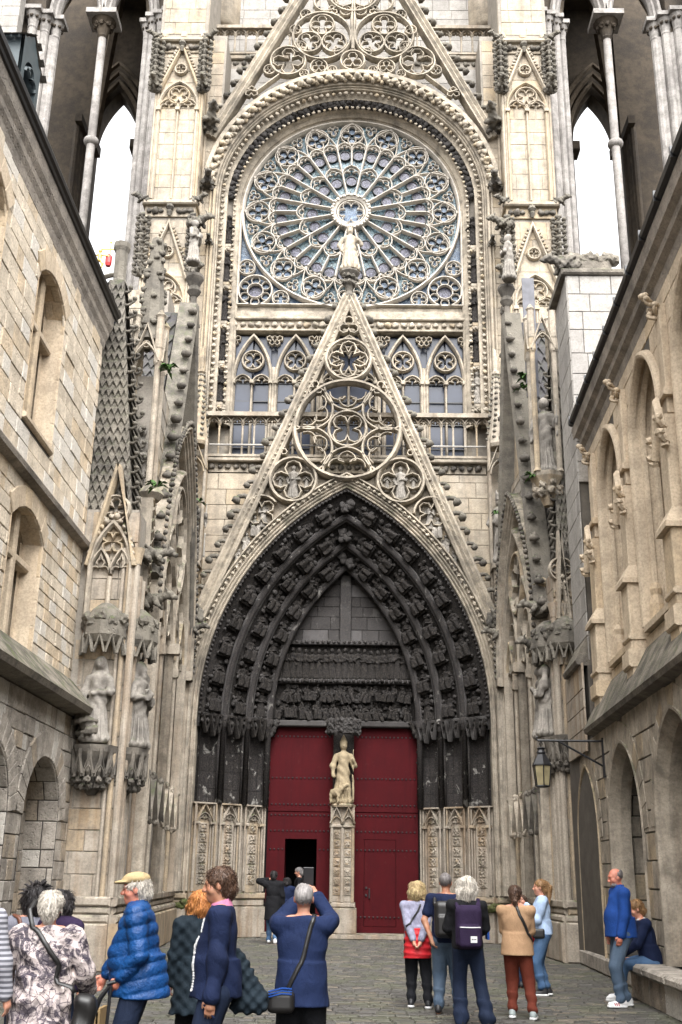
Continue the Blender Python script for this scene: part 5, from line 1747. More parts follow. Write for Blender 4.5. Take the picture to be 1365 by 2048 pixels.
    # canopies and consoles for the corner statues
    zo = 0 if s < 0 else .8
    for fr_, x in ((Fr(ff.o + Vector((0, 0, zo)), ff.u, ff.v, ff.n), c + (.0)), (Fr(fs.o + Vector((0, 0, zo)), fs.u, fs.v, fs.n), .42)):
        m = MB()
        m.lathe(fr_.P(x, 0, .05), [(.34, 5.72), (.42, 5.85), (.4, 6.1), (.3, 6.35), (.12, 6.5)], 8)
        for q in range(7):
            a = PI * q / 6
            ax, ac = .38 * math.cos(a), .38 * math.sin(a)
            m.sweep(Fr(fr_.P(x + ax, 0, ac), fr_.u * math.sin(a) - fr_.n * math.cos(a) if abs(math.sin(a)) > .1 else fr_.n, (0, 0, 1), fr_.u * math.cos(a) + fr_.n * math.sin(a)), [(-.1, 5.5), (0, 5.85), (.1, 5.5)], rib(.05, .07))
            m.add(*LUMPS[q % 6], fr_.M(x + ax, 6.1 + .1 * (q % 2), ac, .22))
        m.build('statue_canopy', M['mossy'], W)
        m = MB()
        m.lathe(fr_.P(x, 0, .0), [(.08, 2.95), (.16, 3.05), (.3, 3.5), (.42, 3.7), (.44, 3.82)], 8)
        for q in range(7):
            a = PI * q / 6; ax, ac = .36 * math.cos(a), .36 * math.sin(a)
            m.add(*LUMPS[q % 6], fr_.M(x + ax, 3.2, ac, .13)); m.tube([fr_.P(x + ax * .5, 3.05, ac * .5), fr_.P(x + ax, 3.35, ac), fr_.P(x + ax * 1.1, 3.75, ac * 1.1)], .045, 5)
            fc_ = Fr(fr_.P(x + ax * 1.02, 0, ac * 1.02), fr_.u * math.sin(a) - fr_.n * math.cos(a), (0, 0, 1), fr_.u * math.cos(a) + fr_.n * math.sin(a))
            m.sweep(fc_, pointed(0, .085, 3.25, .2, 4), rib(.035, .05)); m.sweep(fc_, [(-.1, 3.3), (0, 3.66), (.1, 3.3)], rib(.03, .06))
            m.add(*LUMPS[(q + 2) % 6], fr_.M(x + ax * .75, 3.1, ac * .75, .13))
        m.build('statue_console', M['dirty'], W)
    # side bay: tall traceried blind window under a crocketed gable
    b0, b1 = L * .19, L * .9; bc = (b0 + b1) / 2; bh = (b1 - b0) / 2
    zs = 6.9; rise = bh * 1.45 if s < 0 else bh * 1.9
    apex = zs + rise
    m = MB()
    m.sweep(fs, pointed(bc, bh * .99, zs, rise * 1.0, 14, 1.2), fillets(0, .42 if s < 0 else .34, .05, .3, 4))
    m.sweep(fs, pointed(bc, bh * .82, zs, rise * .84, 12, 1.2), rib(.16, .22, .0))
    for q in (-1, 1):
        sc_ = bc + q * bh * .41
        m.sweep(fs, pointed(sc_, bh * .41, zs, rise * .48, 9, 1.2), rib(.13, .2, 0))
        for e in (-1, 1):
            m.sweep(fs, pointed(sc_ + e * bh * .205, bh * .205, zs - .3, rise * .26, 6), rib(.09, .16, 0)); m.sweep(fs, trefoil_arch(sc_ + e * bh * .205, bh * .18, zs - .3, rise * .2, 4), rib(.06, .12, 0))
        m.tube([fs.P(sc_, 1.2, .08), fs.P(sc_, zs - .35, .08)], .05, 8)
        m.sweep(fs, circ(sc_, zs + rise * .20, bh * .17, 16), rib(.08, .14), True)
        m.fbox(fs, sc_ - .1, sc_ + .1, zs - .55, zs - .3, 0, .18, .03)
    m.sweep(fs, circ(bc, zs + rise * .5, bh * .36, 24), rib(.12, .2), True); m.sweep(fs, foil(bc, zs + rise * .5, bh * .33, 6, PI / 2, 5), rib(.07, .14), True)
    for x in (b0 - .1, b0, b1, b1 + .1, bc): m.fbox(fs, x - .14, x + .14, zs - .25, zs, 0, .34, .03)
    m.build('blind_window', M['grey'], W)
    k_ = MB(); knots(k_, fs, along(pointed(bc, bh * 1.12 + .1, zs, rise * 1.1, 16), .17), .13, .3, 7); k_.build('leaf_row', M['dirty'], W)
    # broken little gables of the dado arcade
    nb = 6
    for q in range(nb):
        x = b0 + (b1 - b0) * (q + .5) / nb; w2 = (b1 - b0) / nb / 2
        m = MB()
        m.sweep(fs, pointed(x, w2 * .8, 2.75, .45, 6), rib(.07, .12)); m.sweep(fs, [(x - w2 * .95, 2.75), (x, 3.6), (x + w2 * .95, 2.75)], rib(.08, .22))
        m.add(*LUMPS[q % 6], fs.M(x - w2 * .95, 2.7, .16, .22)); m.add(*LUMPS[q % 6], fs.M(x, 3.6, .16, .2))
        m.tube([fs.P(x - w2, 1.2, .07), fs.P(x - w2, 2.65, .07)], .06, 8); m.tube([fs.P(x - w2 + .12, 1.2, .04), fs.P(x - w2 + .12, 2.6, .04)], .03, 6)
        m.build('dado_gablet', M['dirty'] if q < 3 else M['grey'], W)
    for uu in [b1 + .42, b1 + .62, b0 - .5, b0 - .3]:
        if 0 < uu < L: 
            m = MB(); m.tube([fs.P(uu, 1.2, .06), fs.P(uu, zs, .06)], .06, 8); m.build('wall_shaft', M['low'], W)
    # gable with crockets and a slate roof behind it
    gt = 16.2 if s < 0 else 17.0
    m = MB()
    for q in (-1, 1): m.sweep(fs, [(bc + q * (bh + .45), zs + .6), (bc, gt)], [(-.13, -.25), (-.13, .2), (0, .27), (.13, .2), (.13, -.25)])
    g_ = m.build('side_gable', M['mossy'], W)
    for q in (-1, 1):
        for k, (x, z, a) in enumerate(along([(bc + q * (bh + .5), zs + .7), (bc, gt)], .62)):
            c_ = MB(); crockets(c_, fs, [(x, z, a)], .36, .12, -1 if q > 0 else 1, seed=k); c_.build('crocket', M['dirty'], g_)
    m = MB()
    zz = 12.2
    m.quad(fs.P(bc - bh * .62, zz - 1.5, -.12), fs.P(bc + bh * .62, zz - 1.5, -.12), fs.P(bc, gt - .5, -.12)); m.build('gable_web', M['grey'], g_)
    m = MB()
    Rg = fs.P(bc, gt - .2, -.3); Rb = fs.P(bc, gt - .2, -1.3)
    for q in (-1, 1):
        e0 = fs.P(bc + q * bh, zs + 2.2, -.3); e1 = fs.P(bc + q * bh, zs + 2.2, -1.3)
        m.quad(e0, Rg, Rb, e1)
        nn = (Rg - e0).cross(Rb - e0).normalized() * (1 if q < 0 else -1)
        if nn.z < 0: nn = -nn
        scale_roof(m, (e0, e1), (Rg, Rb), 22, 10, nn)
    m.build('slate_roof', M['slated'], g_)
    m = MB()
    m.tube([fs.P(bc, gt - .2, .1), fs.P(bc, gt + .5, .1)], [.1, .08], 8); m.lathe(fs.P(bc, 0, .1), [(.1, gt + .3), (.2, gt + .45), (.14, gt + .6), (.26, gt + .85), (.24, gt + .95)], 8); m.build('gable_finial', M['dirty'], g_)
    # open shrine on slender columns above the corner
    tb = MB()
    ox = Vector((-4.73, 21.5, 0)) if s < 0 else Vector((4.62, 24.6, 0)); zb, zt = (9.2, 12.6) if s < 0 else (11.0, 14.6)
    for dx in (-.27, .27):
        for dy in (-.27, .27):
            p = ox + Vector((dx, dy, 0))
            tb.tube([p + Vector((0, 0, zb)), p + Vector((0, 0, zb + .1)), p + Vector((0, 0, zt - .4)), p + Vector((0, 0, zt - .3)), p + Vector((0, 0, zt))], [.11, .07, .065, .1, .1], 8)
            tb.lathe(p, [(.08, zt), (.1, zt + .05), (.09, zt + .8), (.12, zt + .85), (.02, zt + 1.0)], 8)
    for fr_ in (Fr(ox + Vector((0, -.27, 0))), Fr(ox + Vector((.27 if s < 0 else -.27, 0, 0)), (0, 1, 0), (0, 0, 1), (1 if s < 0 else -1, 0, 0)), Fr(ox + Vector((-.27 if s < 0 else .27, 0, 0)), (0, 1, 0), (0, 0, 1), (-1 if s < 0 else 1, 0, 0))):
        tb.sweep(fr_, pointed(0, .27, zt - .35, .5, 6), rib(.07, .1)); tb.sweep(fr_, [(-.3, zt - .3), (0, zt + .6), (.3, zt - .3)], rib(.06, .12)); tb.sweep(fr_, circ(0, zt + .12, .08, 10), rib(.03, .08), True)
    tb.lathe(ox, [(.42, zb - .1), (.44, zb), (.4, zb + .02)], 8)
    tb.lathe(ox, [(.12, zb - .8), (.2, zb - .6), (.3, zb - .35), (.42, zb - .1)], 8)
    for q in range(16): tb.add(*LUMPS[q % 6], Matrix.Translation(ox + Vector((.3 * math.cos(q * .8), .3 * math.sin(q * .8), zb - .5 + .06 * (q % 5)))) @ Matrix.Scale(.2, 4))
    to = tb.build('open_shrine', M['grey'], W)
    sp_ = MB(); sp_.lathe(ox, [(.34, zt + .3), (.3, zt + .8), (.2, zt + 2.0), (.15, zt + 2.9), (.13, zt + 3.0)], 8)
    if s < 0: sp_.build('shrine_spire', M['mossy'], to)
    k_ = MB()
    if s < 0:
        for q in range(60): 
            t = R.random(); a = R.uniform(0, 6.28); r = .34 - .2 * t
            k_.add(*LUMPS[q % 6], Matrix.Translation(ox + Vector((r * math.cos(a), r * math.sin(a), zt + .3 + 2.6 * t))) @ Matrix.Scale(.16, 4))
        k_.build('crocket', M['mossy'], to)
    db = MB(); dz = 9.0 if s < 0 else 8.2
    db.fbox(fs, .85, 1.25, dz - 2.0, dz, -.3, .1); 
    for q in range(8):
        for e in (-1, 1): db.sweep(fs, [(.86, dz - 1.95 + q * .24 + (.24 if e > 0 else 0)), (1.24, dz - 1.95 + q * .24 + (.24 if e < 0 else 0))], rib(.03, .03, .1))
    db.lathe(fs.P(1.05, 0, .0), [(.2, dz), (.3, dz + .12), (.16, dz + .3)], 8)
    db.build('diapered_shaft', M['grey'], W)
    for uu, z, yw in ((.6, 7.7, .3), (1.2, 6.9, -.2), (L * .93, 8.2, 0)): gargoyle(fs, uu, z, .12, .5, yw, 0, True, W)
    fm = MB()
    fern(fm, fs.P(1.4, zb + 3.0, .1), .38, 30, 1); fern(fm, fs.P(.5, zb - .1, .2), .34, 30, 2); fern(fm, fs.P(L * .8, 11.5, .3), .3, 20, 5)
    if s > 0: fern(fm, fs.P(1.2, zt - 1.0, .2), .36, 30, 7)
    tag(fm.build('fern', M['fern']), 'bright green ferns rooted in the joints of the %s flanking wall' % side, 'fern')
    return W, fs, ff, c, ox, zb
bw_ = Stones(); bw_.rect(Fr((-9, 27, 0)), 0, 3.4, 0, 17.5, .45, (.6, 1.1), mat='grey', seed=2, th=.05)
chw = thing('chapel_wall', 'grey stone chapel wall just seen between the left house and the scaled roof', 'wall', (-8, 27, 0))
bw_.flush(chw, 20)
cm_ = MB(); cm_.box(-9, -5.5, 27.0, 28, 0, 17.5); cm_.build('core_wall', M['mortar'], chw)
WL = flank(-1, (-4.3, 20.0), (-4.92, 30.3), 30.3, -5.42, 'left')
WR = flank(1, (4.5, 24.0), (4.2, 30.3), 30.3, 5.05, 'right')
# corner statues
l0 = statue('tall worn figure above a crouching stone beast, on the console by the left house', WL[2], WL[3], 3.88, .16, 1.6, dict(seed=61, arm='down', hat='veil'))
put(BV[1], 'stone_beast', WL[2].M(WL[3] - .1, 4.15, .3, .55) @ Matrix.Rotation(-.9, 4, 'Z') @ Matrix.Rotation(-.7, 4, 'X'), l0)
statue('hooded stone figure holding a book, front of the pair on the left corner console', WL[1], .3, 3.85, .2, 1.62, dict(seed=62, arm='book', hat='veil', beard=True, slim=.85), yaw=-.6)
statue('hooded stone figure behind the one with a book on the left corner console', WL[1], .72, 3.85, .2, 1.5, dict(seed=63, arm='book', hat='veil', beard=True, slim=.85), yaw=-.3)
statue('hooded stone figure bending forward, nearer of the pair above the lantern', WR[1], .35, 4.66, .22, 1.62, dict(seed=64, arm='book', hat='veil', slim=.9), yaw=.5)
statue('veiled stone figure standing close behind the bending one above the lantern', WR[1], .8, 4.66, .2, 1.7, dict(seed=65, arm='pray', hat='veil', slim=.85), yaw=.2)
statue('narrow weathered figure with a staff inside the right open shrine on slender columns', Fr(WR[4]), 0, WR[5], 0, 2.1, dict(seed=66, arm='staff', slim=.8), yaw=-.3)
statue('broken weathered figure inside the left open shrine on slender columns', Fr(WL[4]), 0, WL[5], 0, 1.7, dict(seed=67, arm='down', slim=.7), yaw=.3)
statue('small grey saint on a dark crown-shaped base before the left great pier', WL[1], 4.9, 17.1, .1, 1.35, dict(seed=68, arm='book', slim=.8), yaw=-.5)
statue('small grey saint on a dark crown-shaped base before the right great pier', WR[1], 2.95, 17.9, .1, 1.5, dict(seed=69, arm='book', slim=.8), yaw=.5)
# ------------------------------------------------------------------ the house on the left
def seg_arch(cx, h, zs, rise, n=8):
    R_ = (h * h + rise * rise) / (2 * rise); a = math.asin(min(1, h / R_))
    return [(cx + R_ * math.sin(-a + 2 * a * k / n), zs + rise - R_ + R_ * math.cos(-a + 2 * a * k / n)) for k in range(n + 1)]
def opening(P, z0):
    """exclusion interval of an arched opening given its head path"""
    xa, xb = P[0][0], P[-1][0]; zs = P[0][1]; top = max(z for x, z in P)
    def ex(v):
        if v < z0 or v > top: return []
        if v <= zs: return [(xa, xb)]
        xs = []
        for (x0, q0), (x1, q1) in zip(P, P[1:]):
            if (q0 - v) * (q1 - v) <= 0 and q0 != q1: xs.append(x0 + (x1 - x0) * (v - q0) / (q1 - q0))
        return [(min(xs), max(xs))] if len(xs) > 1 else []
    return ex
def join_ex(*fs):
    def ex(v):
        out = []
        for f in fs: out += f(v)
        return out
    return ex
def reveal(m, fr, P, z0, c0, c1, splay=0.0):
    """inner faces of an arched opening"""
    Q = [(P[0][0], z0)] + P + [(P[-1][0], z0)]
    cx = (P[0][0] + P[-1][0]) / 2
    for (x0, q0), (x1, q1) in zip(Q, Q[1:]):
        s_ = 1 - splay
        m.quad(fr.P(x0, q0, c0), fr.P(x1, q1, c0), fr.P(cx + (x1 - cx) * s_, q1, c1), fr.P(cx + (x0 - cx) * s_, q0, c1))
    m.quad(fr.P(P[0][0], z0, c0), fr.P(P[-1][0], z0, c0), fr.P(P[-1][0], z0, c1), fr.P(P[0][0], z0, c1))
def wall_sheet(m, fr, u0, u1, v0, v1, ops, c):
    """a wall face with arched openings left out, as strips"""
    vs = set([v0, v1])
    for P, z0 in ops:
        vs.add(max(v0, z0)); [vs.add(min(max(z, v0), v1)) for x, z in P]
    vs = sorted(vs)
    for a, b in zip(vs, vs[1:]):
        if b - a < 1e-4: continue
        lo, hi = [], []
        for P, z0 in sorted(ops, key=lambda o: o[0][0][0]):
            ex = opening(P, z0); e0, e1 = ex(a + 1e-5), ex(b - 1e-5)
            if e0 or e1:
                e0 = e0 or [((e1[0][0] + e1[0][1]) / 2,) * 2]; e1 = e1 or [((e0[0][0] + e0[0][1]) / 2,) * 2]
                lo.append(e0[0]); hi.append(e1[0])
        x0 = x1 = u0
        for (p0, q0), (p1, q1) in zip(lo, hi):
            m.quad(fr.P(x0, a, c), fr.P(p0, a, c), fr.P(p1, b, c), fr.P(x1, b, c)); x0, x1 = q0, q1
        m.quad(fr.P(x0, a, c), fr.P(u1, a, c), fr.P(u1, b, c), fr.P(x1, b, c))
def reveal_stones(S, fr, P, z0, c0, c1, mat, seed=1, ch=.38):
    """the sides and soffit of an opening built of blocks; they stand 6 mm inside the given opening"""
    D = c0 - c1
    for x, sg in ((P[0][0], 1), (P[-1][0], -1)):
        S.rect(Fr(fr.P(x, 0, c0), -fr.n, fr.v, fr.u * sg), 0, D, z0, P[0][1], ch, (D * .45, D * .8), mat=mat, seed=seed, th=.014, rough=.003, gap=.009)
    a = along(P, .36, 0.0)
    L = [(x, z) for x, z, _ in a] + [P[-1]]
    for k, ((x0, q0), (x1, q1)) in enumerate(zip(L, L[1:])):
        l = math.hypot(x1 - x0, q1 - q0) or 1; ux, uz = (x1 - x0) / l, (q1 - q0) / l
        f2 = Fr(fr.P(x0, q0, c0), fr.u * ux + fr.v * uz, -fr.n, fr.u * uz - fr.v * ux)
        m_ = D * (.42 if k % 2 else .6)
        for b0, b1 in ((0, m_), (m_, D)): S.L.append((f2, [(.009, b0 + .009), (l - .009, b0 + .009), (l - .009, b1 - .009), (.009, b1 - .009)], 0, .012, mat))
M['ledge'] = stone('lichened_ledge_stone', (.26, .235, .19), (.20, .18, .15), var=.3, soot=.6, moss=1.0, bs=.8, pits=.4)
M['soffit'] = stone('pitted_cornice_stone', (.34, .30, .25), (.29, .26, .22), var=.2, soot=.45, pits=.9, bs=.7)
HL = thing('stone_house', 'old rubble stone house on the left with cross-mullioned windows and a black gutter', 'house', (-5.4, 10, 0))
fh = Fr((-5.4, 20.0, 0), (0, -1, 0), (0, 0, 1), (1, 0, 0))
LEN = 30.0
W1 = [(seg_arch(c, .84, 11.12, .36), 8.6) for c in (3.58, 7.0, 10.4)]
W2 = [(seg_arch(c, .88, 6.88, .34), 5.0) for c in (3.48, 6.9, 10.4)]
S = Stones()
S.rect(fh, 0, 16, 5.0, 7.6, .235, (.22, .52), join_ex(*[opening(*o) for o in W2]), mat='house', seed=3, th=.022, rough=.008, gap=.006)
S.rect(fh, 0, 16, 7.86, 12.2, .30, (.28, .7), join_ex(*[opening(*o) for o in W1]), mat='house', seed=4, th=.022, rough=.010, gap=.006)
for P, z0 in W1 + W2:
    reveal_stones(S, fh, P, z0, .03, -.3, 'new', 6, .42); S.arch(fh, P, .34, 0, .05, mat='new', step=.34)
fl_ = Fr((-5.2, 20.4, 0), (0, -1, 0), (0, 0, 1), (1, 0, 0))
A_ = [(pointed(c, 1.05, 2.45, .98, 8), 0.0) for c in (2.2, 5.05, 7.9, 10.75)]
S.rect(fl_, 0, 16, 0, 4.3, .30, (.26, .62), join_ex(*[opening(*o) for o in A_]), mat='houselow', seed=5, th=.025, rough=.012, gap=.006)
for P, z0 in A_:
    S.arch(fl_, P, .42, 0, .05, mat='houselow', step=.2); reveal_stones(S, fl_, P, z0, .03, -.56, 'houselow', 3, .34)
fb_ = Fr((-5.75, 20.4, 0), (0, -1, 0), (0, 0, 1), (1, 0, 0))
S.rect(fb_, .5, 13, 0, 3.6, .32, (.3, .8), mat='houselow', seed=6, th=.03, rough=.015)
S.flush(HL, 295)
m = MB()
wall_sheet(m, fh, 0, LEN, 4.3, 13, W1 + W2, .004); wall_sheet(m, fl_, 0, LEN, 0, 4.4, A_, .004)
m.box(-9, -6.3, -10, 20.0, 0, 13); m.box(-6.3, -5.41, 19.9, 20.0, 4.3, 13); m.box(-6.3, -5.21, 20.38, 20.5, 0, 4.4); m.quad(fb_.P(0, 0, 0), fb_.P(LEN, 0, 0), fb_.P(LEN, 4.4, 0), fb_.P(0, 4.4, 0))
m.build('wall', M['mortarm'], HL)
m = MB()
for P, z0 in A_: reveal(m, fl_, P, z0, .03, -.58)
rv = m.build('arch_reveal', M['mortard'], HL)
for (P, z0), hi in [(o, 1) for o in W1] + [(o, 0) for o in W2]:
    m = MB(); cx = (P[0][0] + P[-1][0]) / 2; top = max(z for x, z in P)
    reveal(m, fh, P, z0, .035, -.3, .06); P2 = [(cx + (x - cx) * .9, z) for x, z in P]; reveal(m, fh, P2, z0, -.3, -.75)
    m.quad(fh.P(P[0][0] + .05, z0, -.3), fh.P(P[0][0] + .2, z0, -.3), fh.P(P[0][0] + .2, P[0][1], -.3), fh.P(P[0][0] + .05, P[0][1], -.3))
    wn = m.build('window', M['new'], HL)
    m = MB()
    m.fbox(fh, cx - .09, cx + .09, z0, top, -.36, -.14, .03); m.fbox(fh, P[0][0] + .05, P[-1][0] - .05, z0 + (top - z0) * .62, z0 + (top - z0) * .62 + .15, -.355, -.145, .03)
    m.fbox(fh, P[0][0] + .05, P[-1][0] - .05, P[0][1] - .02, top, -.6, -.4)
    m.build('mullion', M['new'], wn)
    m = MB(); m.fbox(fh, P[0][0], P[-1][0], z0 - .12, z0, -.6, .08, .03); m.build('sill', M['new'], wn)
    for e in (-1, 1):
        for za, zb in ((z0, z0 + (top - z0) * .62), (z0 + (top - z0) * .62 + .15, P[0][1])):
            m = MB(); a, b = sorted((cx + e * .09, cx + e * .78)); m.fbox(fh, a, b, za, zb, -.70, -.68); m.build('glass_pane', M['pane'], wn)
m = MB()
m.loft([[(-4.86, 20.5, 4.36), (-4.82, 20.5, 4.46), (-5.38, 20.5, 5.06), (-5.42, 20.5, 4.3)], [(-4.86, -9, 4.36), (-4.82, -9, 4.46), (-5.38, -9, 5.06), (-5.42, -9, 4.3)]])
m.build('ledge', M['ledge'], HL)
m = MB()
m.loft([[(-5.24, 20.03, 7.62), (-5.22, 20.03, 7.70), (-5.38, 20.03, 7.9), (-5.42, 20.03, 7.55)], [(-5.24, -9, 7.62), (-5.22, -9, 7.70), (-5.38, -9, 7.9), (-5.42, -9, 7.55)]])
m.build('string_course', M['soffit'], HL)
m = MB()
for k in range(16):
    y1 = 20.12 - k * 1.9; y0 = y1 - 1.89
    pr = [(-5.42, 12.0), (-5.38, 12.02), (-5.36, 12.2), (-5.31, 12.3), (-5.3, 12.4), (-5.24, 12.5), (-5.22, 12.74), (-5.42, 12.8)]
    m.loft([[(x, y1, z) for x, z in pr], [(x, y0, z) for x, z in pr]])
m.build('cornice', M['soffit'], HL)
m = MB(); m.tube([(-5.17, 20.2, 12.86), (-5.17, -9, 12.86)], .075, 8); m.tube([(-5.2, 20.2, 12.78), (-5.2, -9, 12.78)], .04, 6); m.build('gutter', M['gutter'], HL)
m = MB(); m.quad((-5.17, 20.2, 12.9), (-5.17, -9, 12.9), (-9, -9, 19), (-9, 20.2, 19)); m.quad((-9, 20.2, 12), (-5.2, 20.2, 12.7), (-9, 20.2, 19)); m.build('roof', M['slate'], HL)
# dormer
dx = -5.65
m = MB(); fd = Fr((dx, 15.05, 0), (0, -1, 0), (0, 0, 1), (1, 0, 0))
P = pointed(.45, .3, 14.15, .35, 6)
for c_ in (.06, 0): wall_sheet(m, fd, 0, .9, 13.0, 14.75, [(P, 13.45)], c_)
reveal(m, fd, P, 13.45, .06, -.2)
m.box(dx - 2.0, dx, 15.0, 15.05, 13.0, 14.75); m.box(dx - 2.0, dx, 14.15, 14.2, 13.0, 14.75); m.sweep(fd, trefoil_arch(.45, .28, 14.1, .32), rib(.05, .07, .02)); m.fbox(fd, .1, .8, 13.4, 14.6, -.3, -.25)
m.quad(fd.P(0, 14.7, .05), fd.P(.9, 14.7, .05), fd.P(.45, 15.1, .05))
dmo = m.build('dormer', plain('dormer_grey_green_paint', (.045, .062, .068), .5, .4), HL)
m = MB()
for r_ in range(6):
    for q in range(16):
        for e in (-1, 1):
            x0 = dx + .14 - q * .13 - (.065 if r_ % 2 else 0); t0, t1 = r_ / 6, (r_ + 1.15) / 6
            yy = lambda t: 14.6 + e * .6 * (1 - t)
            zz = lambda t, o: 14.62 + .5 * t + o
            m.quad((x0, yy(t0), zz(t0, .025)), (x0 - .125, yy(t0), zz(t0, .025)), (x0 - .125, yy(t1), zz(t1, 0)), (x0, yy(t1), zz(t1, 0)))
tag(m.build('roof_slate', M['mossy'], dmo), kind='stuff')

# ------------------------------------------------------------------ the house on the right
HRo = Vector((4.88, 21.3, 0)); hu = Vector((-.0367, -1, 0)).normalized(); hn = Vector((-1, .0367, 0)).normalized()
BIGL = [lump(i * 1.7 + .3, (.75, .7, 1.1), 2) for i in range(4)]
HR = thing('arcaded_house', 'dressed stone house on the right with tall moulded windows above an arcade', 'house', (4.5, 14, 0))
fg_ = Fr(HRo, hu, (0, 0, 1), hn)
Wn = [(pointed(c, .95, 8.55, 1.3, 9), 5.5) for c in (2.3, 5.3, 8.3, 11.3)]
S = Stones()
S.rect(fg_, 0, 16, 4.6, 10.3, .42, (.5, 1.2), join_ex(*[opening(*o) for o in Wn]), mat='new', seed=8, th=.016, rough=.004, gap=.008)
fg2 = Fr(HRo + hn * .28, hu, (0, 0, 1), hn)
A2_ = [(pointed(c, hh, 2.35, rr, 9), z0) for c, hh, rr, z0 in ((-.73, 1.12, 1.45, 0), (2.85, 1.3, 1.5, .5), (6.4, 1.3, 1.55, .5), (9.95, 1.3, 1.55, .5))]
S.rect(fg2, -2.5, 16, .0, 4.25, .36, (.4, 1.0), join_ex(*[opening(*o) for o in A2_]), mat='grey', seed=9, th=.02, rough=.004, gap=.009)
for P, z0 in A2_:
    S.arch(fg2, P, .36, 0, .03, mat='grey', step=.3); reveal_stones(S, fg2, P, z0, .0, -.85, 'grey', 4, .42)
fg3 = Fr(HRo + hn * -.6, hu, (0, 0, 1), hn)
S.rect(fg3, -2.5, 16, .0, 4.2, .40, (.5, 1.1), mat='grey', seed=10, th=.02, rough=.006, gap=.010)
# clean white return wall beyond the house
fwh = Fr((4.66, 21.3, 0), -hu, (0, 0, 1), hn)
flo = Fr((4.52, 21.3, 0), -hu, (0, 0, 1), hn)
S.rect(flo, 0, 2.2, 4.0, 5.75, .42, (.5, 1.0), mat='low', seed=19, th=.03, rough=.004)
S.rect(fwh, .0, 1.6, 5.8, 14.6, .50, (.7, 1.5), mat='white', seed=12, th=.014, rough=.003)
fwf = Fr((4.66, 21.3, 0))
S.rect(fwf, .0, 3.0, 9.6, 14.6, .50, (.5, 1.2), mat='white', seed=13, th=.014, rough=.004)
S.flush(HR, 295)
m = MB()
wall_sheet(m, fg_, 0, LEN, 4.2, 11, Wn, .0); wall_sheet(m, fg2, -2.5, LEN, 0, 4.6, A2_, .0)
m.loft([[(4.69, 21.35, 0), (4.75, 22.9, 0), (8, 22.9, 0), (8, 21.35, 0)], [(4.69, 21.35, 14.6), (4.75, 22.9, 14.6), (8, 22.9, 14.6), (8, 21.35, 14.6)]]); m.box(4.62, 5.4, 21.32, 23.7, 0, 5.7)
m.quad(fg3.P(-2.6, 0, 0), fg3.P(LEN, 0, 0), fg3.P(LEN, 4.6, 0), fg3.P(-2.6, 4.6, 0)); m.box(5.8, 9, -10, 21.4, 0, 10.9)
m.build('wall', M['mortarm'], HR)
m = MB()
for P, z0 in A2_:
    reveal(m, fg2, P, z0, .0, -.85, .0)
rv = m.build('arch_reveal', M['mortard'], HR)
for P, z0 in A2_:
    m = MB(); m.sweep(fg2, [(P[0][0], z0)] + P + [(P[-1][0], z0)], [(-.16, -.3), (-.14, -.12), (-.07, -.04), (-.02, .05), (.03, .06), (.03, -.1)]); m.build('arch_moulding', M['grey'], HR)
for P, z0 in Wn:
    cx = (P[0][0] + P[-1][0]) / 2
    m = MB(); reveal(m, fg_, P, z0, .03, -.9, .25)
    for k, (sc, d) in enumerate(((1.07, .0), (.97, -.15), (.88, -.32), (.8, -.5))):
        m.sweep(fg_, [(cx + (x - cx) * sc, z if z > z0 + .01 else z) for x, z in [(P[0][0], z0)] + P + [(P[-1][0], z0)]], roll(.12 if k else .16, .09 if k else .12, d))
    wn = m.build('window', M['new'], HR)
    m = MB()
    m.tube([fg_.P(cx, z0, -.7), fg_.P(cx, 8.2, -.7)], .06, 8); window_tracery(m, fg_, cx, .72, z0, 7.9, 1.0, .09, .16, -.78)
    for x, c in ((cx - .9, -.12), (cx + .9, -.12), (cx - .78, -.38), (cx + .78, -.38)):
        m.lathe(fg_.P(x, 0, c), [(.12, z0), (.12, z0 + .35), (.08, z0 + .5), (.1, z0 + .6), (.065, z0 + .7)], 8)
    m.build('mullion', M['new'], wn)
    for e in (-1, 1):
        m = MB(); a, b = sorted((cx, cx + e * .75)); m.fbox(fg_, a, b, z0, 8.9, -.92, -.88); m.build('glass_pane', M['pane'], wn)
    m = MB(); m.loft([[fg_.P(cx - 1, z0 - .1, .1), fg_.P(cx - 1, z0, .1), fg_.P(cx - 1, z0 + .3, -.6), fg_.P(cx - 1, z0 - .1, -.6)], [fg_.P(cx + 1, z0 - .1, .1), fg_.P(cx + 1, z0, .1), fg_.P(cx + 1, z0 + .3, -.6), fg_.P(cx + 1, z0 - .1, -.6)]]); m.build('sill', M['new'], wn)
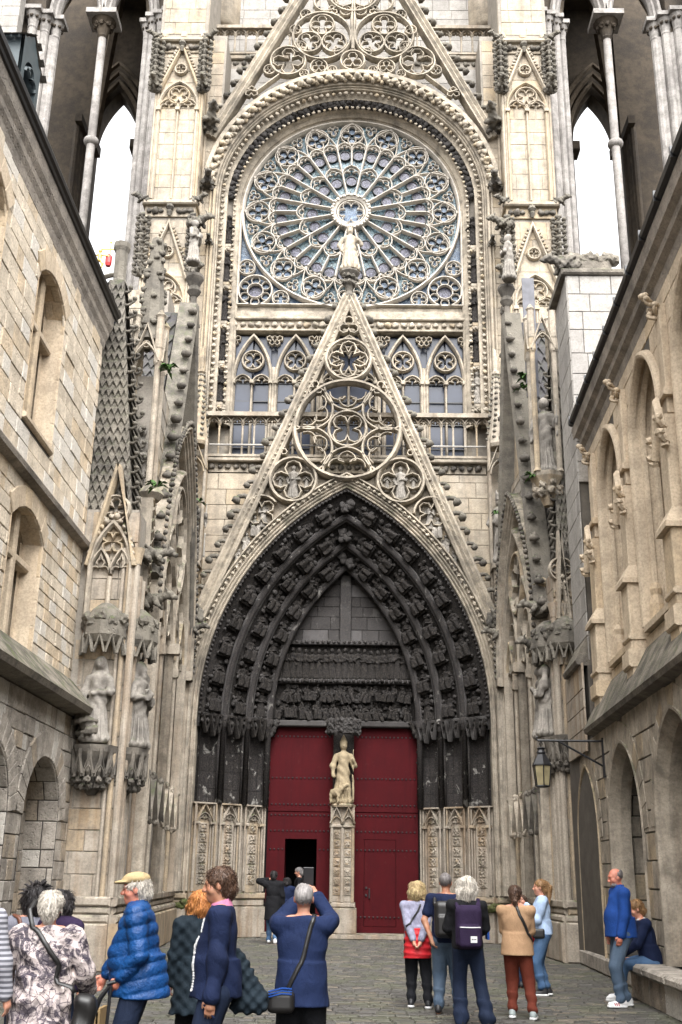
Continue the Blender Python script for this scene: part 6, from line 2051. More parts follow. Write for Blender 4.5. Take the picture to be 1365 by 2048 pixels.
for c in (.75, 3.8, 6.8, 9.8):
    m = MB(); wd = .26 if c > 1 else .3
    m.fbox(fg_, c - wd, c + wd, 4.5, 6.3, 0, .26, .02)
    m.loft([[fg_.P(c - wd * 1.2, 6.3, .34), fg_.P(c + wd * 1.2, 6.3, .34), fg_.P(c + wd * 1.2, 6.3, 0), fg_.P(c - wd * 1.2, 6.3, 0)], [fg_.P(c - wd * 1.2, 6.38, .34), fg_.P(c + wd * 1.2, 6.38, .34), fg_.P(c + wd * 1.2, 6.38, 0), fg_.P(c - wd * 1.2, 6.38, 0)], [fg_.P(c - wd * .8, 6.62, .2), fg_.P(c + wd * .8, 6.62, .2), fg_.P(c + wd * .8, 6.62, 0), fg_.P(c - wd * .8, 6.62, 0)]])
    m.fbox(fg_, c - wd * .8, c + wd * .8, 6.6, 8.05, 0, .2, .015)
    m.fbox(fg_, c - wd * .55, c + wd * .55, 8.1, 9.9, 0, .12, .015)
    m.fbox(fg_, c - wd * .9, c + wd * .9, 8.35, 8.47, 0, .18, .02)
    m.fbox(fg_, c - wd * 1.1, c + wd * 1.1, 4.9, 5.2, 0, .32, .03); m.fbox(fg_, c - wd * 1.1, c + wd * 1.1, 5.35, 5.45, 0, .30, .03)
    o = m.build('buttress', M['new'], HR)
    k_ = MB(); k_.sweep(fg_, [(c - wd * 1.1, 7.5), (c - wd * .5, 8.0), (c, 8.3), (c + wd * .5, 8.0), (c + wd * 1.1, 7.5)], rib(.09, .1, .2))
    for q in range(4): k_.add(*CROCK[q % 3], fg_.M(c + (wd * 1.1 if q % 2 else -wd * 1.1) * (1 - q / 8), 7.45 + .13 * q, .2, .24, 0) @ Matrix.Rotation(-PI / 2 + (.8 if q % 2 else -.8), 4, 'Z'))
    k_.build('buttress_gablet', M['new'], o)
    k_ = MB()
    for q in range(6):
        k_.add(*CROCK[q % 3], fg_.M(c + .05 * math.sin(q * 2.4), 9.72 + .07 * q, .1 + .02 * q, .26, 0) @ Matrix.Rotation(-PI / 2 + 1.1 * math.sin(q * 2.1), 4, 'Z') @ Matrix.Rotation(.5 * math.cos(q * 3), 4, 'X') @ Matrix.Scale(.72, 4))
    k_.build('leaf_corbel', M['new'], o)
m = MB()
pr = [(-.04, 10.2), (.02, 10.22), (.05, 10.38), (.14, 10.46), (.16, 10.56), (.25, 10.64), (.28, 10.86), (-.04, 10.9)]
for k in range(18):
    a = -.15 + 1.6 * k; b = a + 1.592
    m.loft([[fg_.P(a, z, x) for x, z in pr], [fg_.P(b, z, x) for x, z in pr]])
m.build('cornice', M['soffit'], HR)
m = MB(); m.tube([fg_.P(-.05, 10.97, .29), fg_.P(LEN, 10.97, .29)], .08, 8); m.tube([fg_.P(-.05, 11.06, .24), fg_.P(LEN, 11.06, .24)], .05, 8)
for k in range(14): m.fbox(fg_, .1 + k, .14 + k, 10.88, 11.06, .2, .375)
m.build('gutter', M['gutter'], HR)
m = MB(); m.quad(fg_.P(-.0, 11.02, .25), fg_.P(LEN, 11.02, .25), fg_.P(LEN, 16, -5), fg_.P(-.0, 16, -5)); m.build('roof', M['slate'], HR)
m = MB(); pr = [(.26, 4.22), (.46, 4.28), (.49, 4.36), (.03, 5.2), (-.05, 5.2), (-.05, 4.2)]
m.loft([[fg_.P(.38, z, x) for x, z in pr], [fg_.P(LEN, z, x) for x, z in pr]]); m.build('ledge', M['ledge'], HR)
m = MB(); pr = [(.36, 5.7), (.47, 5.72), (.5, 5.8), (.2, 6.35), (.1, 6.35), (.1, 5.68)]
m.loft([[fg_.P(-1.75, z, x) for x, z in pr], [fg_.P(-.02, z, x) for x, z in pr]]); m.build('ledge', M['ledge'], HR)
# bench along the arcade
bs_ = Stones()
for k in range(16):
    a = 2.35 + k * .72
fbn = Fr(HRo + hn * .62, hu, (0, 0, 1), hn)
bs_.rect(fbn, 4.1, 14, 0, .36, .37, (.6, 1.1), mat='houselow', seed=3, th=.02)
bs_.flush(HR, 30)
m = MB(); m.fbox(fg_, 4.12, LEN, 0, .36, 0, .62); m.build('bench_core', M['mortar'], HR)
for k in range(9):
    m = MB(); m.fbox(fg_, 4.06 + k * 1.3, 4.06 + k * 1.3 + 1.29, .362, .5, .05, .74, .04); m.build('bench_slab', M['houselow'], HR)
m = MB(); m.fbox(fg_, -2.4, 4.1, 0, .3, .1, .36, .04); m.build('plinth', M['houselow'], HR)
# teal glazed door in the second arch
M['teal'] = plain('teal_door_paint', (.018, .052, .062), .45, .4, .25)
P, z0 = A2_[1]; cx = 2.85
m = MB()
for x in (-1.22, -.62, -.04, .04, .62, 1.22): m.fbox(fg_, cx + x - .05, cx + x + .05, .5, 3.6, -.60, -.5, .01)
for z in (.5, 1.3, 2.3, 2.42, 3.3): m.fbox(fg_, cx - 1.25, cx + 1.25, z - .06, z + .06, -.61, -.51, .01)
m.fbox(fg_, cx - 1.25, cx + 1.25, 2.26, 2.46, -.6, -.46, .02)
td = m.build('teal_door', M['teal'], HR)
m = MB()
for k in range(16):
    x = cx - 1.2 + k * .16; m.fbox(fg_, x - .012, x + .012, .5, 3.7, -.6, -.53)
for z in (.9, 1.7, 2.0, 2.85): m.fbox(fg_, cx - 1.25, cx + 1.25, z - .015, z + .015, -.6, -.53)
m.build('glazing_bar', M['teal'], td)
for e in (-1, 1):
    for a, b in ((.5, 1.3), (1.3, 2.3), (2.45, 3.75)):
        m = MB(); x0, x1 = sorted((cx, cx + e * 1.25)); m.fbox(fg_, x0, x1, a, b, -.595, -.585); m.build('glass_pane', M['pane'], td)
m = MB(); m.sweep(fg_, pointed(-.5, .3, 2.2, .35, 6, 1.0), rib(.08, .1, -.6)); m.fbox(fg_, -.77, -.23, 1.0, 2.25, -.62, -.57); m.build('small_niche', M['grey'], HR)
# small slate roof, maroon gutter and the beast on top of the white wall
m = MB(); fq = Fr((4.9, 23.4, 0))
for r_ in range(8):
    for q in range(12):
        x0 = .75 + q * .2 + (.1 if r_ % 2 else 0); z0 = 15.35 + r_ * .13; y0 = -r_ * .12
        m.quad(fq.P(x0, z0, y0 + .03), fq.P(x0 + .19, z0, y0 + .03), fq.P(x0 + .19, z0 + .16, y0 - .15), fq.P(x0, z0 + .16, y0 - .15))
tag(m.build('roof_slate', M['slate'], HR), kind='stuff')
m = MB(); m.tube([fq.P(.5, 15.3, .05), fq.P(4, 15.3, .05)], .1, 8); m.tube([fq.P(.85, 15.25, .05), fq.P(.85, 13.9, .02)], .08, 8); m.fbox(fq, .68, 1.05, 13.3, 13.95, 0, .3, .04); m.build('down_pipe', M['maroon'], HR)
m = MB(); m.fbox(fq, .7, 4, 13, 15.3, -.6, -.05); m.build('parapet_wall', M['white'], HR)
m = MB(); m.fbox(fwf, -.12, 1.3, 14.6, 14.75, -1.55, .1, .04); m.fbox(fwf, -.0, 1.1, 14.75, 15.15, -1.4, -.1, .1)
for q in range(9): m.add(*LUMPS[q % 6], fwf.M(.1 + .13 * q, 15.15 + .05 * math.sin(q * 2), -.2, .3))
m.build('coping', M['ledge'], HR)
gargoyle(fwf, .15, 14.98, -.2, .6, -1.35, 0, True, HR)
m = MB(); fp_ = Fr((4.32, 25.2, 0)); m.fbox(fp_, .0, .32, 13.4, 16.9, -.05, 0); tag(m.build('slate_panel', M['slate']), 'narrow dark slate panel standing upright behind the white wall', 'panel')

# ------------------------------------------------------------------ gilt figures and cross seen over the left roof
gf = Sdf((-.6, -.2, -.1), (.6, .25, 1.3), .03)
gf.cone((0, 0, .75), (0, 0, .45), .12, .1, .05).ell((0, 0, 1.02), (.1, .1, .12), .02).cone((0, 0, .85), (0, 0, .95), .05, .05, .02)
gf.chain([(-.05, 0, .45), (-.22, 0, .3), (-.25, 0, .02)], [.09, .07, .04], .03).chain([(.05, 0, .45), (.18, 0, .25), (.14, 0, .0)], [.09, .07, .04], .03)
gf.chain([(-.12, 0, .78), (-.3, 0, .72), (-.5, 0, .8)], [.05, .04, .035], .03).chain([(.12, 0, .78), (.3, 0, .74), (.5, 0, .7)], [.05, .04, .035], .03)
gp = at(198, 535, 30)
o = put(gf.data('gilt_figure', M['gold']), 'gilt_figure', Matrix.Translation(gp) @ Matrix.Scale(.6, 4)); tag(o, 'small gilt figure dancing with spread arms left of the golden cross', 'figurine')
cp = at(219, 524, 30.2)
m = MB(); m.tube([cp + Vector((0, 0, 0)), cp + Vector((0, 0, .72))], .022, 6); m.tube([cp + Vector((-.26, 0, .46)), cp + Vector((.26, 0, .46))], .022, 6)
for v in ((-.28, 0, .46), (.28, 0, .46), (0, 0, .74)): m.add(*LUMPS[0], Matrix.Translation(cp + Vector(v)) @ Matrix.Scale(.08, 4))
tag(m.build('golden_cross', M['gold']), 'thin golden cross standing on a roof crest between tower and house', 'cross')
m = MB(); m.lathe(at(217, 527, 30.1), [(.08, -.1), (.11, 0), (.11, .25), (.05, .33)], 8); tag(m.build('red_lantern', M['redp']), 'small red and gilt lantern at the foot of the golden cross', 'lantern')
m = MB(); rp = at(190, 552, 30.6)
m.tube([rp + Vector((-.5, 0, -.6)), rp + Vector((-.2, 0, -.2)), rp + Vector((.5, 0, .02)), rp + Vector((.9, 0, .1))], .08, 6); m.tube([rp + Vector((-.2, 0, -.9)), rp + Vector((.1, 0, -.5)), rp + Vector((.6, 0, -.2)), rp + Vector((.9, 0, -.9))], .06, 6)
m.box(rp.x - 1.5, rp.x + 1.2, rp.y, rp.y + .4, rp.z - 3.5, rp.z - .9); m.box(rp.x - .3, rp.x + .2, rp.y - .1, rp.y + .2, rp.z - .12, rp.z + .0)
tag(m.build('stone_crest', M['mossy']), 'curved openwork stone crest of a chapel roof carrying the gilt figures', 'crest')

# ------------------------------------------------------------------ wall lantern
Lp = at(1082, 1481, 20.0)
LT = thing('wall_lantern', 'black iron lantern with yellowish panes hanging from a bracket on the right arcade', 'lantern', Lp)
m = MB(); wx = 4.52
m.tube([(Lp.x - .06, Lp.y, Lp.z), (wx, Lp.y, Lp.z)], .022, 6); m.tube([(Lp.x + .30, Lp.y, Lp.z), (wx + .03, Lp.y, Lp.z - .47)], .02, 6); m.box(wx - .02, wx + .03, Lp.y - .03, Lp.y + .03, Lp.z - .65, Lp.z + .06)
m.tube([(Lp.x - .06, Lp.y, Lp.z), (Lp.x - .09, Lp.y, Lp.z + .05), (Lp.x - .05, Lp.y, Lp.z + .07)], .014, 5)
m.build('bracket', M['iron'], LT)
m = MB(); z = Lp.z
m.tube([(Lp.x, Lp.y, z - .02), (Lp.x - .03, Lp.y, z - .06), (Lp.x, Lp.y, z - .1), (Lp.x + .03, Lp.y, z - .06), (Lp.x, Lp.y, z - .02)], .01, 5)
m.lathe(Lp, [(.05, -.12), (.08, -.14), (.06, -.17), (.09, -.22), (.07, -.25)], 8)
m.lathe(Lp, [(.08, -.25), (.185, -.43), (.19, -.45), (.17, -.46)], 6, rot=PI / 6)
m.lathe(Lp, [(.13, -.80), (.14, -.82), (.1, -.84)], 6, rot=PI / 6)
for k in range(6):
    a = PI / 6 + k * PI / 3
    m.tube([Lp + Vector((.17 * math.cos(a), .17 * math.sin(a), -.45)), Lp + Vector((.13 * math.cos(a), .13 * math.sin(a), -.81))], .011, 5)
m.build('lantern_frame', M['iron'], LT)
M['lpane'] = plain('yellowed_lantern_glass', (.30, .255, .15), .25, .5, .3, 6)
for k in range(6):
    a0, a1 = PI / 6 + k * PI / 3, PI / 6 + (k + 1) * PI / 3
    m = MB(); q = [Lp + Vector((r * math.cos(a), r * math.sin(a), zz)) for r, a, zz in ((.165, a0, -.46), (.165, a1, -.46), (.125, a1, -.80), (.125, a0, -.80))]
    m.quad(*q); m.build('glass_pane', M['lpane'], LT)
# ------------------------------------------------------------------ people
def fabric(name, c, c2=None, rough=.85, sc=3.0, weave=120, st=.25, f=.5):
    t = NT(name); p = t.n('TexCoord').outputs['Object']
    n = t.noise(p, sc, 4, .6); w_ = t.noise(p, weave, 2, .5)
    col = t.mix(t.ramp(n, .35, .65), c, c2 or tuple(x * .72 for x in c))
    col = t.mix(t.ramp(w_, .3, .7, 0, .3), col, tuple(x * .5 for x in c))
    t.col(col); t.rough(rough, .2)
    h = t.math('ADD', t.math('MULTIPLY', t.noise(t.mapv(p, (1, 1, .55)), 7.5, 4, .55, 1.6), 1.0), t.math('MULTIPLY', w_, .12)); t.bump(h, .4, .04)
    return t.m
def skin_mat(name, c):
    t = NT(name); p = t.n('TexCoord').outputs['Object']
    n = t.noise(p, 14, 4, .6)
    t.col(t.mix(t.ramp(n, .35, .65), c, (c[0] * .92, c[1] * .72, c[2] * .66))); t.rough(.5, .4)
    t.b.inputs['Subsurface Weight'].default_value = .08; t.b.inputs['Subsurface Radius'].default_value = (.02, .008, .004)
    return t.m
def hair_mat(name, c, c2):
    t = NT(name); p = t.n('TexCoord').outputs['Object']
    n = t.noise(t.mapv(p, (60, 60, 9)), 1.0, 3, .6); n2 = t.noise(p, 9, 3)
    t.col(t.mix(t.ramp(t.math('ADD', t.math('MULTIPLY', n, .7), t.math('MULTIPLY', n2, .3)), .36, .62), c, c2)); t.rough(.5, .4); t.bump(n, .5, .02)
    return t.m
K = {}
K['skin'] = skin_mat('fair_skin', (.50, .27, .19)); K['ruddy'] = skin_mat('ruddy_skin', (.47, .20, .14)); K['tanned'] = skin_mat('tanned_skin', (.36, .19, .12))
K['h_white'] = hair_mat('white_hair', (.62, .57, .50), (.34, .31, .27)); K['h_grey'] = hair_mat('grey_hair', (.30, .28, .27), (.14, .13, .13)); K['h_black'] = hair_mat('black_hair', (.008, .007, .008), (.025, .02, .02))
K['h_brown'] = hair_mat('brown_hair', (.045, .022, .014), (.085, .045, .026)); K['h_red'] = hair_mat('copper_hair', (.50, .21, .06), (.28, .10, .03)); K['h_blond'] = hair_mat('streaked_blond_hair', (.62, .49, .26), (.20, .13, .065)); K['h_gold'] = hair_mat('golden_brown_hair', (.30, .17, .07), (.15, .08, .035)); K['h_dgrey'] = hair_mat('cropped_grey_hair', (.17, .155, .15), (.08, .07, .07))
K['eye'] = plain('eye_dark', (.02, .015, .012), .2, .6)
K['navy'] = fabric('navy_knit', (.008, .015, .048)); K['blue'] = fabric('blue_fleece', (.012, .055, .24), weave=70); K['dkblue'] = fabric('dark_blue_jersey', (.010, .020, .065)); K['black'] = fabric('black_wool', (.009, .009, .011)); K['polo'] = fabric('navy_polo', (.008, .014, .045))
K['jean'] = fabric('blue_denim', (.045, .095, .19), (.085, .15, .26), weave=160); K['djean'] = fabric('dark_denim', (.012, .02, .045), weave=160); K['gtrous'] = fabric('black_trousers', (.010, .011, .014)); K['grjean'] = fabric('grey_blue_denim', (.055, .085, .13), (.085, .12, .17), weave=160)
K['rust'] = fabric('rust_brown_cotton', (.13, .028, .016)); K['tan'] = fabric('camel_knit', (.40, .25, .145), weave=90); K['sky'] = fabric('pale_blue_cotton', (.36, .47, .66), (.42, .54, .72)); K['grey'] = fabric('grey_knit', (.19, .19, .23)); K['purple'] = fabric('purple_cloth', (.022, .012, .038)); K['teal'] = fabric('dark_teal_coat', (.010, .018, .026)); K['red'] = fabric('red_quilted', (.52, .022, .03), rough=.5); K['pink'] = fabric('pink_collar', (.55, .20, .33)); K['whitec'] = fabric('white_cotton', (.72, .72, .72)); K['lilac'] = fabric('lilac_melange', (.30, .30, .40), (.17, .17, .23), sc=16)
K['beige'] = fabric('beige_cap', (.42, .32, .17)); K['leather'] = plain('black_leather', (.012, .011, .011), .45, .5); K['bleather'] = plain('brown_leather', (.10, .035, .02), .5, .4)
K['wsole'] = plain('white_trainer', (.72, .72, .72), .5, .4); K['bsole'] = plain('black_trainer', (.014, .014, .016), .5, .4); K['gsole'] = plain('grey_trainer', (.30, .34, .34), .5, .4)
def puffer_mat():
    t = NT('shiny_blue_nylon'); p = t.n('TexCoord').outputs['Object']
    n = t.noise(p, 5, 4, .6); t.col(t.mix(t.ramp(n, .35, .65), (.005, .058, .20), (.003, .032, .12))); t.rough(.5, .35); t.bump(t.noise(p, 22, 4), .6, .03)
    return t.m
K['puffer'] = puffer_mat()
def floral():
    t = NT('white_quilt_with_dark_flowers'); p = t.n('TexCoord').outputs['Object']
    vo = t.n('TexVoronoi', i_Scale=9.0); t.l(p, vo.inputs['Vector'])
    ve = t.n('TexVoronoi', feature='DISTANCE_TO_EDGE', i_Scale=21.0); t.l(p, ve.inputs['Vector'])
    n = t.noise(p, 8, 5, .7, 1.5)
    n2 = t.noise(p, 5, 3, .6)
    fl = t.math('MULTIPLY', t.ramp(n, .44, .53), t.ramp(n2, .42, .54))
    c = t.mix(t.ramp(n2, .3, .7), (.60, .52, .49), (.48, .41, .40))
    c = t.mix(t.math('MULTIPLY', t.math('LESS_THAN', ve.outputs['Distance'], .045), t.ramp(n, .42, .5)), c, (.10, .07, .09))
    c = t.mix(t.math('MULTIPLY', fl, .9), c, (.035, .03, .045))
    t.col(c); t.rough(.75, .2)
    t.bump(t.math('ADD', vo.outputs['Distance'], t.math('MULTIPLY', n, .5)), .9, .05)
    return t.m
K['floral'] = floral()
def stripes(name, a, b, sc, axis=2):
    t = NT(name); p = t.n('TexCoord').outputs['Object']
    x = t.n('SeparateXYZ'); t.l(p, x.inputs[0]); s_ = t.math('SINE', t.math('MULTIPLY', x.outputs[axis], sc))
    t.col(t.mix(t.ramp(s_, -.2, .2), a, b)); t.rough(.85, .2); t.bump(t.noise(p, 9, 4), .3, .04)
    return t.m
K['stripe'] = stripes('grey_striped_knit', (.12, .12, .14), (.38, .38, .42), 190)

def ecyl(s, c0, c1, r0, r1, k=.02, rnd=.0):
    """elliptical sleeve between two heights: hems end cleanly"""
    c0, c1 = Vector(c0), Vector(c1)
    m = max(r0 + r1) + k * 1.5 + 3 * s.h
    lo = np.minimum(c0, c1) - np.array([m, m, .03]); hi = np.maximum(c0, c1) + np.array([m, m, .03])
    sl, g = s.win(lo, hi)
    if sl is None: return s
    t = np.clip((g[2] - c0.z) / (c1.z - c0.z), 0, 1)
    rx = r0[0] + (r1[0] - r0[0]) * t; ry = r0[1] + (r1[1] - r0[1]) * t
    q = np.sqrt(((g[0] - c0.x - (c1.x - c0.x) * t) / rx) ** 2 + ((g[1] - c0.y - (c1.y - c0.y) * t) / ry) ** 2)
    d = (q - 1) * np.minimum(rx, ry)
    z0, z1 = min(c0.z, c1.z), max(c0.z, c1.z)
    d = np.maximum(d, np.maximum(z0 - g[2], g[2] - z1))
    s.mix(sl, d, k)
    return s
def crease(X, Y, Z, ph):
    w_ = .5 * np.sin(5 * X + 4 * Z + ph) + .5 * np.sin(6 * Y - 3 * Z)
    f1 = 1 - 2 * np.abs(np.sin(5.5 * Z + 3.5 * X + 2.2 * w_ + ph)); f2 = np.sin(4.5 * X + 5 * Y - 3 * Z + 1.8 * w_)
    return f1 * f2 + .35 * (1 - 2 * np.abs(np.sin(11 * Z + 6 * X - 5 * Y + 3 * w_))) * np.sin(8 * X + 9 * Y + 4 * Z)
def ik(a, b, l1, l2, pole):
    a, b = Vector(a), Vector(b); d = b - a; L = min(d.length, (l1 + l2) * .998); dn = d.normalized()
    b = a + dn * L
    x = (l1 * l1 - l2 * l2 + L * L) / (2 * L); h = math.sqrt(max(0, l1 * l1 - x * x))
    p = Vector(pole) - dn * Vector(pole).dot(dn); p = p.normalized() if p.length > 1e-4 else Vector((0, 0, -1))
    return a + dn * x + p * h, b

class Person:
    """figure facing +y in its own space, feet on z = 0; the body is one continuous surface, clothes are separate skins"""
    def __init__(s, label, loc, yaw, H=1.7, h=.011, skin='skin', wide=1.0, lean=0.0, hy=0.0, hp=0.0, handL=None, handR=None, poleL=(-.6, -.6, -.6), poleR=(.6, -.6, -.6), fL=(-.10, 0), fR=(.10, 0), kneeY=.02, seated=False, belly=0.0, shoulders=.185, curl=.6, stance=0.0):
        s.o = thing('person', label, 'person', loc, None, yaw)
        s.H = H; q = s.q = H / 1.75; s.h = h; s.w = wide; s.belly = belly
        V = lambda x, y, z: Vector((x * q, y * q, z * q))
        s.pz = .93 if not seated else .53
        up = Vector((0, math.sin(lean), math.cos(lean)))
        s.up = up
        P0 = V(stance, 0, s.pz); s.P0 = P0
        tr = lambda x, y, z: P0 + Vector((x * q, 0, 0)) + up * (z * q) + Vector((0, math.cos(lean), -math.sin(lean))) * (y * q)
        s.tr = tr
        s.hipL, s.hipR = P0 + V(-.092, 0, -.03), P0 + V(.092, 0, -.03)
        s.footL, s.footR = V(fL[0], fL[1], .085), V(fR[0], fR[1], .085)
        kp = (0, 1, .1)
        s.kneeL, s.footL = ik(s.hipL, s.footL, .425 * q, .42 * q, kp); s.kneeR, s.footR = ik(s.hipR, s.footR, .425 * q, .42 * q, kp)
        s.shL, s.shR = tr(-shoulders * wide, -.01, .50), tr(shoulders * wide, -.01, .50)
        hl = V(*handL) if handL else tr(-.27, .06, -.10); hr = V(*handR) if handR else tr(.27, .06, -.10)
        s.elL, s.wrL = ik(s.shL, hl, .29 * q, .25 * q, poleL); s.elR, s.wrR = ik(s.shR, hr, .29 * q, .25 * q, poleR)
        s.nk = tr(0, -.005, .555)
        R_ = Matrix.Rotation(hy, 3, 'Z') @ Matrix.Rotation(hp, 3, 'X')
        s.R = R_
        s.hc = s.nk + up * (.075 * q) + R_ @ V(0, .022, .085)
        s.hd = lambda x, y, z: s.hc + R_ @ V(x, y, z)
        lim = 1.25 * q
        pts = [s.wrL, s.wrR, s.elL, s.elR, s.footL, s.footR, s.kneeL, s.kneeR, s.hc, s.shL, s.shR]
        lo = Vector([min(p[i] for p in pts) for i in range(3)]) - Vector((.24, .30, .16)) * 1.0
        hi = Vector([max(p[i] for p in pts) for i in range(3)]) + Vector((.24, .30, .24))
        lo.z = -.02; s.lo, s.hi = lo, hi
        # body
        b = Sdf(lo, hi, h); r = lambda x: x * q
        s.torso(b, 0)
        b.cone(tr(0, -.01, .47), s.nk + up * (.06 * q), r(.058), r(.052), r(.03))
        b.ell(s.hd(0, -.012, .02), (r(.076), r(.097), r(.095)), r(.02), R_.to_quaternion())
        b.ell(s.hd(0, .02, -.055), (r(.058), r(.068), r(.068)), r(.03), R_.to_quaternion())
        b.cone(s.hd(0, .055, -.10), s.hd(0, .062, -.098), r(.026), r(.024), r(.025))
        b.cone(s.hd(0, .088, .012), s.hd(0, .112, -.03), r(.009), r(.0145), r(.012)); b.cone(s.hd(-.012, .098, -.034), s.hd(.012, .098, -.034), r(.01), r(.01), r(.008))
        b.cone(s.hd(-.034, .078, .026), s.hd(.034, .078, .026), r(.016), r(.016), r(.02))
        b.cone(s.hd(-.018, .083, -.066), s.hd(.018, .083, -.066), r(.0095), r(.0095), r(.008)); b.cone(s.hd(-.016, .081, -.078), s.hd(.016, .081, -.078), r(.01), r(.01), r(.008))
        for e in (-1, 1):
            b.ell(s.hd(e * .033, .08, .004), (r(.018), r(.014), r(.011)), .0, R_.to_quaternion(), True)
            b.ell(s.hd(e * .033, .068, .003), (r(.017), r(.015), r(.014)), r(.004), R_.to_quaternion())
            b.ell(s.hd(e * .078, -.012, -.012), (r(.012), r(.02), r(.033)), r(.008), R_.to_quaternion())
            b.cone(s.hd(e * .045, .058, -.03), s.hd(e * .05, .05, -.04), r(.025), r(.02), r(.025))
        for sh, el, wr, hp_, kn, ft, e in ((s.shL, s.elL, s.wrL, s.hipL, s.kneeL, s.footL, -1), (s.shR, s.elR, s.wrR, s.hipR, s.kneeR, s.footR, 1)):
            b.chain([sh, el, wr], [r(.052), r(.041), r(.028)], r(.02))
            b.cone(el.lerp(wr, .0), el.lerp(wr, .4), r(.04), r(.036), r(.02))
            s.hand(b, el, wr, e, curl)
            b.chain([hp_, kn, ft], [r(.082), r(.055), r(.038)], r(.03)); b.cone(kn.lerp(ft, .15), kn.lerp(ft, .5), r(.053), r(.044), r(.03))
            b.cone(ft - V(0, .03, .045), ft + V(0, .14, -.055), r(.04), r(.032), r(.03))
        me = b.data('body', K[skin])
        s.body = link('body', me, s.o)
        for e in (-1, 1):
            m = MB(); V_, F_ = lump(3, (1, 1, 1), 2); 
            m.add([tuple(Vector(v).normalized() * .5) for v in V_], F_, Matrix.Translation(s.hd(e * .033, .0775, .003)) @ Matrix.Scale(r(.015), 4)); m.build('eye', K['eye'], s.o, True, False)
    def torso(s, b, t, hem=None):
        q = s.q; r = lambda x: x * q; w = s.w; tr = s.tr; lq = Matrix.Rotation(-math.asin(s.up.y), 3, 'X').to_quaternion()
        b.ell(tr(0, 0, .02), (r(.165 * w) + t, r(.125 * w) + t, r(.15) + t), r(.04), lq)
        b.ell(tr(0, .01 + s.belly * .5, .18), (r(.150 * w) + t, r(.112 * w + s.belly) + t, r(.2) + t), r(.05), lq)
        b.ell(tr(0, 0, .36), (r(.168 * w) + t, r(.118 * w) + t, r(.19) + t), r(.05), lq)
        b.cone(s.shL, s.shR, r(.058) + t, r(.058) + t, r(.05)); b.cone(tr(-.1, -.015, .515), tr(.1, -.015, .515), r(.055) + t, r(.055) + t, r(.05))
    def hand(s, b, el, wr, e, curl):
        q = s.q; r = lambda x: x * q
        d = (wr - el).normalized(); side = d.cross(Vector((0, 1, 0)))
        side = side.normalized() if side.length > .2 else Vector((1, 0, 0))
        # thumb leads: palm faces the body's middle
        fw = side.cross(d).normalized()
        pm = Vector((-e, 0, 0)) - d * d.dot(Vector((-e, 0, 0))); pm = pm.normalized() if pm.length > .1 else fw
        ac = d.cross(pm).normalized()
        if ac.dot(Vector((0, 1, .3))) < 0: ac = -ac
        pc = wr + d * r(.05)
        b.cone(wr, pc + d * r(.02), r(.027), r(.03), r(.015)); b.cone(pc + ac * r(.02) + d * r(.025), pc - ac * r(.022) + d * r(.02), r(.017), r(.016), r(.012))
        for k, (o, l) in enumerate(((.030, .072), (.010, .082), (-.010, .077), (-.029, .06))):
            a = pc + ac * r(o) + d * r(.03); m_ = a + (d * math.cos(curl * .5) + pm * math.sin(curl * .5)) * r(l * .55); t = m_ + (d * math.cos(curl * 1.6) + pm * math.sin(curl * 1.6)) * r(l * .5)
            b.chain([a, m_, t], [r(.0105), r(.0095), r(.008)], r(.003))
        a = wr + d * r(.028) + ac * r(.024); m_ = a + (d * .7 + ac * .8 + pm * .2) .normalized() * r(.042); b.chain([a, m_, m_ + (d + pm * .3).normalized() * r(.032)], [r(.014), r(.011), r(.009)], r(.006))
        s.pc = pc
    def top(s, mat, t=.016, hem=.0, flare=(0, 0), sleeve=.93, st=.014, name='jacket', fold=.006, fn=None, collar=False, h=None, short=False, hz0=None, openneck=0.0, cuffw=1.0):
        q = s.q; r = lambda x: x * q; b = Sdf(s.lo, s.hi, h or s.h)
        s.torso(b, t)
        hz = s.tr(0, 0, hem)
        a = s.tr(0, 0, .2)
        ecyl(b, (hz.x, hz.y, hz.z), (a.x, a.y, a.z), (r(.165 * s.w) + t + flare[0], r(.125 * s.w + s.belly) + t + flare[1]), (r(.155 * s.w) + t, r(.118 * s.w + s.belly) + t), r(.03))
        b.cut((0, 0, hz.z), (0, 0, -1))
        b.cut(s.nk + s.up * r(.012 if not collar else .06), tuple(s.up))
        arms = Sdf(s.lo, s.hi, h or s.h)
        for sh, el, wr in ((s.shL, s.elL, s.wrL), (s.shR, s.elR, s.wrR)):
            if short:
                arms.cone(sh, sh.lerp(el, .62), r(.058) + st, r(.056) + st, r(.01)); continue
            end = el.lerp(wr, sleeve)
            arms.chain([sh, el, end], [r(.056) + st, r(.047) + st, r(.034) * cuffw + st], r(.02))
            d = (wr - el).normalized(); 
        ad = arms.D
        b.mix((slice(None),) * 3, ad, r(.025))
        if collar:
            b.cone(s.tr(0, -.01, .52), s.nk + s.up * r(.03), r(.075) + t * .5, r(.068) + t * .5, r(.02))
            b.cone(s.nk - s.up * r(.01), s.nk + s.up * r(.12), r(.058), r(.062), 0, True)
        ph = hash(mat) % 7
        if fn: b.disp(fn)
        elif fold: b.disp(lambda X, Y, Z: fold * crease(X, Y, Z, ph))
        s.topo = link(name, b.data(name, K[mat]), s.o)
        return s.topo
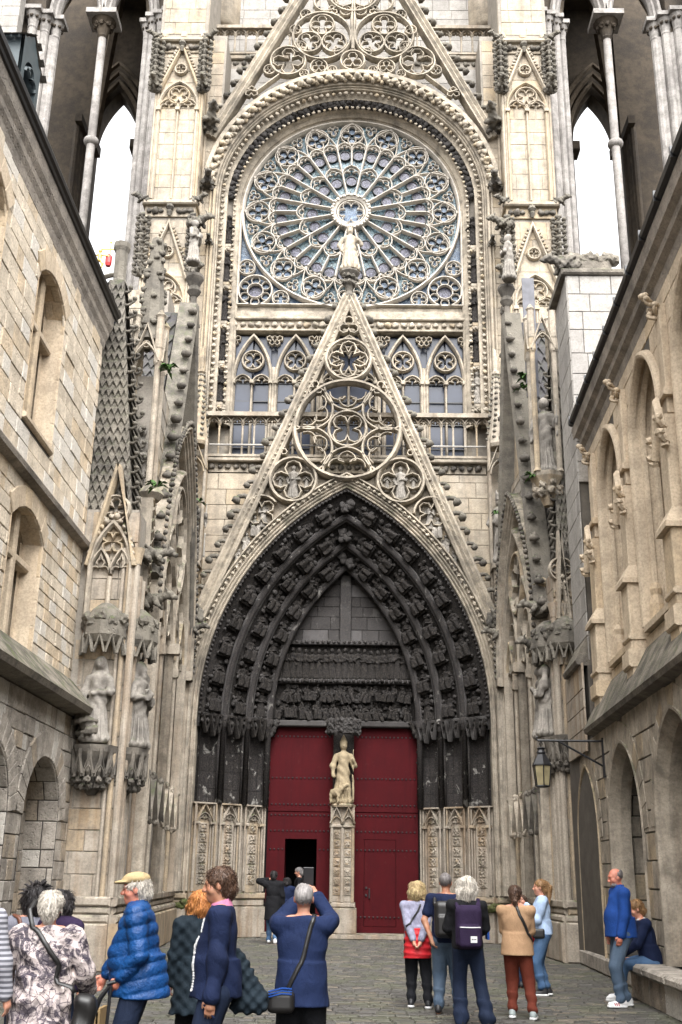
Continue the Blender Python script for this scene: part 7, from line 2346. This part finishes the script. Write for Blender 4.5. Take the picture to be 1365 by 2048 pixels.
    def trousers(s, mat, t=.012, rise=.10, wide=1.0, flare=0.0, crop=.0, name='trousers', h=None):
        q = s.q; r = lambda x: x * q; b = Sdf(s.lo, s.hi, h or s.h)
        c = s.tr(0, 0, .02)
        b.ell(c, (r(.168 * s.w) + t, r(.13 * s.w) + t, r(.13) + t), r(.04)); b.cone(s.tr(0, 0, .02), s.tr(0, 0, .12), r(.12 * s.w) + t, r(.115 * s.w) + t, r(.05))
        for hp_, kn, ft in ((s.hipL, s.kneeL, s.footL), (s.hipR, s.kneeR, s.footR)):
            an = kn.lerp(ft, .97 - crop)
            b.chain([hp_, kn, an], [r(.098 * wide) + t, r(.068 * wide) + t, r((.052 + flare) * wide) + t], r(.03))
            b.cut(an - Vector((0, 0, r(.0))), (0, 0, -1)) if False else None
        b.cut((0, 0, min(s.footL.z, s.footR.z) - r(.06) + crop * r(.42)), (0, 0, -1)); b.cut(s.tr(0, 0, rise), tuple(s.up))
        b.disp(lambda X, Y, Z: .006 * crease(X, Y, Z, 1.0) + .008 * np.sin(40 * Z + 16 * Y + 9 * X) * (Z < .30))
        return link(name, b.data(name, K[mat]), s.o)
    def shoes(s, mat, sole=None):
        q = s.q; r = lambda x: x * q
        for ft, e in ((s.footL, -1), (s.footR, 1)):
            b = Sdf(ft - Vector((.1, .16, .12)), ft + Vector((.1, .28, .1)), .009)
            b.cone(ft - Vector((0, r(.035), r(.03))), ft + Vector((e * r(.012), r(.15), -r(.048))), r(.046), r(.038), r(.03)); b.cone(ft + Vector((0, -r(.02), 0)), ft + Vector((0, -.01, r(.02))), r(.045), r(.045), r(.02))
            b.cut((0, 0, .004), (0, 0, -1))
            o = link('shoe', b.data('shoe', K[mat]), s.o)
            if sole:
                b = Sdf(ft - Vector((.1, .16, .12)), ft + Vector((.1, .28, .1)), .009)
                b.cone(Vector((ft.x, ft.y - r(.035), .016)), Vector((ft.x + e * r(.012), ft.y + r(.15), .016)), r(.053), r(.046), r(.02)); b.cut((0, 0, .004), (0, 0, -1)); b.cut((0, 0, .034), (0, 0, 1))
                link('sole', b.data('sole', K[sole]), o)
    def hair(s, mat, kind='short', h=None, vol=1.0):
        q = s.q; r = lambda x: x * q; R_ = s.R.to_quaternion(); hd = s.hd
        b = Sdf(s.hc - Vector((.26, .26, .48)), s.hc + Vector((.26, .26, .24)), h or min(s.h, .009))
        v = vol
        b.ell(hd(0, -.020, .032), (r(.086 * v), r(.103 * v), r(.098 * v)), r(.02), R_)
        if kind == 'bald':
            b.ell(hd(0, .02, .055), (r(.085), r(.12), r(.09)), 0, R_, True); b.ell(hd(0, -.02, .11), (r(.07), r(.09), r(.05)), 0, R_, True)
        if kind in ('bob', 'long', 'wavy'):
            dn = {'bob': -.10, 'long': -.16, 'wavy': -.13}[kind]
            for e in (-1, 1): b.chain([hd(e * .05, -.03, .05), hd(e * .075, -.02, -.02), hd(e * .07, -.03, dn)], [r(.06 * v), r(.05 * v), r(.04 * v)], r(.03))
            b.chain([hd(0, -.06, .05), hd(0, -.085, -.04), hd(0, -.075, dn)], [r(.07 * v), r(.062 * v), r(.05 * v)], r(.03))
        if kind in ('short', 'pony'):
            b.chain([hd(0, -.05, .03), hd(0, -.075, -.04), hd(0, -.06, -.085)], [r(.075 * v), r(.06), r(.045)], r(.03))
            for e in (-1, 1): b.cone(hd(e * .07, .0, .03), hd(e * .073, .015, -.01), r(.016), r(.008), r(.015))
        if kind == 'pony':
            b.ell(hd(0, -.125, .05), (r(.03), r(.03), r(.03)), r(.02)); b.chain([hd(0, -.12, .055), hd(0, -.165, .0), hd(0, -.15, -.14), hd(0, -.13, -.30)], [r(.03), r(.036), r(.034), r(.014)], r(.02))
        if kind == 'lowpony':
            b.chain([hd(0, -.05, .03), hd(0, -.085, -.05)], [r(.075), r(.05)], r(.03)); b.chain([hd(0, -.10, -.06), hd(0, -.115, -.1), hd(.01, -.105, -.17), hd(.01, -.09, -.22)], [r(.02), r(.032), r(.03), r(.014)], r(.015))
        # keep the face clear
        b.ell(hd(0, .095, -.045), (r(.085), r(.095), r(.105)), 0, R_, True)
        if kind in ('short', 'crop', 'bald', 'pony', 'lowpony'):
            for e in (-1, 1): b.ell(hd(e * .09, .03, -.06), (r(.04), r(.06), r(.065)), 0, R_, True)
        if kind in ('bob', 'long', 'wavy'): b.ell(hd(0, .10, -.10), (r(.06), r(.1), r(.1)), 0, R_, True)
        if kind == 'crop': b.cut(hd(0, 0, -.05), tuple(s.R @ Vector((0, .3, -1)).normalized()))
        for e in (-1, 1): b.ell(hd(e * .085, .0, -.015), (r(.018), r(.024), r(.036)), 0, R_, True) if kind in ('short', 'bald', 'pony', 'crop') else None
        am = {'wavy': .012, 'bob': .006}.get(kind, .004)
        b.disp(lambda X, Y, Z: am * (np.sin(70 * np.arctan2(X - s.hc.x, -(Y - s.hc.y)) / 2.2 + 16 * Z) + .7 * np.sin(41 * X + 53 * Y + 30 * Z)))
        ho = link('hair', b.data('hair', K[mat]), s.o)
        if kind not in ('bald', 'crop'):
            # loose locks over the surface
            V = np.empty(len(ho.data.vertices) * 3, dtype=np.float32); ho.data.vertices.foreach_get('co', V); V = V.reshape(-1, 3)
            Nn = np.empty(len(ho.data.vertices) * 3, dtype=np.float32); ho.data.vertices.foreach_get('normal', Nn); Nn = Nn.reshape(-1, 3)
            R2 = random.Random(len(V)); m = MB()
            L_ = {'crop': .012, 'short': .035, 'pony': .03, 'lowpony': .03}.get(kind, .055)
            for _ in range(1000):
                i = R2.randrange(len(V)); p0 = Vector(V[i]); n_ = Vector(Nn[i])
                if p0.z < s.hc.z - .13 * q: continue
                fl = Vector((n_.x * .5, n_.y * .5 - .2, -.9 if kind != 'crop' else -.3)); fl = (fl - n_ * fl.dot(n_)); fl = fl.normalized() if fl.length > .05 else Vector((1, 0, 0))
                fl = (fl + Vector((R2.uniform(-.3, .3), R2.uniform(-.3, .3), 0))).normalized(); l = L_ * R2.uniform(.6, 1.3)
                m.tube([p0 - n_ * .004, p0 + fl * l * .5 + n_ * .007, p0 + fl * l + n_ * R2.uniform(-.002, .006)], [.0024, .002, .0006], 3)
            tag(m.build('hair_lock', K[mat], ho, True, False), kind='stuff')
        return ho
    def W(s, p):
        return Matrix.Translation(s.o.location) @ Matrix.Rotation(s.o.rotation_euler.z, 4, 'Z') @ Vector(p)
    def strap(s, pts, name, label, cat, mat='leather', wd=.02):
        from mathutils.bvhtree import BVHTree
        me = s.topo.data
        bt = BVHTree.FromPolygons([v.co.copy() for v in me.vertices], [tuple(p.vertices) for p in me.polygons])
        P = []
        for a, b in zip(pts, pts[1:]):
            for k in range(7): P.append(Vector(a).lerp(Vector(b), k / 7))
        P.append(Vector(pts[-1])); Q = []
        for p in P:
            co, no, _, dist = bt.find_nearest(p)
            Q.append((co + no * .007, no) if dist < .12 else (p, no))
        m = MB(); rings = []
        for k, (p, no) in enumerate(Q):
            t = (Q[min(k + 1, len(Q) - 1)][0] - Q[max(k - 1, 0)][0]).normalized(); sd = t.cross(no).normalized()
            rings.append([s.W(p + sd * wd * 1.2), s.W(p + no * .006 + sd * wd * 1.1), s.W(p + no * .006 - sd * wd * 1.1), s.W(p - sd * wd * 1.2)])
        m.loft(rings); return tag(m.build(name, K[mat], None, True), label, cat)
def spread(o, name, bm_fn, mat, label, cat):
    pass
def wsdf(p, name, label, cat, lo, hi, fn, mat, h=.01):
    """a carried thing: modelled in the bearer's space, but a thing of its own"""
    s = Sdf(lo, hi, h); fn(s)
    o = link(name, s.data(name, K[mat])); o.location = p.o.location; o.rotation_euler = p.o.rotation_euler
    return tag(o, label, cat)
def gpos(x, Y):
    """standing place for a figure whose trunk is seen at photo column x"""
    return (at(x, 1850, Y).x, Y, 0)
PIh = PI / 2
# --- the group on the left
p = Person('white-haired woman in a white quilted coat with dark flowers, from behind', gpos(98, 7.9), .12, 1.46, .009, 'skin', 1.2, hp=-.15, handL=(-.33, .22, 1.02), handR=(.33, .22, 1.0), shoulders=.17)
p.top('floral', .035, -.36, (.03, .02), .95, .034, 'coat', fn=lambda X, Y, Z: .010 * np.sin(31 * Z + 12 * X) * np.sin(27 * X + 9 * Z + 14 * Y) + .006 * np.sin(13 * Z + 20 * X))
p.trousers('gtrous'); p.shoes('bsole'); p.hair('h_white', 'short', vol=1.1)
q = p.q
p.strap([(-.10, -.02, 1.42), (-.12, -.14, 1.36), (.05, -.205, 1.1), (.24, -.2, .85)], 'bag_strap', 'black diagonal strap across the back of the flowered coat', 'strap', wd=.014)
wsdf(p, 'shoulder_bag', 'black shoulder bag hanging at the right hip of the flowered coat', 'bag', (.1, -.35, .4), (.5, .15, .95), lambda s: (s.box((.30, -.08, .70), (.075, .08, .13), .05), s.disp(lambda X, Y, Z: .008 * np.sin(30 * Z + 20 * X))), 'leather')
p = Person('woman with spiky black hair in a grey knit jumper, behind the white-haired woman', gpos(68, 9.3), .2, 1.48, .011, 'skin', 1.05)
p.top('grey', .02, -.05); p.trousers('djean'); p.shoes('bsole'); ho = p.hair('h_black', 'bob', vol=1.12)
m = MB(); Rr = random.Random(4)
for k in range(70):
    a = Rr.uniform(0, 6.28); e = Rr.uniform(-.2, 1.4); d = Vector((math.cos(a) * math.cos(e), math.sin(a) * math.cos(e), math.sin(e))); b0 = p.hc + Vector((0, -.02, .03)) + d * .085; t_ = d * Rr.uniform(.04, .075) + Vector((Rr.uniform(-.03, .03), Rr.uniform(-.03, .03), -.01))
    m.tube([b0, b0 + t_ * .6, b0 + t_ + Vector((0, 0, -.012))], [.013, .009, .002], 4)
m.build('hair_spikes', K['h_black'], p.o, True, False)
p.strap([(-.16, .02, 1.37), (-.14, -.13, 1.32), (-.05, -.16, 1.05)], 'bag_strap', 'brown leather strap over the shoulder of the grey jumper', 'strap', 'bleather', .014)
p = Person('dark-haired woman in a purple jacket, half hidden right of the white-haired woman', gpos(121, 9.2), -.5, 1.45, .011, 'skin', 1.05)
p.top('purple', .028, -.08, collar=True); p.trousers('djean'); p.shoes('bsole'); p.hair('h_black', 'bob', vol=1.05)
p = Person('person in a grey striped jumper cut off by the left edge of the view', gpos(-62, 7.6), -.1, 1.6, .011, 'skin', 1.1, handR=(.3, .1, .9))
p.top('stripe', .022, -.05, st=.022); p.trousers('djean'); p.shoes('bsole'); p.hair('h_brown', 'bob')
m = MB(); bx = gpos(182, 12.2)
m.box(bx[0] - .16, bx[0] + .2, 11.95, 12.3, .0, .12); m.box(bx[0] + .02, bx[0] + .22, 11.9, 11.95, .12, .27); m.box(bx[0] + .02, bx[0] + .22, 12.2, 12.25, .12, .27); m.box(bx[0] + .2, bx[0] + .24, 11.9, 12.25, .12, .3)
tag(m.build('wooden_crate', M['wood']), 'small pale wooden crate on the cobbles behind the black shoulder bag', 'crate')

# --- man with cap and cane
p = Person('elderly man in a beige flat cap and blue quilted jacket, leaning on a cane', gpos(286, 8.8), PIh + .1, 1.59, .009, 'ruddy', 1.12, lean=.10, hp=-.06, belly=.055, handL=(-.18, .13, .95), handR=(.2, .32, .90), poleL=(-.5, -.8, -.4))
p.top('puffer', .034, -.13, (.0, .02), .90, .026, 'jacket', fn=lambda X, Y, Z: -.014 * (np.abs(np.sin(33 * (Z + .22 * Y))) ** .6 - .6), collar=True)
p.trousers('djean', wide=1.1); p.shoes('bsole'); p.hair('h_white', 'short', vol=1.0)
cp_ = Sdf(p.hc - Vector((.2, .2, .1)), p.hc + Vector((.2, .25, .22)), .008)
cp_.ell(p.hd(0, -.01, .085), (.088, .108, .052), .02, p.R.to_quaternion()).ell(p.hd(0, .09, .062), (.075, .085, .016), .02, p.R.to_quaternion()); cp_.ell(p.hd(0, -.01, .02), (.082, .10, .06), 0, p.R.to_quaternion(), True)
o = link('flat_cap', cp_.data('flat_cap', K['beige'])); o.location = p.o.location; o.rotation_euler = p.o.rotation_euler; tag(o, 'beige cotton flat cap on the head of the man with the cane', 'cap')
m = MB(); w0 = p.wrL + Vector((0, .05, -.05))
m.tube([p.W(w0 + Vector((0, .02, 0))), p.W((w0.x, w0.y + .05, .02))], [.013, .010], 8); m.tube([p.W(w0 + Vector((0, .05, .015))), p.W(w0 + Vector((0, 0, .03))), p.W(w0 + Vector((0, -.06, .015)))], .014, 8); m.tube([p.W(w0 + Vector((0, .03, .0))), p.W(w0 + Vector((0, .09, -.08))), p.W(w0 + Vector((0, .13, -.2)))], [.015, .02, .016], 6)
tag(m.build('walking_cane', M['iron']), 'black walking cane in the hand of the man with the flat cap', 'cane')

# --- copper-haired woman and the man in the navy jumper
p = Person('copper-haired woman in a dark coat, partly hidden by the man in navy', gpos(400, 9.9), .25, 1.45, .011, 'skin', 1.02)
p.top('teal', .03, -.33, (.05, .05), .97, .022, 'coat', fn=lambda X, Y, Z: .004 * np.sin(60 * Z + 60 * X) + .004 * np.sin(60 * Z - 60 * X), collar=True); p.trousers('gtrous'); p.shoes('bsole'); p.hair('h_red', 'bob', vol=1.08)
p = Person('brown-haired man with a pink collar in a navy jumper, facing left', gpos(440, 8.0), PIh + .05, 1.64, .009, 'tanned', 1.0, lean=.0, hp=-.12, belly=.03, handL=(-.24, .02, .80), handR=(.23, -.02, .80), poleL=(0, -1, -.2), poleR=(0, -1, -.2))
p.top('navy', .020, -.06, (.012, .012), .97, .022, 'jumper', fold=.011); p.trousers('djean', wide=1.08); p.shoes('bsole'); p.hair('h_brown', 'short', vol=1.05)
c_ = Sdf(p.nk - Vector((.2, .2, .1)), p.nk + Vector((.2, .2, .16)), .008); c_.cone(p.tr(0, -.012, .53), p.nk + p.up * .05, .085, .066, 0); c_.cone(p.nk - p.up * .1, p.nk + p.up * .2, .058, .06, 0, True); c_.cut(p.nk + p.up * .045, tuple((p.up + Vector((0, .35, 0))).normalized())); link('collar', c_.data('collar', K['pink']), p.o)
from mathutils.bvhtree import BVHTree
bt_ = BVHTree.FromPolygons([v.co.copy() for v in p.topo.data.vertices], [tuple(f.vertices) for f in p.topo.data.polygons])
m = MB()
for k in range(44):
    z = 1.36 - k * .0112; xx = -.055 - .05 * math.sin(k / 43 * PI * .6)
    for dx, sz in ((0, .013), (-.022, .009), (.022, .009)):
        co, no, _, _ = bt_.find_nearest(Vector((xx + dx, .26, z)))
        m.add(*LUMPS[k % 6], Matrix.Translation(co + no * .003) @ Matrix.Scale(sz * 1.3, 4))
m.build('knit_trim', K['whitec'], p.o, False, False)
m = MB(); pw = p.wrL + Vector((0, .02, -.07)); m.tube([p.W(pw + Vector((0, .04, .03))), p.W(pw + Vector((0, -.04, -.06)))], .007, 6); tag(m.build('pen', K['navy']), 'dark pen held low by the man in the navy jumper', 'pen')
wsdf(p, 'quilted_coat', 'dark quilted coat hanging behind the man in the navy jumper', 'coat', (-.1, -.6, .45), (.5, .2, 1.2), lambda s: (s.cone((.16, -.12, 1.06), (.18, -.24, .80), .05, .10, .04), s.box((.17, -.22, .76), (.10, .13, .06), .05, .05), s.disp(lambda X, Y, Z: .006 * np.sin(75 * (Z + Y)) + .006 * np.sin(75 * (Z - Y)))), 'teal')

# --- man taking a picture
p = Person('grey-haired man in dark blue holding up a phone, seen from behind', gpos(607, 8.7), .0, 1.54, .009, 'skin', 1.10, hp=.28, handL=(-.07, .34, 1.62), handR=(.10, .34, 1.66), poleL=(-.8, .05, -1), poleR=(.8, .05, -1), fL=(-.15, 0), fR=(.15, 0), curl=.9)
p.top('dkblue', .026, -.14, (.02, .02), .90, .026, 'shirt', fold=.011); p.trousers('gtrous', wide=1.1); p.shoes('bsole'); p.hair('h_grey', 'crop', vol=.97)
m = MB(); c = Vector((.015, .40, 1.60)) ; m.fbox(Fr(p.W(c) , (1, 0, 0), (0, -.15, 1), (0, -1, -.15)), -.042, .042, -.075, .075, -.006, .006, .004); tag(m.build('phone', M['iron']), 'black phone held up by the grey-haired man in dark blue', 'phone')
p.strap([(.09, .05, 1.33), (.07, -.15, 1.27), (.02, -.185, 1.05), (-.12, -.18, .80)], 'bag_strap', 'black strap across the back of the man with the phone', 'strap', wd=.014)
wsdf(p, 'waist_bag', 'small black pouch with blue stripes at the left hip of the man with the phone', 'bag', (-.35, -.35, .55), (.1, 0, .95), lambda s: (s.box((-.14, -.2, .74), (.10, .06, .075), .04)), 'leather')
m = MB()
for k in range(3): m.tube([p.W((-.23, -.265, .775 + k * .018)), p.W((-.13, -.27, .80 + k * .018)), p.W((-.06, -.26, .795 + k * .018))], .006, 5)
tag(m.build('blue_stripe', K['blue']), 'three blue stripes on the black pouch', 'stripes')

# --- people at the doors
p = Person('man in a long black coat and jeans walking to the open wicket', gpos(545, 28.9), .0, 1.72, .015, 'skin', 1.0, handL=(-.16, .12, 1.55), poleL=(-1, -.2, -.5), fL=(-.09, .18), fR=(.1, -.2))
p.top('black', .03, -.36, (.02, .02), .95, .025, 'coat', collar=True); p.trousers('jean'); p.shoes('wsole'); p.hair('h_black', 'short')
p = Person('grey-haired man in dark clothes standing inside the open wicket, looking left', (at(598, 1800, 32.6).x, 32.6, .12), PIh, 1.72, .015, 'skin', 1.0, hp=-.1)
p.top('black', .03, -.3, (.02, .02)); p.trousers('gtrous'); p.shoes('bsole'); p.hair('h_grey', 'short', vol=1.05)
p = Person('black-haired person in dark clothes at the sill of the open wicket', (at(572, 1850, 31.0).x, 30.9, 0), .0, 1.56, .015, 'skin', 1.05)
p.top('navy', .03, -.3, (.02, .02), collar=True); p.trousers('jean'); p.shoes('bsole'); p.hair('h_black', 'bob')

# --- the group on the right
p = Person('blond woman in a lilac jumper with a red jacket round her hips', gpos(835, 15.4), -.1, 1.54, .012, 'skin', 1.05, handL=(-.04, -.22, .90), handR=(.05, -.22, .90), poleL=(-1, -.5, 0), poleR=(1, -.5, 0), fL=(-.1, 0), fR=(.16, -.12))
p.top('lilac', .02, -.02, name='jumper'); p.trousers('gtrous', wide=1.05); p.shoes('bsole', 'wsole'); p.hair('h_blond', 'bob', vol=1.12)
wsdf(p, 'red_jacket', 'bright red quilted jacket tied round the hips of the blond woman', 'jacket', (-.3, -.4, .5), (.35, .3, 1.1), lambda s: (ecyl(s, (0, -.04, .60), (0, -.02, .98), (.19, .16), (.165, .135), .0), s.disp(lambda X, Y, Z: .012 * np.abs(np.sin(38 * Z + 3 * X)) - .004)), 'red')
p.strap([(.08, .02, 1.34), (.02, -.145, 1.2), (-.12, -.135, 1.0)], 'bag_strap', 'thin black strap across the lilac jumper', 'strap', wd=.010)
p = Person('man with cropped grey hair in a navy polo shirt, hand on his hip', gpos(893, 14.7), -.15, 1.66, .012, 'tanned', 1.08, handL=(-.20, -.08, .93), poleL=(-1, .2, 0), handR=(.2, .25, 1.1), fL=(-.12, 0), fR=(.14, .05))
p.top('polo', .018, -.05, short=True, name='shirt'); p.trousers('grjean', wide=1.08); p.shoes('bsole'); p.hair('h_dgrey', 'crop', vol=.98)
wsdf(p, 'black_backpack', 'black backpack on the back of the man in the navy polo shirt', 'backpack', (-.3, -.5, .8), (.3, .15, 1.5), lambda s: (s.box((.02, -.25, 1.12), (.15, .09, .22), .07), s.box((.02, -.33, 1.05), (.11, .04, .12), .03, .02), s.chain([(-.13, -.16, 1.30), (-.14, -.02, 1.40), (-.13, .08, 1.30)], [.025, .025, .02], .01), s.chain([(.13, -.16, 1.30), (.14, -.02, 1.40), (.13, .08, 1.30)], [.025, .025, .02], .01)), 'leather')
p = Person('white-haired woman in black with flared dark jeans and a purple backpack', gpos(935, 13.55), .05, 1.60, .012, 'skin', 1.03, handL=(-.16, .28, 1.05), handR=(.17, .28, 1.05), fL=(-.10, .02), fR=(.22, -.08))
p.top('black', .022, -.02); p.trousers('djean', flare=.035); p.shoes('bsole'); p.hair('h_white', 'wavy', vol=1.12)
wsdf(p, 'purple_backpack', 'dark purple backpack with a white zip line on the white-haired woman in black', 'backpack', (-.3, -.5, .75), (.3, .15, 1.5), lambda s: (s.box((-.02, -.24, 1.08), (.155, .09, .24), .08), s.box((-.02, -.32, .98), (.13, .05, .12), .04, .02), s.chain([(-.13, -.15, 1.28), (-.14, -.02, 1.36), (-.13, .08, 1.26)], [.025, .025, .02], .01), s.chain([(.11, -.15, 1.28), (.13, -.02, 1.36), (.12, .08, 1.26)], [.03, .03, .02], .01)), 'purple')
m = MB(); m.tube([p.W((-.14, -.36, 1.08)), p.W((-.02, -.375, 1.078)), p.W((.10, -.36, 1.08))], .006, 5); tag(m.build('zip_line', K['whitec']), 'white zip line on the purple backpack', 'zip')
m = MB(); fp2 = Fr(p.W((-.02, -.373, .95)), (math.cos(.05), math.sin(.05), 0), (0, 0, 1), (math.sin(.05), -math.cos(.05), 0)); m.fbox(fp2, .0, .075, -.035, .035, 0, .006, .002); bl_ = m.build('woven_label', K['whitec']); tag(bl_, 'small white woven label on the purple backpack', 'label')
m = MB()
for a, b in ((.012, .028), (.033, .045), (.05, .064)): m.fbox(fp2, a, b, -.004, .008, .006, .0075)
m.build('label_print', M['iron'], bl_)
m = MB(); m.box(p.W((.26, .2, 1.0)).x - .01, p.W((.26, .2, 1.0)).x + .015, 13.6, 13.85, .93, 1.17); tag(m.build('leaflet', K['blue']), 'folded blue leaflet in the right hand of the woman with the purple backpack', 'leaflet')
p = Person('woman with a brown low ponytail in a camel jumper and rust trousers', gpos(1033, 14.4), -.25, 1.52, .012, 'skin', 1.04, handL=(-.06, .28, 1.08), handR=(.08, .28, 1.05), fL=(-.10, .05), fR=(.2, -.08), hp=-.05)
p.top('tan', .034, -.10, (.02, .025), st=.018, name='jumper'); p.trousers('rust', wide=1.05, crop=.08); p.shoes('gsole', 'wsole'); p.hair('h_brown', 'lowpony', vol=1.03)
p.strap([(-.02, .0, 1.36), (.06, -.14, 1.2), (.17, -.10, .98), (.2, .0, .9)], 'bag_strap', 'grey strap across the back of the camel jumper', 'strap', wd=.016)
p = Person('young woman with a long golden ponytail in a pale blue jacket, hand raised', gpos(1085, 17.2), PIh - .15, 1.60, .012, 'skin', .98, handL=(-.10, .26, 1.30), handR=(.12, .26, 1.36), poleL=(-.3, -.3, -1), poleR=(.3, -.3, -1), fL=(-.09, .03), fR=(.1, -.04), curl=.1)
p.top('sky', .026, .0, (.015, .015), .88, .03, fold=.010); p.trousers('jean', wide=1.12, crop=.14); p.shoes('bsole', 'wsole'); p.hair('h_gold', 'pony', vol=1.0)
wsdf(p, 'dark_purse', 'small dark purse at the waist of the young woman in pale blue', 'bag', (-.3, -.1, .7), (.0, .3, 1.0), lambda s: s.box((-.17, .06, .86), (.05, .09, .07), .03), 'leather')
p = Person('short person in red mostly hidden behind the woman in the camel jumper', gpos(1046, 18.3), .4, 1.36, .014, 'skin', .95)
p.top('red', .024, -.06, collar=True); p.trousers('djean'); p.shoes('bsole'); p.hair('h_brown', 'short')
p = Person('bald grey-bearded man in a bright blue fleece and jeans standing by the arcade', gpos(1242, 15.9), PIh + .1, 1.77, .012, 'ruddy', 1.05, hp=-.22, belly=.05, handL=(-.21, .08, .90), handR=(.21, .08, .90), poleL=(0, -1, -.2), poleR=(0, -1, -.2), fL=(-.11, .10), fR=(.11, -.06))
p.top('blue', .024, -.06, (.012, .015), .97, .024, 'fleece', collar=True); p.trousers('grjean', wide=1.04); p.shoes('wsole', 'wsole'); p.hair('h_dgrey', 'bald', vol=.97)
b = Sdf(p.hc - Vector((.2, .2, .25)), p.hc + Vector((.2, .25, .1)), .009); b.ell(p.hd(0, .042, -.082), (.058, .052, .045), .02, p.R.to_quaternion()); b.ell(p.hd(0, .095, -.068), (.022, .02, .01), 0, None, True); link('beard', b.data('beard', K['h_grey']), p.o)
m = MB()
for ft in (p.footL, p.footR):
    for k in range(3): m.tube([ft + Vector((-.052, .04 + k * .026, -.06)), ft + Vector((-.045, .055 + k * .026, -.02))], .006, 4)
m.build('shoe_stripe', K['red'], p.o, False, False)
p = Person('man in a dark blazer and white trainers sitting on the stone bench', (4.28, 16.7, 0), PIh, 1.76, .012, 'skin', 1.05, lean=.22, hp=-.3, seated=True, handL=(-.10, .42, .62), handR=(.10, .42, .62), fL=(-.12, .52), fR=(.1, .44))
p.top('navy', .026, -.06, st=.022, name='blazer'); p.trousers('jean'); p.shoes('wsole', 'wsole'); p.hair('h_gold', 'short')
c_ = Sdf(p.nk - Vector((.2, .2, .1)), p.nk + Vector((.2, .2, .16)), .01); c_.cone(p.tr(0, -.012, .53), p.nk + p.up * .04, .08, .064, 0); c_.cut(p.nk + p.up * .03, tuple(p.up)); link('collar', c_.data('collar', K['whitec']), p.o)
wsdf(p, 'brown_bag', 'small dark bag on the knees of the seated man', 'bag', (-.25, .3, .4), (.25, .65, .8), lambda s: s.ell((0, .47, .58), (.13, .09, .09), .0), 'bleather')
